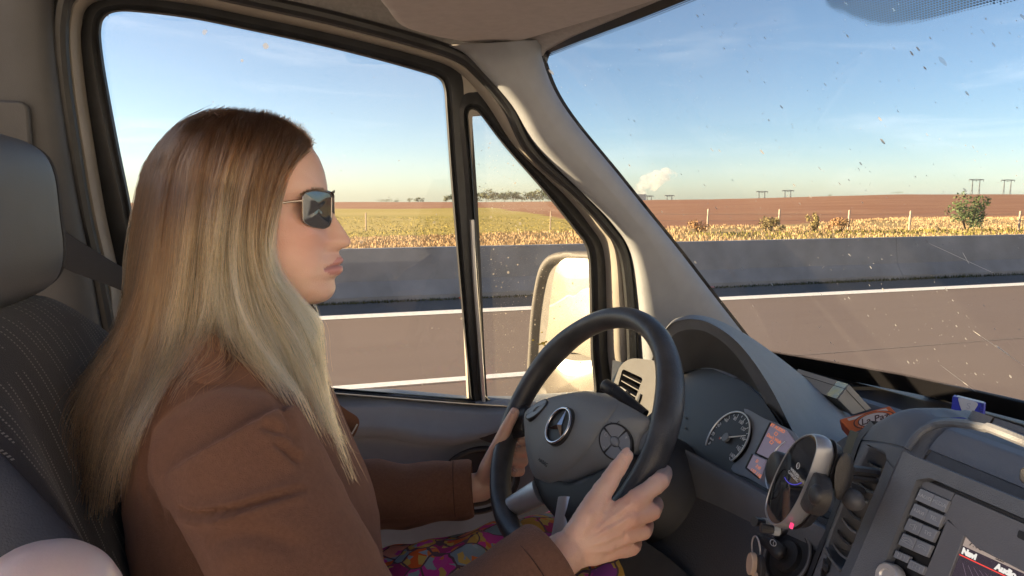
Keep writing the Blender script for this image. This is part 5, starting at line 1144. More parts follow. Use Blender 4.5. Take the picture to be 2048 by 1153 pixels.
farm = (Y1 > .98) & (cx_ > 700); disp += np.where(farm, .004 * np.sin(cx_ * .045 + cy_ * .02) * np.exp(-((cx_ - 780) / 90) ** 2), 0)
seamf = (Y1 > .95) & (cx_ > 740) & (cx_ < 948); disp -= np.where(seamf, .002 * np.exp(-((cy_ - np.interp(cx_, [740, 948], [1048, 1012])) / 3) ** 2), 0)
co += no * disp[:, None]; set_co(me, co)
coat = finish(me, 'coat', m_coat, drv)
for s_ in (-1, 1):                                      # cuffs: a folded hem with thickness
    q = cuff[s_]; d_ = wr_[s_] - el_[s_]; d_ /= np.linalg.norm(d_); u_, v_, n_ = frame_of(d_)
    rr = [(-.030, .0492), (-.012, .0500), (.0, .0496), (.0045, .0470), (.0045, .0440), (-.002, .0425), (-.02, .040)]
    MB().loft([[q + d_ * o_ + r_ * (math.cos(t) * u_ * 1.03 + math.sin(t) * v_ * .97) * (1 + .012 * math.sin(3 * t + s_)) for t in np.linspace(0, 2 * math.pi, 36, endpoint=False)] for o_, r_ in rr], caps=False).build('cuff', m_coat, coat, smooth=60)
    MB().tube([q + d_ * -.026 + .0502 * (math.cos(t) * u_ * 1.03 + math.sin(t) * v_ * .97) for t in np.linspace(0, 2 * math.pi, 40, endpoint=False)], .0006, 4, closed=True).build('cuff_seam', mat('coat_thread', (.05, .024, .018), .9), coat)
def flap(pts, yv, th, nm, bulge=.012, par=coat):       # a cloth panel with thickness, gently curved
    P_ = [atY(*p, y_) for p, y_ in zip(pts, yv)]; L_ = crp(P_, 5); c = np.mean(L_, 0); nrm = np.cross(P_[1] - P_[0], P_[2] - P_[0]); nrm /= np.linalg.norm(nrm); nrm *= -1 if nrm[1] > 0 else 1
    rg = [[c + (p - c) * s_ + nrm * (bulge * (1 - s_ ** 2)) for p in L_] for s_ in (1, .97, .85, .6, .3, .02)]; rb_ = [[p - nrm * th for p in r_] for r_ in reversed(rg)]
    return MB().loft(rg + rb_).build(nm, m_coat, par, smooth=50)
lp = flap([(600, 772), (640, 782), (690, 818), (717, 838), (713, 864), (690, 895), (672, 905), (640, 880), (615, 830)], [1.0, 1.0, .99, .985, .99, 1.0, 1.0, 1.01, 1.01], .004, 'lapel', .006)
zp = MB(); 
for f in np.linspace(0, 1, 16): p = atY(714 - 24 * f, 850 + 42 * f, .985); zp.box(p, (.0022, .002, .0016), None)
zp.build('zip_teeth', m_chrome, coat, kind='stuff', smooth=0)
flap([(360, 700), (372, 672), (410, 662), (440, 680), (446, 725), (440, 760), (400, 768), (366, 745)], [.80, .81, .80, .79, .77, .76, .76, .78], .005, 'collar', .014)
flap([(500, 765), (540, 770), (590, 800), (632, 868), (665, 930), (700, 990), (728, 1060), (738, 1120), (700, 1130), (660, 1050), (625, 985), (590, 900), (550, 830)], [.79, .80, .81, .82, .83, .83, .83, .83, .80, .78, .77, .77, .78], .005, 'lapel', .010)
# ---- floral skirt over the thighs
sk = []
for x in np.linspace(-.10, .50, 46):
    row = []
    for a_ in np.linspace(-.25, math.pi + .25, 60):
        y = .9 - .235 * math.cos(a_); z0 = 1.065 + .05 * np.clip(x * 2, 0, 1)
        hgt = .165 * (max(math.sin(a_), -.3)) ** 1 if math.sin(a_) > 0 else .165 * math.sin(a_) * 2
        dip = -.03 * math.exp(-((y - .9) / .05) ** 2); fo_ = .006 * math.sin(x * 38 + y * 21) + .004 * math.sin(x * 71 - y * 48 + 1) + .014 * math.exp(-((x - .23) / .03) ** 2 - ((y - .95) / .06) ** 2)
        row.append(A([x, y, z0 + hgt * .85 + (dip + fo_) * max(0, math.sin(a_))]))
    sk.append(row)
def floral():
    m = bpy.data.materials.new('floral_cotton'); m.use_nodes = True; t = m.node_tree; b = t.nodes['Principled BSDF']; n = t.nodes.new; k_ = t.links.new; b.inputs['Roughness'].default_value = .85
    co_ = n('ShaderNodeTexCoord'); nz_ = n('ShaderNodeTexNoise'); nz_.inputs['Scale'].default_value = 22; va = n('ShaderNodeVectorMath'); va.operation = 'MULTIPLY_ADD'; va.inputs[1].default_value = (.03, .03, .03)
    k_(co_.outputs['Object'], nz_.inputs['Vector']); k_(nz_.outputs['Color'], va.inputs[0]); k_(co_.outputs['Object'], va.inputs[2])
    vo_ = n('ShaderNodeTexVoronoi'); vo_.inputs['Scale'].default_value = 23; k_(va.outputs[0], vo_.inputs['Vector']); sp_ = n('ShaderNodeSeparateColor'); k_(vo_.outputs['Color'], sp_.inputs[0])
    rp_ = n('ShaderNodeValToRGB'); rp_.color_ramp.interpolation = 'CONSTANT'; e = rp_.color_ramp.elements
    cs = [(.0, (.62, .05, .35)), (.16, (.72, .13, .02)), (.32, (.24, .32, .38)), (.46, (.55, .32, .06)), (.58, (.40, .03, .16)), (.7, (.70, .30, .22)), (.82, (.28, .06, .32)), (.9, (.22, .32, .40))]
    e[0].position = 0; e[0].color = (*cs[0][1], 1); e[1].position = cs[1][0]; e[1].color = (*cs[1][1], 1)
    for p, c in cs[2:]: x = e.new(p); x.color = (*c, 1)
    k_(sp_.outputs[0], rp_.inputs[0])
    v2 = n('ShaderNodeTexVoronoi'); v2.inputs['Scale'].default_value = 70; k_(va.outputs[0], v2.inputs['Vector']); s2 = n('ShaderNodeSeparateColor'); k_(v2.outputs['Color'], s2.inputs[0])
    r2 = n('ShaderNodeValToRGB'); r2.color_ramp.interpolation = 'CONSTANT'; e = r2.color_ramp.elements; e[0].color = (.62, .42, .10, 1); e[1].position = .35; e[1].color = (.7, .2, .05, 1); x = e.new(.6); x.color = (.6, .07, .36, 1); x = e.new(.8); x.color = (.3, .38, .45, 1); k_(s2.outputs[0], r2.inputs[0])
    lt = n('ShaderNodeMath'); lt.operation = 'GREATER_THAN'; lt.inputs[1].default_value = .62; k_(s2.outputs[1], lt.inputs[0])
    mx_ = n('ShaderNodeMix'); mx_.data_type = 'RGBA'; k_(lt.outputs[0], mx_.inputs[0]); k_(rp_.outputs[0], mx_.inputs[6]); k_(r2.outputs[0], mx_.inputs[7])
    ve = n('ShaderNodeTexVoronoi'); ve.feature = 'DISTANCE_TO_EDGE'; ve.inputs['Scale'].default_value = 23; k_(va.outputs[0], ve.inputs['Vector']); ed = n('ShaderNodeMath'); ed.operation = 'LESS_THAN'; ed.inputs[1].default_value = .035; k_(ve.outputs['Distance'], ed.inputs[0])
    m3 = n('ShaderNodeMix'); m3.data_type = 'RGBA'; m3.inputs[7].default_value = (.13, .07, .09, 1); k_(ed.outputs[0], m3.inputs[0]); k_(mx_.outputs[2], m3.inputs[6]); k_(m3.outputs[2], b.inputs['Base Color'])
    return m
MB().slab(sk, (0, 0, -.004)).build('skirt', floral(), drv, smooth=80)

# ---- hair: guides drawn on the near side of the head, mirrored for the far side
G_ = [  # u, path in the photograph, depth (y) along it
    (0.00, [(432, 235), (378, 248), (336, 290), (308, 345), (290, 420), (272, 510), (258, 600), (228, 680), (180, 750), (135, 820), (122, 900)], [.90, .89, .88, .87, .86, .85, .84, .83, .82, .81, .80]),
    (0.10, [(440, 233), (392, 246), (354, 285), (328, 340), (308, 430), (294, 530), (275, 630), (240, 730), (195, 830), (170, 920), (160, 1000)], [.90, .885, .868, .853, .835, .825, .82, .81, .795, .78, .77]),
    (0.20, [(450, 232), (405, 246), (372, 285), (348, 340), (332, 440), (320, 550), (300, 660), (262, 770), (225, 870), (205, 950), (190, 1040)], [.90, .88, .86, .842, .822, .815, .81, .79, .765, .75, .74]),
    (0.32, [(462, 231), (422, 250), (396, 288), (379, 335), (362, 440), (350, 560), (332, 670), (300, 770), (270, 850), (245, 930), (232, 1010)], [.90, .872, .85, .833, .812, .808, .80, .77, .74, .725, .72]),
    (0.43, [(476, 231), (440, 255), (415, 330), (396, 440), (385, 560), (372, 660), (345, 730), (312, 790), (285, 850), (270, 900)], [.90, .865, .83, .806, .802, .79, .755, .725, .71, .705]),
    (0.52, [(488, 231), (450, 330), (430, 440), (420, 550), (415, 640), (405, 690), (385, 725), (365, 755), (350, 790)], [.90, .828, .803, .80, .785, .755, .725, .705, .70]),
    (0.58, [(510, 232), (472, 330), (452, 440), (447, 550), (455, 640), (480, 700), (515, 740), (545, 775), (570, 800)], [.90, .828, .802, .798, .785, .77, .755, .75, .75]),
    (0.66, [(532, 235), (494, 330), (474, 440), (473, 550), (492, 640), (532, 720), (578, 790), (610, 850), (640, 900)], [.90, .828, .802, .797, .785, .775, .77, .77, .77]),
    (0.76, [(558, 243), (520, 330), (500, 430), (500, 530), (525, 620), (565, 700), (605, 780), (640, 860), (672, 930)], [.90, .83, .804, .798, .79, .785, .785, .785, .785]),
    (0.85, [(582, 257), (548, 330), (526, 420), (520, 510), (542, 590), (585, 670), (615, 740), (645, 840), (688, 950)], [.90, .832, .806, .80, .795, .795, .795, .795, .79]),
    (0.93, [(603, 272), (570, 335), (545, 410), (530, 490), (545, 560), (595, 630), (625, 700), (640, 810), (700, 965)], [.90, .836, .81, .803, .80, .805, .805, .80, .79]),
    (1.00, [(616, 288), (584, 340), (564, 400), (548, 470), (551, 530), (590, 590), (636, 645), (636, 715), (650, 830)], [.90, .842, .815, .806, .805, .815, .82, .815, .80])]
NS = 24
GU = np.array([g[0] for g in G_]); GPX = np.array([crp_ for crp_ in [resample(crp([(x, y, d_ * 1000) for (x, y), d_ in zip(g[1], g[2])], 8, False), NS) for g in G_]])     # guides x samples x (px,py,depth)
for gi, g in enumerate(GPX):
    g[:, 0] += 7 * np.clip(1 - GU[gi] / .3, 0, 1) * np.clip(np.linspace(0, 1, NS) * 3, 0, 1)
for g in GPX:                                            # keep the guides outside the skull
    w_ = np.array([wz(kz(min(y, 606))) for y in g[:, 1]]); e_ = np.sqrt(np.clip(1 - ((g[:, 0] - 478) / 172) ** 2, .12, 1)); lim = 900 - 1000 * (w_ * e_ + .013)
    k_ = np.clip((500 - g[:, 1]) / 60, 0, 1); g[:, 2] = np.where(k_ > 0, np.minimum(g[:, 2], lim * k_ + g[:, 2] * (1 - k_)), g[:, 2])
def guide(u):
    u = np.clip(u, 0, 1); i = np.clip(np.searchsorted(GU, u) - 1, 0, len(GU) - 2); f = ((u - GU[i]) / (GU[i + 1] - GU[i]))[..., None]; f = f
    return GPX[i, np.arange(NS)] * (1 - f) + GPX[i + 1, np.arange(NS)] * f
def unproj(q):                                           # (...,3) px,py,y*1000 -> world
    r_ = FW + RT * ((q[..., 0:1] - 1024) / F) + UP * ((576.5 - q[..., 1:2]) / F); return EYE + r_ * (q[..., 2:3] / 1000 / r_[..., 1:2])
rg = np.random.default_rng(5)
def strands(n, umin, umax, seed, mirror=False, spread=1.0, lift=0.0, len_rng=(.82, 1.06), wild=0.0, full=False):
    rg = np.random.default_rng(seed); nc = max(12, int(n / 34)); cu_ = np.sort(rg.uniform(umin, umax, nc)); cdep = rg.uniform(0, 1, nc) ** 1.2; cl_ = rg.uniform(*len_rng, nc); cph = rg.uniform(0, 6.28, (nc, 4)); ctone = rg.normal(0, 1, nc)
    c = rg.integers(0, nc, n); s_ = np.linspace(0, 1, NS)[None, :]
    du = rg.normal(0, .030, n) * spread; u = cu_[c][:, None] + du[:, None] * (1 - .80 * s_ ** 1.3) + .022 * np.sin(s_ * 7 + cph[c, 0:1]) * s_ + .020 * np.sin(s_ * 13 + cph[c, 1:2]) * s_ ** 2
    q = guide(u)
    dep = (cdep[c] * 36 + rg.uniform(0, 8, n))[:, None] * (.35 + .65 * np.clip(s_ * 5, 0, 1)) - lift * 1000
    q[..., 2] += dep * np.clip(s_ * 8, .0, 1) + 9 * np.sin(s_ * 9 + cph[c, 3:4]) * s_; q[..., 0] += 11 * np.sin(s_ * 7 + cph[c, 2:3]) * s_ * np.clip(s_ * 3, 0, 1)
    q[..., 0] += rg.normal(0, 1, (n, 1)) * 5 * s_ ** 2 * spread + 2.2 * np.sin(s_ * rg.uniform(6, 16, (n, 1)) + rg.uniform(0, 6.28, (n, 1))) * s_
    q[..., 1] += rg.normal(0, 1, (n, 1)) * 5 * s_ ** 2; q[..., 0] += rg.normal(0, 5, (n, 1)) * (1 - s_) ** 10; q[..., 1] += rg.normal(0, 6, (n, 1)) * (1 - s_) ** 10
    if wild: 
        q[..., 0] += wild * rg.normal(0, 1, (n, 1)) * s_ ** 2 * 10 + wild * 6 * np.sin(s_ * rg.uniform(3, 9, (n, 1)) + rg.uniform(0, 6, (n, 1))) * s_
        q[..., 1] += wild * rg.normal(0, 1, (n, 1)) * s_ ** 2 * 10 + wild * 5 * np.sin(s_ * rg.uniform(3, 9, (n, 1)) + rg.uniform(0, 6, (n, 1))) * s_; q[..., 2] += -wild * rg.uniform(0, 9, (n, 1)) * s_
    ln = (cl_[c] * rg.uniform(.9, 1.04, n) * np.where(rg.uniform(0, 1, n) < np.interp(cu_[c], [0, .4, .6], [.75, .6, .4]), rg.uniform(.55, 1.0, n), 1.0) * (1.0 if full else np.interp(cu_[c], [.38, .45, .56, .64], [1, .76, .78, 1])))[:, None]
    p = unproj(q)
    t = np.clip(np.linspace(0, 1, NS)[None, :] * np.minimum(ln, 1.0), 0, 1) * (NS - 1); i0 = np.minimum(t.astype(int), NS - 2); f = (t - i0)[..., None]; r0 = np.arange(n)[:, None]
    p = p[r0, i0] * (1 - f) + p[r0, i0 + 1] * f
    if mirror: p[..., 1] = 1.8 - p[..., 1]
    return p, np.clip(.5 + .30 * ctone[c] + rg.normal(0, .20, n), 0, 1), np.clip(cu_[c], 0, 1)
sets = [strands(700, .90, 1.0, 14, spread=2.2, lift=.004), strands(10500, .0, 1.0, 1), strands(2600, .45, 1.0, 2, lift=.004), strands(1500, .78, 1.0, 3, lift=.002), strands(4200, .0, .97, 4, mirror=True), strands(420, .0, 1.0, 6, wild=1.0, lift=.006, len_rng=(.75, 1.05)), strands(180, .3, .62, 8, wild=1.6, lift=.008), strands(420, .26, .66, 21, wild=1.0, lift=.012, full=True, spread=1.6), strands(260, .0, .3, 22, wild=1.3, lift=.006, len_rng=(.9, 1.15))]
# back of the head: strands between near and far halves
pb, tb, ub = strands(3000, .0, .16, 9); sh_ = rg.uniform(0, 1, len(pb))[:, None]; pb[..., 1] = pb[..., 1] * (1 - sh_) + (1.8 - pb[..., 1]) * sh_; pb[..., 0] -= .017 * np.sin(sh_ * math.pi); sets.append((pb, tb, ub))
# short hairs at the front hairline and flyaways on the crown
def short(n, seed):
    rg = np.random.default_rng(seed); t = rg.uniform(0, 1, n); root = np.array([[np.interp(a_, [0, .3, .7, 1], [380, 450, 560, 618]), np.interp(a_, [0, .3, .7, 1], [246, 233, 246, 292]), 890] for a_ in t]); s_ = np.linspace(0, 1, NS)[None, :]
    q = np.repeat(root[:, None, :], NS, 1); ln = rg.uniform(6, 30, (n, 1)) * (1 + 1.0 * (rg.uniform(0, 1, (n, 1)) > .8)); an = rg.normal(-1.5, .8, (n, 1)) + rg.normal(0, 1.6, (n, 1)) * s_
    q[..., 0] += np.cumsum(np.cos(an), 1) / NS * ln; q[..., 1] += np.cumsum(np.sin(an), 1) / NS * ln * .55; q[..., 2] += rg.normal(0, 18, (n, 1)); return unproj(q), np.clip(rg.normal(.55, .2, n), 0, 1), np.full(n, .5)
sets.append(short(70, 12))
def shortfront(n, seed):                                 # curly fringe of new hair at the forehead
    rg = np.random.default_rng(seed); t = rg.uniform(0, 1, n); root = np.stack([np.interp(t, [0, .5, 1], [560, 596, 617]), np.interp(t, [0, .5, 1], [246, 262, 292]), rg.uniform(860, 920, n)], 1); s_ = np.linspace(0, 1, NS)[None, :]
    q = np.repeat(root[:, None, :], NS, 1); ln = rg.uniform(8, 24, (n, 1)); an = rg.normal(-.5, .7, (n, 1)) + rg.normal(0, 2.4, (n, 1)) * s_; q[..., 0] += np.cumsum(np.cos(an), 1) / NS * ln; q[..., 1] += np.cumsum(np.sin(an), 1) / NS * ln; return unproj(q), np.clip(rg.normal(.5, .2, n), 0, 1), np.full(n, 1.0)
sets.append(shortfront(420, 13))
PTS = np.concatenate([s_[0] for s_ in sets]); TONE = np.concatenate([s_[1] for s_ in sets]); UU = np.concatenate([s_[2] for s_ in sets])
hc = bpy.data.hair_curves.new('hair_strands'); nS = len(PTS); hc.add_curves([NS] * nS)
hc.points.foreach_set('position', PTS.astype(np.float32).ravel())
radv = (np.linspace(1, .45, NS)[None, :] * rg.uniform(.00013, .00026, (nS, 1))).astype(np.float32)
ra = hc.attributes.get('radius') or hc.attributes.new('radius', 'FLOAT', 'POINT'); ra.data.foreach_set('value', radv.ravel())
sfrac = np.linspace(0, 1, NS)[None, :]
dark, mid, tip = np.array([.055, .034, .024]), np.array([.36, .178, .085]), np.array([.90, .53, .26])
k1 = np.clip((sfrac - .03) / .45, 0, 1) ** 1.2; k2 = np.clip((sfrac - .30) / .6, 0, 1); tn = TONE[:, None]; fr = (.22 + 1.35 * UU)[:, None]  # front locks lighter: blonder hair plus sunlit glow put into the colour
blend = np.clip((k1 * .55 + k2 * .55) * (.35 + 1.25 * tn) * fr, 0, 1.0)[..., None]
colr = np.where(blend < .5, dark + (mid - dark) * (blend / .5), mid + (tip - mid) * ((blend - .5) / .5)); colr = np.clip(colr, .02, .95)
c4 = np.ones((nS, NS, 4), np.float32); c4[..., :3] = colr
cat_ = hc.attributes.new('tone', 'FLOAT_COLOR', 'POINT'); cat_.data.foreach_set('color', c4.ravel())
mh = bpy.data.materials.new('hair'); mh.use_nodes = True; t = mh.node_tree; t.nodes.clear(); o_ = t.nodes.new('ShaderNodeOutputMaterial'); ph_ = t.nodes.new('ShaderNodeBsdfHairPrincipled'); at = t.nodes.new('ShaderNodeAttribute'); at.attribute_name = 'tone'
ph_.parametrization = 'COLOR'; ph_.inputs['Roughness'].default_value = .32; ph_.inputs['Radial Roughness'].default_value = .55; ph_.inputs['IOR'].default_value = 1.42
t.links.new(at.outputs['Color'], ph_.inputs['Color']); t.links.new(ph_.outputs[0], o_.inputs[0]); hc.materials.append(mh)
# the mass of the hair under the strands
gu = np.linspace(0, 1, 60); rowsN = []
for u in gu:
    q = guide(np.full((1, NS), u))[0].copy(); q[:, 0] += 16 * max(0, 1 - u / .3) * np.clip(np.linspace(0, 1, NS) * 6, .3, 1); q[:, 1] += 5 * max(0, 1 - u / .3); q[:, 2] += np.clip(np.linspace(0, 1, NS) * 4, 0, 1) * 26 + 12; q = resample(q[: max(4, int(NS * np.interp(u, [0, .36, .45, .56, .66, 1], [.52, .56, .50, .54, .70, .74])))], 20); rowsN.append(unproj(np.array(q)))
rowsF = [np.stack([r_[:, 0], 1.8 - r_[:, 1], r_[:, 2]], 1) for r_ in rowsN]
hm = MB(); hm.grid(rowsN); hm.grid(rowsF); hm.grid([[a_ * (1 - f) + b_ * f + A([-.006 * math.sin(f * math.pi), 0, 0]) for a_, b_ in zip(rowsN[0], rowsF[0])] for f in np.linspace(0, 1, 8)])
hm.ell(HO + hf * -.014 + A([0, 0, .020]), (.088, .072, .081), np.stack([hf, hl, A([0, 0, 1])], 1), 32, 20)
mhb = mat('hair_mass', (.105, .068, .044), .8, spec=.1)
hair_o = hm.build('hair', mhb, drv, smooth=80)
ho_ = bpy.data.objects.new('hair_strands', hc); COL.objects.link(ho_); ho_.parent = hair_o; ho_['kind'] = 'stuff'

# ---- sunglasses
sg_ = thing('sunglasses', HO + hf * .1, 'rectangular mirrored sunglasses with thin metal frame worn by the driver', 'sunglasses')
m_lens = mat('mirror_lens', (.11, .12, .135), .04, spec=1.0, metal=.75); m_frm = mat('frame_metal', (.30, .27, .25), .25, metal=1.0)
# near lens lies in a plane turned outward by the wrap of the frame
nl = R(42); ln_ = A([math.cos(nl), -math.sin(nl), .0]); lo0 = atY(634, 420, .852)
def lens(mir):
    pts = [atP(*p, lo0, ln_) for p in rounded([(606, 386), (628, 381), (657, 386), (663, 392), (662, 440), (657, 453), (645, 458), (618, 453), (605, 444), (604, 400)], [6, 8, 6, 6, 12, 6, 8, 8, 6, 8], 48)]
    pts = [p + ln_ * (.002 * (1 - ((p - lo0) @ np.cross(A([0, 0, 1]), ln_) / .03) ** 2)) for p in pts]
    if mir: pts = [p - 2 * ((p - HO) @ hl) * hl for p in pts]
    n_ = ln_ if not mir else ln_ - 2 * (ln_ @ hl) * hl; c = np.mean(pts, 0)
    rg_ = [[c + (p - c) * s_ + n_ * .0014 * (1 - s_ ** 2) for p in pts] for s_ in (1, .8, .5, .2, .01)]
    MB().loft([[q - n_ * .0012 for q in rg_[0]]] + rg_).build('lens', m_lens, sg_, smooth=60)
    MB().tube(pts, .0009, 6, closed=True).build('rim', m_frm, sg_); return pts
pn = lens(False); pfz = lens(True)
hin = atP(605, 402, lo0, ln_); ear = HO + hf * -.005 - hl * .079 + A([0, 0, kz(412)])
mirh = lambda p: p - 2 * ((p - HO) @ hl) * hl
for f in (lambda p: p, mirh): MB().tube([f(hin), f(hin - hf * .004 - hl * .001), f(atP(568, 407, ear, hl) * .5 + (hin * .62 + ear * .38) * .5), f(ear)], [.0014, .0012, .0010, .0012], 6).build('temple', m_frm, sg_)
br0 = min(pn, key=lambda p: abs((p - HO) @ hl)); MB().tube([br0 + A([0, 0, .006]), (br0 + mirh(br0)) / 2 + hf * .002 + A([0, 0, .008]), mirh(br0) + A([0, 0, .006])], .0011, 6).build('bridge', m_frm, sg_)
# ================================================================== SEAT, BELT, MIRROR, SMALL THINGS
seat = thing('driver_seat', (-.3, .9, .9), 'dark driver seat with smooth grey headrest and dotted fabric backrest behind the woman', 'seat')
m_vinyl = mat('headrest_vinyl', (.10, .108, .122), .5, var=.06, vscale=20, bump=.35, bscale=600, spec=.5)
m_vin2 = mat('headrest_side', (.05, .052, .06), .55, bump=.4, bscale=700)
def fabric():
    m = mat('seat_fabric', (.030, .030, .036), .95, bump=.6, bscale=800, spec=.15, sheen=.2); t = m.node_tree; n = t.nodes.new; k_ = t.links.new
    uv = n('ShaderNodeUVMap'); uv.uv_map = 'uv'; sp_ = n('ShaderNodeSeparateXYZ'); k_(uv.outputs[0], sp_.inputs[0])
    def m_(op, a_, b_=None):
        x = n('ShaderNodeMath'); x.operation = op
        for i, q in enumerate((a_, b_)):
            if q is None: continue
            if isinstance(q, (int, float)): x.inputs[i].default_value = q
            else: k_(q, x.inputs[i])
        return x.outputs[0]
    fx = m_('FRACT', m_('MULTIPLY', sp_.outputs[0], 85.0)); fy = m_('FRACT', m_('MULTIPLY', sp_.outputs[1], 330.0))
    ln = m_('LESS_THAN', m_('ABSOLUTE', m_('SUBTRACT', fx, .5)), .10); dt = m_('LESS_THAN', fy, .5)
    ix = m_('FRACT', m_('MULTIPLY', m_('FLOOR', m_('MULTIPLY', sp_.outputs[0], 85.0)), .31)); ok_ = m_('GREATER_THAN', ix, .28)
    nz_ = n('ShaderNodeTexNoise'); nz_.inputs['Scale'].default_value = 30; nn = m_('GREATER_THAN', nz_.outputs['Fac'], .42); k_(uv.outputs[0], nz_.inputs['Vector'])
    f = m_('MULTIPLY', m_('MULTIPLY', ln, dt), m_('MULTIPLY', ok_, nn)); mx_ = n('ShaderNodeMix'); mx_.data_type = 'RGBA'; mx_.inputs[6].default_value = (.030, .030, .036, 1); mx_.inputs[7].default_value = (.19, .18, .175, 1)
    k_(f, mx_.inputs[0]); k_(mx_.outputs[2], t.nodes['Principled BSDF'].inputs['Base Color']); return m
m_fab = fabric(); m_bol = mat('seat_bolster', (.060, .066, .085), .7, bump=.7, bscale=500, spec=.35)
# headrest: rounded block, a side panel and the piping between
hx, hyc, hz = -.385, .905, 1.722; hw_, hd_, hh_ = .135, .078, .103
tl_ = R(8)
def hrp(y, a_, s_=1.0):                                 # outline in the x-z plane
    ca, sa = math.cos(a_), math.sin(a_); ex = .62; px_ = hd_ * s_ * math.copysign(abs(ca) ** ex, ca); pz_ = hh_ * s_ * math.copysign(abs(sa) ** ex, sa)
    px_ += .012 * (sa > 0) * sa; return A([hx + px_ * math.cos(tl_) - pz_ * math.sin(tl_) * .4, y, hz + pz_])
ys_ = [-1, -.985, -.94, -.86, -.7, -.4, 0, .4, .7, .86, .94, .985, 1]; sc_ = [.72, .83, .91, .955, .98, .995, 1, .995, .98, .955, .91, .83, .72]
ang = np.linspace(0, 2 * math.pi, 48, endpoint=False)
MB().loft([[hrp(hyc + hw_ * y, a_, s_) for a_ in ang] for y, s_ in zip(ys_, sc_)]).build('headrest', m_vinyl, seat, smooth=80)
for s_ in (-1, 1):
    pp = [hrp(hyc + s_ * hw_ * .95, a_, .915) for a_ in ang]; MB().tube(pp, .0035, 6, closed=True).build('headrest_piping', m_vin2, seat)
    MB().loft([[hrp(hyc + s_ * hw_ * 1.0, a_, .74) for a_ in ang], [hrp(hyc + s_ * hw_ * 1.01, a_, .68) for a_ in ang], [hrp(hyc + s_ * hw_ * 1.012, a_, .3) for a_ in ang]]).build('headrest_side', m_vin2, seat, smooth=60)
    MB().tube([A([hx, .9 + s_ * .06, 1.64]), A([hx + .006, .9 + s_ * .06, 1.60]), A([hx + .012, .9 + s_ * .06, 1.54])], .006, 10).build('headrest_post', m_chrome, seat)
MB().loft([ringax(A([hx + .006, .84, 1.604 + h_]), A([0, 0, 1]), r_, r_ * .8, A([1, 0, 0]), A([0, 1, 0]), 16) for h_, r_ in ((0, .016), (.006, .015), (.008, .010))]).build('post_collar', mat('white_plastic', (.6, .6, .58), .4), seat, smooth=40)
# backrest
ax0, ax1 = A([-.365, .9, 1.622]), A([-.20, .9, .98])
secs, uvs = [], []
for f, hw2, dp, yo in ((0, .10, .02, 0), (.012, .135, .035, 0), (.04, .165, .05, 0), (.09, .20, .062, 0), (.18, .232, .070, 0), (.35, .252, .074, 0), (.6, .262, .078, 0), (1.0, .265, .085, 0)):
    c = ax0 * (1 - f) + ax1 * f; ring = []
    for a_ in np.linspace(0, 2 * math.pi, 64, endpoint=False):
        ca, sa = math.cos(a_), math.sin(a_); y = hw2 * math.copysign(abs(sa) ** .55, sa); x = dp * math.copysign(abs(ca) ** .7, ca)
        if ca > 0: x += .045 * np.clip(f * 4 - .25, 0, 1) * np.clip((abs(y) / hw2 - .62) / .25, 0, 1) * np.clip((1 - abs(y) / hw2) / .06, 0, 1)
        ring.append(c + A([x, y, x * .25]))
    secs.append(ring)
secs = [list(r) for r in zip(*[crp([s_[j] for s_ in secs], 5, False) for j in range(64)])]
bo = MB().loft(secs).build('backrest', m_fab, seat, smooth=80); set_uv(bo, lambda c_: (c_[1], c_[2]))
for s_ in (-1, 1):
    rr = []
    for f in np.linspace(.16, 1.0, 16):
        c = ax0 * (1 - f) + ax1 * f; g = min(1, (f - .16) / .2); rr.append(ringax(c + A([.045 + .03 * g, s_ * (.215 + .03 * g), .01]), A([0, 0, 1]), .045 * (.35 + .65 * g), .035 * (.35 + .65 * g), A([1, 0, .25]), A([0, 1, 0]), 18))
    MB().loft(rr).build('side_bolster', m_bol, seat, smooth=80)
MB().loft([ringax(A([x, .9, .93]), A([1, 0, 0]), .25, .07, A([0, 1, 0]), A([0, 0, 1]), 30) for x in (-.22, -.1, .1, .3, .36)]).build('seat_cushion', m_fab, seat, smooth=60)
# seat belt
te = [(40, 412), (100, 444), (150, 477), (205, 512), (262, 547), (330, 588)]; be = [(40, 500), (100, 524), (150, 547), (205, 566), (262, 590), (330, 622)]; yy = [1.325, 1.29, 1.25, 1.20, 1.14, 1.08]
bg_ = [[atY(*p, y_), atY(*((A(p) + A(q)) / 2), y_ - .004), atY(*q, y_ + .004)] for p, q, y_ in zip(te, be, yy)]
bl_ = MB().slab(bg_, (.0005, .0016, 0)).build('seat_belt', mat('belt_webbing', (.012, .012, .014), .7, bump=.5, bscale=700), smooth=60)
tag(bl_, 'black seat belt strap running from the door pillar to the driver behind her hair', 'seat belt')

# wing mirror outside the quarter window
m_hou = mat('mirror_housing', (.09, .084, .08), .6, var=.15, vscale=30, bump=.3, bscale=500)
wm = thing('wing_mirror', (.62, 1.68, 1.45), 'tall black door mirror outside the quarter window with bright sky in its glass', 'wing mirror')
mn = A([-.955, -.295, .03]); mn /= np.linalg.norm(mn); mo = atY(1120, 620, 1.70)
Mp = lambda px, py, o=0.0: atP(px, py, mo + mn * o, mn)
hopx = [(1056, 760), (1058, 700), (1064, 620), (1077, 545), (1094, 514), (1118, 504), (1160, 503), (1200, 508), (1225, 530), (1232, 620), (1230, 720), (1222, 810), (1190, 832), (1100, 820), (1064, 800)]
ol = crp(hopx, 5); cc_ = Mp(1140, 660); HOo = [Mp(*p) for p in ol]
sc = lambda s_, o_: [cc_ + (p - cc_) * s_ + mn * o_ for p in HOo]
MB().loft([sc(.86, -.012), sc(.90, .004), sc(.93, .008), sc(.98, .006), sc(1.0, -.006), sc(1.0, -.03), sc(.94, -.075), sc(.80, -.11), sc(.5, -.13), sc(.02, -.135)]).build('housing', m_hou, wm, smooth=60)
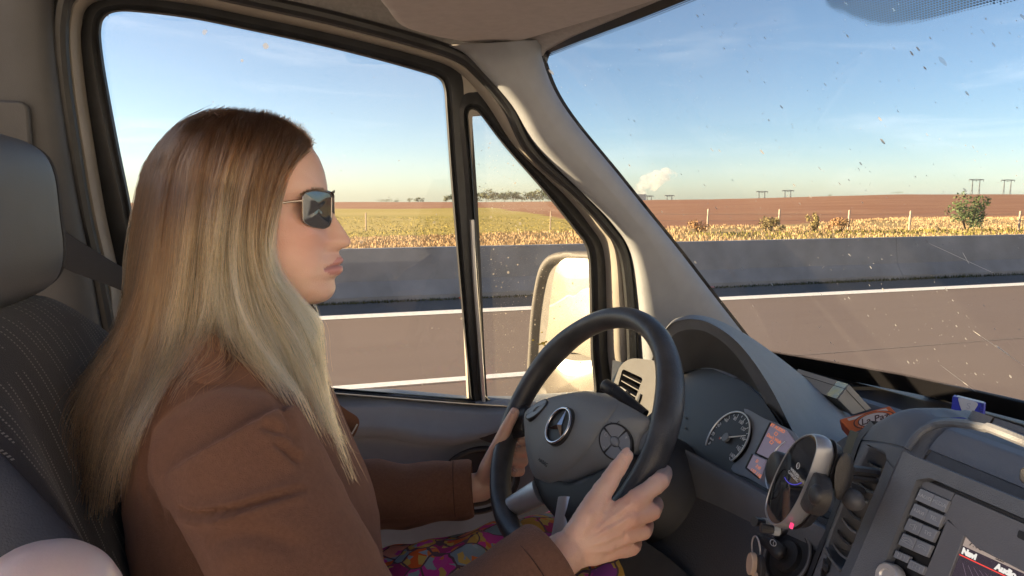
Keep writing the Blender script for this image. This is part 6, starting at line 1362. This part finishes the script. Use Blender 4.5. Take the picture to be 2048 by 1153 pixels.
mg = bpy.data.materials.new('mirror_glass'); mg.use_nodes = True; t = mg.node_tree; t.nodes.clear(); n = t.nodes.new; o_ = n('ShaderNodeOutputMaterial'); g1 = n('ShaderNodeBsdfGlossy'); g1.inputs['Roughness'].default_value = .015; g1.inputs['Color'].default_value = (.62, .60, .55, 1); g2 = n('ShaderNodeBsdfGlossy'); g2.inputs['Roughness'].default_value = .42; g2.inputs['Color'].default_value = (.85, .80, .7, 1)
ms = n('ShaderNodeMixShader'); nz_ = n('ShaderNodeTexNoise'); nz_.inputs['Scale'].default_value = 9; nz_.inputs['Detail'].default_value = 6; mr = n('ShaderNodeMapRange'); mr.inputs[3].default_value = .06; mr.inputs[4].default_value = .30; tcn = n('ShaderNodeTexCoord'); t.links.new(tcn.outputs['Object'], nz_.inputs['Vector']); t.links.new(nz_.outputs['Fac'], mr.inputs[0]); t.links.new(mr.outputs[0], ms.inputs[0]); t.links.new(g1.outputs[0], ms.inputs[1]); t.links.new(g2.outputs[0], ms.inputs[2]); t.links.new(ms.outputs[0], o_.inputs[0])
def bowed(pxs, o0, bulge, nm):
    L_ = [Mp(*p, o0) for p in crp(pxs, 5)]; c = np.mean(L_, 0); MB().loft([[c + (p - c) * s_ - mn * .003 for p in L_] for s_ in (1.0,)] + [[c + (p - c) * s_ + mn * bulge * (1 - s_ * s_) for p in L_] for s_ in (1, .85, .65, .45, .25, .02)]).build(nm, mg, wm, smooth=40)
bowed([(1094, 697), (1097, 640), (1102, 590), (1111, 540), (1126, 520), (1150, 515), (1195, 518), (1208, 540), (1212, 620), (1208, 712), (1150, 706)], .0055, .004, 'mirror_glass')
bowed([(1093, 716), (1150, 722), (1206, 728), (1203, 795), (1185, 812), (1110, 802), (1092, 780)], .0055, .014, 'wide_mirror_glass')
for z_ in (0, 1):
    p0 = Mp(1215, 560 + 220 * z_, -.05); MB().tube([p0, p0 * .5 + A([.70, 1.46, p0[2] + .02]) * .5, A([.72, 1.44, p0[2] + .02])], .018, 10).build('mirror_arm', m_hou, wm)
# dirt that sticks to the quarter window
yb_ = MB()
for dx, dy, s_ in ((0, 0, 5), (6, -3, 3), (-6, 2, 3), (3, 4, 2.5), (-20, -6, 2.5), (-2, -22, 2)): q = dr((1086 + dx, 687 + dy), .002); yb_.ell(q, (.0011 * s_, .0008, .0007 * s_), None, 8, 5)
yb_.build('insect_splash', mat('insect_yellow', (.75, .55, .03), .6), van, kind='stuff')

# black printed edge of the windscreen with its dots
m_frit = mat('black_print', (.014, .014, .017), .35)
nE = len(wb); fr_ = MB()
top = [[wpt(i, f, .0015) for f in (.974, .988, 1.0)] for i in range(nE)]; fr_.grid(top)
bot = [[wpt(i, f, .0015) for f in (0.0, .03, .052)] for i in range(nE)]; fr_.grid(bot)
edge = []
for f in np.linspace(0, 1, 30):
    a_, b_ = wpt(0, f, .0015), wpt(5, f, .0015); w2 = wpt(10, f, .0015); edge.append([a_, a_ * .4 + b_ * .6, b_])
fr_.build('windscreen_border', m_frit, van, smooth=80)
dots = MB()
def dot(i, f, r_, di=0.0):
    i0 = int(np.clip(i, 0, nE - 2)); g = i - i0; c = wpt(i0, f, .0016) * (1 - g) + wpt(i0 + 1, f, .0016) * g; u_ = wpt(i0 + 1, f, .0016) - wpt(i0, f, .0016); u_ /= np.linalg.norm(u_); v_ = wpt(i0, min(f + .02, 1), .0016) - wpt(i0, f - .0, .0016); v_ /= np.linalg.norm(v_)
    dots.add([c + r_ * (math.cos(a_) * u_ + math.sin(a_) * v_) for a_ in np.linspace(0, 6.2832, 6, endpoint=False)], [tuple(range(6))])
cum = np.concatenate([[0], np.cumsum([np.linalg.norm(A(wb[i + 1]) - A(wb[i])) for i in range(nE - 1)])]); i_of = lambda s_: np.interp(s_, cum, np.arange(nE))
sl = np.linalg.norm(A(wt[10]) - A(wb[10])); st = .0030
for s_ in np.arange(.02, 1.75, st):
    for r_, f in ((.0013, .974 - .0016 / sl), (.0010, .974 - .0046 / sl)): dot(i_of(s_ + (st / 2 if r_ < .0012 else 0)), f, r_)
    for r_, f in ((.0013, .052 + .0016 / sl), (.0010, .052 + .0046 / sl)): dot(i_of(s_), f, r_)
# dotted sensor shade at the top of the glass behind the mirror
pl_ = [(1560, -260), (1610, -90), (1652, 6), (1690, 28), (1730, 44), (1775, 51), (1830, 46), (1900, 31), (1960, 16), (2040, -2), (2140, -30), (2300, -110), (2420, -260)]
pc = crp(pl_, 6); pxx, pyy = np.array([p[0] for p in pc]), np.array([p[1] for p in pc])
pit = .0034; nd_ = 0
for row in range(0, 90):
    f = 1.0 - (row * pit * .866) / sl
    if f < .6: break
    for s_ in np.arange(.3, 1.6, pit):
        i = i_of(s_ + (pit / 2 if row % 2 else 0)); i0 = int(min(i, nE - 2)); c = wpt(i0, f, 0) * (1 - i + i0) + wpt(i0 + 1, f, 0) * (i - i0); d_ = c - EYE; z_ = d_ @ FW; X_p, Y_p = 1024 + F * (d_ @ RT) / z_, 576.5 - F * (d_ @ UP) / z_
        if Y_p < -250 or X_p < 1560 or X_p > 2420: continue
        if inpoly(np.array([X_p]), np.array([Y_p]), pc)[0]:
            e = np.hypot(pxx - X_p, pyy - Y_p).min(); dot(i, f, .00135 if e > 7 else .0008)
dots.build('windscreen_dots', m_frit, van, kind='stuff', smooth=0)
# scratches and the maker's small print on the glass
scr_ = MB()
def onglass(px, py, o=.002):                            # nearest windscreen point along the line of sight
    best = None
    lo_, hi_ = .5, 3.0
    for d_ in np.linspace(.6, 2.2, 120):
        p = atD(px, py, d_); i = np.interp(-p[1], [-q[1] for q in wb], np.arange(nE)); i0 = int(min(i, nE - 2)); fz = np.clip((p[2] - 1.36) / .68, 0, 1); c = wpt(i0, fz, o) * (1 - i + i0) + wpt(i0 + 1, fz, o) * (i - i0)
        if p[0] > c[0]: return p
    return atD(px, py, 1.4)
for a_, b_, w_ in (((1858, 487), (1990, 548), .00022), ((1925, 505), (1938, 528), .0003), ((1946, 662), (2048, 732), .0003), ((1990, 690), (2020, 712), .0005), ((1880, 730), (1960, 790), .00022)):
    scr_.tube([onglass(*(A(a_) * (1 - f) + A(b_) * f)) for f in np.linspace(0, 1, 8)], [w_ * .3] + [w_] * 6 + [w_ * .3], 5)
scr_.build('glass_scratches', mat('scratch_white', (.75, .75, .75), .5), van, kind='stuff')
es = MB(); a1c = crp(A1[1:], 5, False)                # pillar side print
es.grid([[onglass(x - 7, y, .0016), onglass(x + 1, y, .0016), onglass(x + 8, y, .0016)] for x, y in a1c]); es.build('windscreen_border', m_frit, van, smooth=80)
cf = [onglass(*p, .0018) for p in crp([(1092, 150), (1094, 128), (1102, 106), (1118, 92), (1146, 80), (1190, 66)], 4, False)]; c0_ = onglass(1080, 76, .0018)
MB().add([c0_] + cf, [(0, i + 1, i + 2) for i in range(len(cf) - 1)]).build('windscreen_border', m_frit, van)
g0, g1_, g2_ = onglass(1655, 745), onglass(1700, 757), onglass(1655, 725); gu_ = (g1_ - g0) / np.linalg.norm(g1_ - g0); gv_ = (g2_ - g0) - gu_ * ((g2_ - g0) @ gu_); gv_ /= np.linalg.norm(gv_)
for i, s_ in enumerate(['LAMINATED SAFETY', '43R - 00129', 'DOT 27 M2 AS1', 'E1']): text('glass_print', s_, g0 + gu_ * .004 + gv_ * (.010 - i * .0058), gu_, gv_, .0056, m_frit, van, .00005)

# things on the dashboard
gb = thing('carton', atY(1676, 790, .93), 'pale grey carton with shiny silver seal, lying at the foot of the windscreen', 'carton')
m_gb = mat('grey_card', (.36, .36, .34), .6, var=.05, vscale=30); m_gbt = mat('cream_card', (.55, .50, .40), .6, var=.05, vscale=20)
e0 = [atY(*p, .90) for p in [(1699, 770), (1743, 818), (1706, 830), (1676, 799)]]
L2 = A([.0, .125, -.004]); MB().prism(e0, L2).build('carton_body', m_gb, gb, bevel=.001)
fcn = np.cross(e0[3] - e0[0], L2); fcn /= np.linalg.norm(fcn); fcn = fcn if fcn[0] < 0 else -fcn
q0, q1 = e0[0], e0[3]; MB().prism([q0 + fcn * .0006 + L2 * .22, q1 + fcn * .0006 + L2 * .22, q1 + fcn * .0006 + L2 * .99, q0 + fcn * .0006 + L2 * .99], -fcn * .0004).build('carton_top', m_gbt, gb)
hol = mat('seal_foil', (.55, .62, .55), .25, metal=.6, var=.5, vscale=70, vcol=(.75, .68, .35)); MB().prism([q0 + fcn * .001 + L2 * .02, q1 + fcn * .001 + L2 * .02, q1 + fcn * .001 + L2 * .21, q0 + fcn * .001 + L2 * .21], -fcn * .0003).build('foil_seal', hol, gb)
MB().tube([q0 * .68 + q1 * .32 + fcn * .0012 + L2 * .02, q0 * .68 + q1 * .32 + fcn * .0012 + L2 * .98], .0005, 4).build('lid_line', m_cl, gb)
MB().tube([e0[0] * .68 + e0[3] * .32 - A([0, .0006, 0]), e0[1] * .68 + e0[2] * .32 - A([0, .0006, 0])], .0005, 4).build('lid_line', m_cl, gb)
op = thing('cigarillo_packet', atD(1735, 845, .82), 'orange cardboard packet with ornate oval printed label, lying between hood and console', 'packet')
on_ = A([-.52, -.30, .80]); on_ /= np.linalg.norm(on_); oo = atD(1735, 845, .82); OP = lambda px, py, o=0.0: atP(px, py, oo + on_ * o, on_)
m_op = mat('orange_card', (.60, .135, .035), .5, var=.1, vscale=30); m_op2 = mat('rust_card', (.30, .05, .02), .55, var=.3, vscale=90); m_pp = mat('print_cream', (.62, .52, .46), .6); m_pk = mat('print_brown', (.10, .045, .035), .6)
oc = [OP(*p) for p in [(1679, 839), (1779, 812), (1818, 850), (1716, 880)]]
MB().prism(oc, -on_ * .022).build('packet_body', m_op, op, bevel=.0012)
MB().prism([p - on_ * .002 + (oc[0] - oc[1]) * .004 for p in (oc[0], oc[3])] + [p - on_ * .0205 + (oc[0] - oc[1]) * .004 for p in (oc[3], oc[0])], (oc[1] - oc[0]) * .003).build('packet_side', m_op2, op)
ou = (oc[1] - oc[0]); ou /= np.linalg.norm(ou); ov = np.cross(on_, ou)
lcen = OP(1748, 840, .0003); el2 = lambda s_, o_=0.0: [lcen + on_ * o_ + .0235 * s_ * math.cos(t) * ou + .0118 * s_ * math.sin(t) * ov for t in np.linspace(0, 2 * math.pi, 40, endpoint=False)]
MB().loft([el2(1.0), el2(1.0, .0003)]).build('oval_label', m_pk, op); MB().loft([el2(.93, .0002), el2(.93, .0005)]).build('oval_label', m_op, op); MB().loft([el2(.78, .0004), el2(.78, .0007)]).build('oval_label', m_pk, op); MB().loft([el2(.72, .0006), el2(.72, .0009)]).build('oval_label', m_pp, op)
text('packet_lettering', 'La Paz', lcen + on_ * .0010, ou, ov, .0125, m_pk, op, .0001, shear=.35, bold=.0002)
txt = 'WILDE CIGARILLOS'
for i, ch in enumerate(txt):
    t = math.pi * (1.12 + .76 * i / (len(txt) - 1)); p = lcen + on_ * .0007 + .0203 * math.cos(t) * ou + .0100 * math.sin(t) * ov; tu = -math.sin(t) * ou * .0203 + math.cos(t) * ov * .0100; tu /= np.linalg.norm(tu); text('packet_lettering', ch, p, tu, np.cross(on_, tu), .0024, m_pp, op, .00005)
MB().prism([OP(*p, .0004) for p in [(1712, 874), (1722, 868), (1822, 842), (1818, 850)]], -on_ * .0003).build('warning_label', mat('label_grey', (.5, .52, .55), .6), op)
for i in range(3): MB().prism([OP(x + 3 * i, y + 3.0 * i, .0006) for x, y in [(1720, 872), (1790, 853), (1790.5, 854), (1720.5, 873)]], -on_ * .0001).build('label_line', m_pk, op)
MB().prism([OP(*p, .0004) for p in [(1694, 838), (1772, 817), (1776, 821), (1698, 842)]], -on_ * .0003).build('top_band', m_pp, op)
bp_ = thing('blue_packet', atD(1940, 815, .93), 'small royal blue packet with white shield, standing on the console top by the wiper', 'packet')
bn = A([-.80, -.55, .12]); bn /= np.linalg.norm(bn); b0 = atD(1936, 815, .93); BPp = lambda px, py, o=0.0: atP(px, py, b0 + bn * o, bn)
m_bl = mat('blue_card', (.035, .05, .50), .4, var=.05, vscale=60); bq = [BPp(*p) for p in [(1905, 793), (1969, 809), (1966, 862), (1899, 850)]]
MB().prism(bq, -bn * .022).build('packet_body', m_bl, bp_, bevel=.0008)
m_sh = mat('shield_white', (.60, .62, .68), .4); shp = [BPp(*p, .0008) for p in crp([(1919, 796), (1954, 806), (1951, 818), (1944, 827), (1935, 832), (1927, 828), (1922, 818), (1918, 806)], 4)]
MB().prism(shp, -bn * .0007).build('shield', m_sh, bp_, bevel=.0003)
bu = bq[1] - bq[0]; bu /= np.linalg.norm(bu); bv = np.cross(bn, bu)
text('shield_letter', 'S', BPp(1937, 813, .0009), bu, bv, .012, mat('shield_grey', (.42, .45, .55), .5), bp_, .0003)
text('packet_lettering', 'SMINT.nl', BPp(1961, 825, .0004), bv, -bu, .0062, mat('print_black', (.03, .03, .05), .5), bp_, .0001)
MB().prism([BPp(*p) + A([.001, 0, .0006]) for p in [(1912, 795), (1966, 808.5)]] + [BPp(1966, 808.5) - bn * .019 + A([0, 0, .0006]), BPp(1912, 795) - bn * .019 + A([0, 0, .0006])], (0, 0, .0004)).build('packet_top', m_sh, bp_)
# wiper at rest outside the glass
wp = thing('wiper', (1.25, .8, 1.36), 'black windscreen wiper resting at the bottom of the glass behind the blue packet', 'wiper')
wpts = [onglass(*p, -.02) + A([.02, 0, .004]) for p in [(1838, 786), (1862, 783), (1920, 795), (1990, 812), (2080, 835), (2200, 866)]]
MB().tube(wpts, [.008, .016, .017, .018, .019, .02], 10, flat=.7).build('wiper_arm', m_blackp, wp, smooth=60)
MB().tube([p + A([.004, 0, -.016]) for p in wpts], .009, 8).build('wiper_blade', m_rubber, wp)

# phone holder clipped to the console vent
ph_t = thing('phone_holder', atD(1590, 955, .62), 'silver rimmed oval wireless phone holder with black side clamps, clipped to the tall vent', 'phone holder')
pn2 = A([-.92, .30, .24]); pn2 /= np.linalg.norm(pn2); pO = atD(1583, 958, .60); PH = lambda px, py, o=0.0: atP(px, py, pO + pn2 * o, pn2)
fpx = [(1619, 870), (1600, 878), (1583, 895), (1566, 922), (1548, 960), (1536, 995), (1532, 1018), (1536, 1036), (1545, 1048), (1556, 1050), (1570, 1042), (1588, 1018), (1603, 990), (1618, 955), (1630, 920), (1636, 896), (1634, 878), (1628, 871)]
FP = [PH(*p) for p in crp(fpx, 4)]; pc_ = np.mean(FP, 0); sP = lambda s_, o_: [pc_ + (p - pc_) * s_ + pn2 * o_ for p in FP]
m_sil = mat('silver_plastic', (.30, .32, .36), .35, metal=.5); m_pglass = mat('phone_glass', (.008, .008, .010), .04, spec=.9)
MB().loft([sP(.965, -.0004), sP(.985, .0012), sP(1.01, .0010), sP(1.025, -.001), sP(1.038, -.005), sP(1.034, -.009), sP(1.0, -.0125), sP(.9, -.0165)]).build('bezel', m_sil, ph_t, smooth=60)
MB().loft([sP(.97, -.004), sP(.968, .0004), sP(.9, .0006), sP(.02, .0006)]).build('glass_face', m_pglass, ph_t, smooth=40)
MB().tube([PH(x, y, .0008) for x, y in crp([(1569, 955), (1577, 966), (1590, 970), (1603, 966)], 6, False)], .0004, 5).build('light_ring', mat('blue_glow', (.02, .02, .1), .4, emit=(.12, .1, .9), estr=.12), ph_t)
icn = PH(1596, 932, .0009); iu, iv, _n = frame_of(pn2)
MB().tube([icn + .0026 * (math.cos(t) * iu + math.sin(t) * iv) for t in np.linspace(0, 6.283, 20, endpoint=False)], .0003, 4, closed=True).build('face_print', m_white, ph_t); text('face_print', 'i', icn, iu, iv, .004, m_white, ph_t, .00005)
for i, s_ in enumerate(('WIRELESS', 'CHARGING')): text('face_print', s_, PH(1589 - i * 3, 946 + i * 7, .0009), iu, iv, .0042, m_white, ph_t, .00005)
MB().loft([sP(1.0, -.0165), sP(.92, -.024), sP(.7, -.027)]).build('back_shell', m_blackp, ph_t, smooth=60)
def lobe(cpx, o0, r_, th_, nm, half=None):
    c = PH(*cpx, o0); tt = np.linspace(0, 2 * math.pi, 30, endpoint=False) if half is None else np.linspace(half[0], half[1], 22)
    lp_ = [c + r_ * (math.cos(t) * iu + math.sin(t) * iv) for t in tt]; cm = np.mean(lp_, 0)
    MB().loft([[p - pn2 * th_ for p in lp_], lp_, [cm + (p - cm) * .92 + pn2 * .002 for p in lp_], [cm + (p - cm) * .5 + pn2 * .0032 for p in lp_]]).build(nm, m_blackp, ph_t, smooth=50); return c
lobe((1549, 937), -.020, .0175, .006, 'clamp')
c = lobe((1622, 985), -.004, .0175, .009, 'clamp', (-2.2, 1.9)); MB().loft([[PH(1634, 990, -.001) + pn2 * h_ + r_ * (math.cos(t) * iu + math.sin(t) * iv) for t in np.linspace(0, 6.283, 20, endpoint=False)] for h_, r_ in ((0, .0085), (.002, .0085), (.004, .007), (.005, .004))]).build('clamp_button', m_blackp, ph_t, smooth=50)
MB().prism([PH(*p, -.012) for p in [(1556, 935), (1600, 965), (1595, 980), (1550, 952)]], -pn2 * .004).build('clamp_arm', m_blackp, ph_t)
for a_, b_ in (((1538, 1048), (1508, 1043)), ((1562, 1062), (1522, 1056))):
    p0, p1 = PH(*a_, -.014), PH(*b_, .004); MB().tube([p0 * 1.0, (p0 + p1) / 2, p1], [.0036, .004, .0045], 10).build('foot', m_blackp, ph_t); MB().tube([p0 * .9 + p1 * .1, p0 * .6 + p1 * .4], .0050, 10).build('foot_tip', mat('foot_grey', (.30, .33, .36), .45), ph_t)
bl2 = atD(1668, 940, .585); MB().ell(bl2, (.0105, .0105, .0105)).build('ball_joint', m_blackp, ph_t, smooth=80)
MB().tube([PH(1640, 935, -.018), bl2], [.010, .009], 12).build('neck', m_blackp, ph_t, smooth=60)
kd = [atD(*p, .565) for p in crp([(1688, 905), (1700, 912), (1704, 935), (1698, 965), (1690, 988), (1678, 1000), (1670, 990), (1668, 960), (1674, 925)], 4)]; kn_ = A([-.75, -.35, .45]); kn_ /= np.linalg.norm(kn_); kc = np.mean(kd, 0)
MB().loft([[kc + (p - kc) * .9 - kn_ * .008 for p in kd], [p - kn_ * .004 for p in kd], kd, [kc + (p - kc) * .85 + kn_ * .002 for p in kd], [kc + (p - kc) * .4 + kn_ * .0022 for p in kd]]).build('clamp_lever', m_blackp, ph_t, smooth=50)
for a_, b_, r_ in (((1700, 940), (1752, 946), .0042), ((1700, 955), (1750, 962), .0032), ((1692, 972), (1722, 984), .0045)): MB().tube([atD(*a_, .57), atD(*b_, .60)], r_, 8).build('vent_clip', m_blackp, ph_t)
MB().ell(atD(1706, 1000, .565), (.008, .010, .009)).build('clip_nut', mat('nut_grey', (.06, .065, .075), .5), ph_t)
MB().box(PH(1583, 1052, -.004), (.003, .0045, .0022), np.stack([iu, iv, pn2], 1)).build('status_light', mat('red_glow', (.2, .01, .05), .4, emit=(1, .06, .2), estr=.25), ph_t)
# ignition lock and hanging keys
ig = thing('car_key', CL(1575, 1110, .004), 'black car key fob plugged into the round ignition lock with keys hanging from it', 'key')
ic_ = CL(1573, 1112, -.002); 
MB().tube([ic_ + .032 * (math.cos(t) * CLu + math.sin(t) * CLv) for t in np.linspace(0, 6.283, 40, endpoint=False)], .0018, 8, closed=True).build('lock_ring', m_slat, dash)
MB().loft([[ic_ + r_ * (math.cos(t) * CLu + math.sin(t) * CLv) + CLn * o_ for t in np.linspace(0, 6.283, 32, endpoint=False)] for r_, o_ in ((.0325, -.004), (.031, .001), (.029, .0005), (.028, -.006), (.018, -.006), (.017, .002), (.01, .003))]).build('lock_bezel', m_blackp, dash, smooth=40)
kq = [ic_ + CLn * .016 + a_ * CLu * .001 + b_ * CLv * .001 for a_, b_ in crp([(8, 6), (2, 9), (-12, 8), (-30, 4), (-36, -2), (-30, -8), (-10, -7), (4, -8), (10, -2)], 4)]; kc2 = np.mean(kq, 0)
MB().loft([[kc2 + (p - kc2) * .8 - CLn * .008 for p in kq], [p - CLn * .005 for p in kq], kq, [kc2 + (p - kc2) * .85 + CLn * .003 for p in kq], [kc2 + (p - kc2) * .3 + CLn * .004 for p in kq]]).build('fob', m_blackp, ig, smooth=60)
kl = ic_ + CLn * .0205 + CLu * -.004 + CLv * .004; MB().tube([kl + .0052 * math.cos(t) * CLu + .003 * math.sin(t) * CLv for t in np.linspace(0, 6.283, 24, endpoint=False)], .0005, 5, closed=True).build('fob_emblem', m_chrome, ig); MB().tube([kl + CLv * .003, kl, kl + CLu * .003 - CLv * .002], .0004, 5).build('fob_emblem', m_chrome, ig)
kr = CL(1512, 1098, .03); MB().tube([kr + A([.002 * math.cos(t), .010 * math.cos(t), .014 * math.sin(t)]) for t in np.linspace(0, 6.283, 24, endpoint=False)], .0010, 6, closed=True).build('key_ring', m_chrome, ig)
for i, (px, py, col, w_) in enumerate([(1498, 1128, (.55, .42, .33), .010), (1512, 1140, (.03, .03, .035), .013), (1508, 1168, (.60, .47, .36), .011)]):
    c = CL(px, py, .036 - .006 * i); sh_ = [c + w_ * (math.cos(t) * A([.2, 1, 0]) * .75 + math.sin(t) * A([.1, 0, 1]) * 1.25) for t in np.linspace(0, 6.283, 20, endpoint=False)]; MB().prism(sh_, A([.006, -.0015, 0])).build('key_tag', mat('key_tag_%d' % i, col, .5, var=.1, vscale=60), ig, bevel=.001)
# the passenger's shoulder, next to the camera
ps = thing('person', (-.25, .25, 1.2), 'bare pale shoulder of a passenger in the lower left corner, nearest the camera', 'person')
pb_ = MB(); s0_ = atD(88, 1222, .40); capsule(pb_, [s0_ + A([0, 0, -.002]), s0_ + A([.02, .03, -.13]), s0_ + A([.06, .03, -.27])], [.0425, .044, .040], 24); capsule(pb_, [s0_ + A([.06, .03, -.27]), s0_ + A([.20, -.04, -.33]), s0_ + A([.29, -.07, -.335])], [.040, .036, .026], 20)
wrp = s0_ + A([.29, -.07, -.335])
for k_ in range(4): capsule(pb_, [wrp, wrp + A([.085, -.03 + .02 * k_, .004]), wrp + A([.13, -.035 + .022 * k_, -.008]), wrp + A([.15, -.035 + .022 * k_, -.026])], [.018, .0125, .0095, .008], 12)
capsule(pb_, [wrp + A([.02, -.02, 0]), wrp + A([.06, -.06, .002]), wrp + A([.09, -.065, -.004])], [.016, .011, .009], 12)
capsule(pb_, [s0_ + A([-.01, -.03, -.02]), s0_ + A([-.04, -.19, -.03])], [.042, .055], 24); capsule(pb_, [s0_ + A([-.05, -.18, -.05]), s0_ + A([-.05, -.18, -.42])], [.105, .12], 28)
me = remesh(pb_, .0032, 6); m_sk2 = mat('pale_skin', (.66, .50, .47), .34, spec=.5, bump=.15, bscale=500, sss=.2); pbo = finish(me, 'body', m_sk2, ps)
tt_ = MB(); tt_.loft([[s0_ + A([-.05 + r_ * .118 * math.cos(t), -.18 + r_ * .125 * math.sin(t), z_]) for t in np.linspace(0, 6.283, 36, endpoint=False)] for z_, r_ in ((-.44, 1.12), (-.3, 1.1), (-.16, 1.0), (-.10, .96))], caps=False)
tt_.build('vest', mat('vest_cotton', (.05, .05, .06), .9), ps, smooth=60)
# ================================================================== the air
if True:
    hz_ = MB().box((900, 1480, 20), (3800, 3240, 240)).build('haze', mat('tmp_h', (1, 1, 1)), None, smooth=0)
    hm_ = bpy.data.materials.new('haze'); hm_.use_nodes = True; t = hm_.node_tree; t.nodes.clear(); o_ = t.nodes.new('ShaderNodeOutputMaterial'); pv = t.nodes.new('ShaderNodeVolumePrincipled')
    pv.inputs['Color'].default_value = (.93, .95, 1.0, 1); pv.inputs['Density'].default_value = .00003; pv.inputs['Anisotropy'].default_value = 0.0
    t.links.new(pv.outputs[0], o_.inputs['Volume']); hz_.data.materials.clear(); hz_.data.materials.append(hm_); hz_['kind'] = 'stuff'
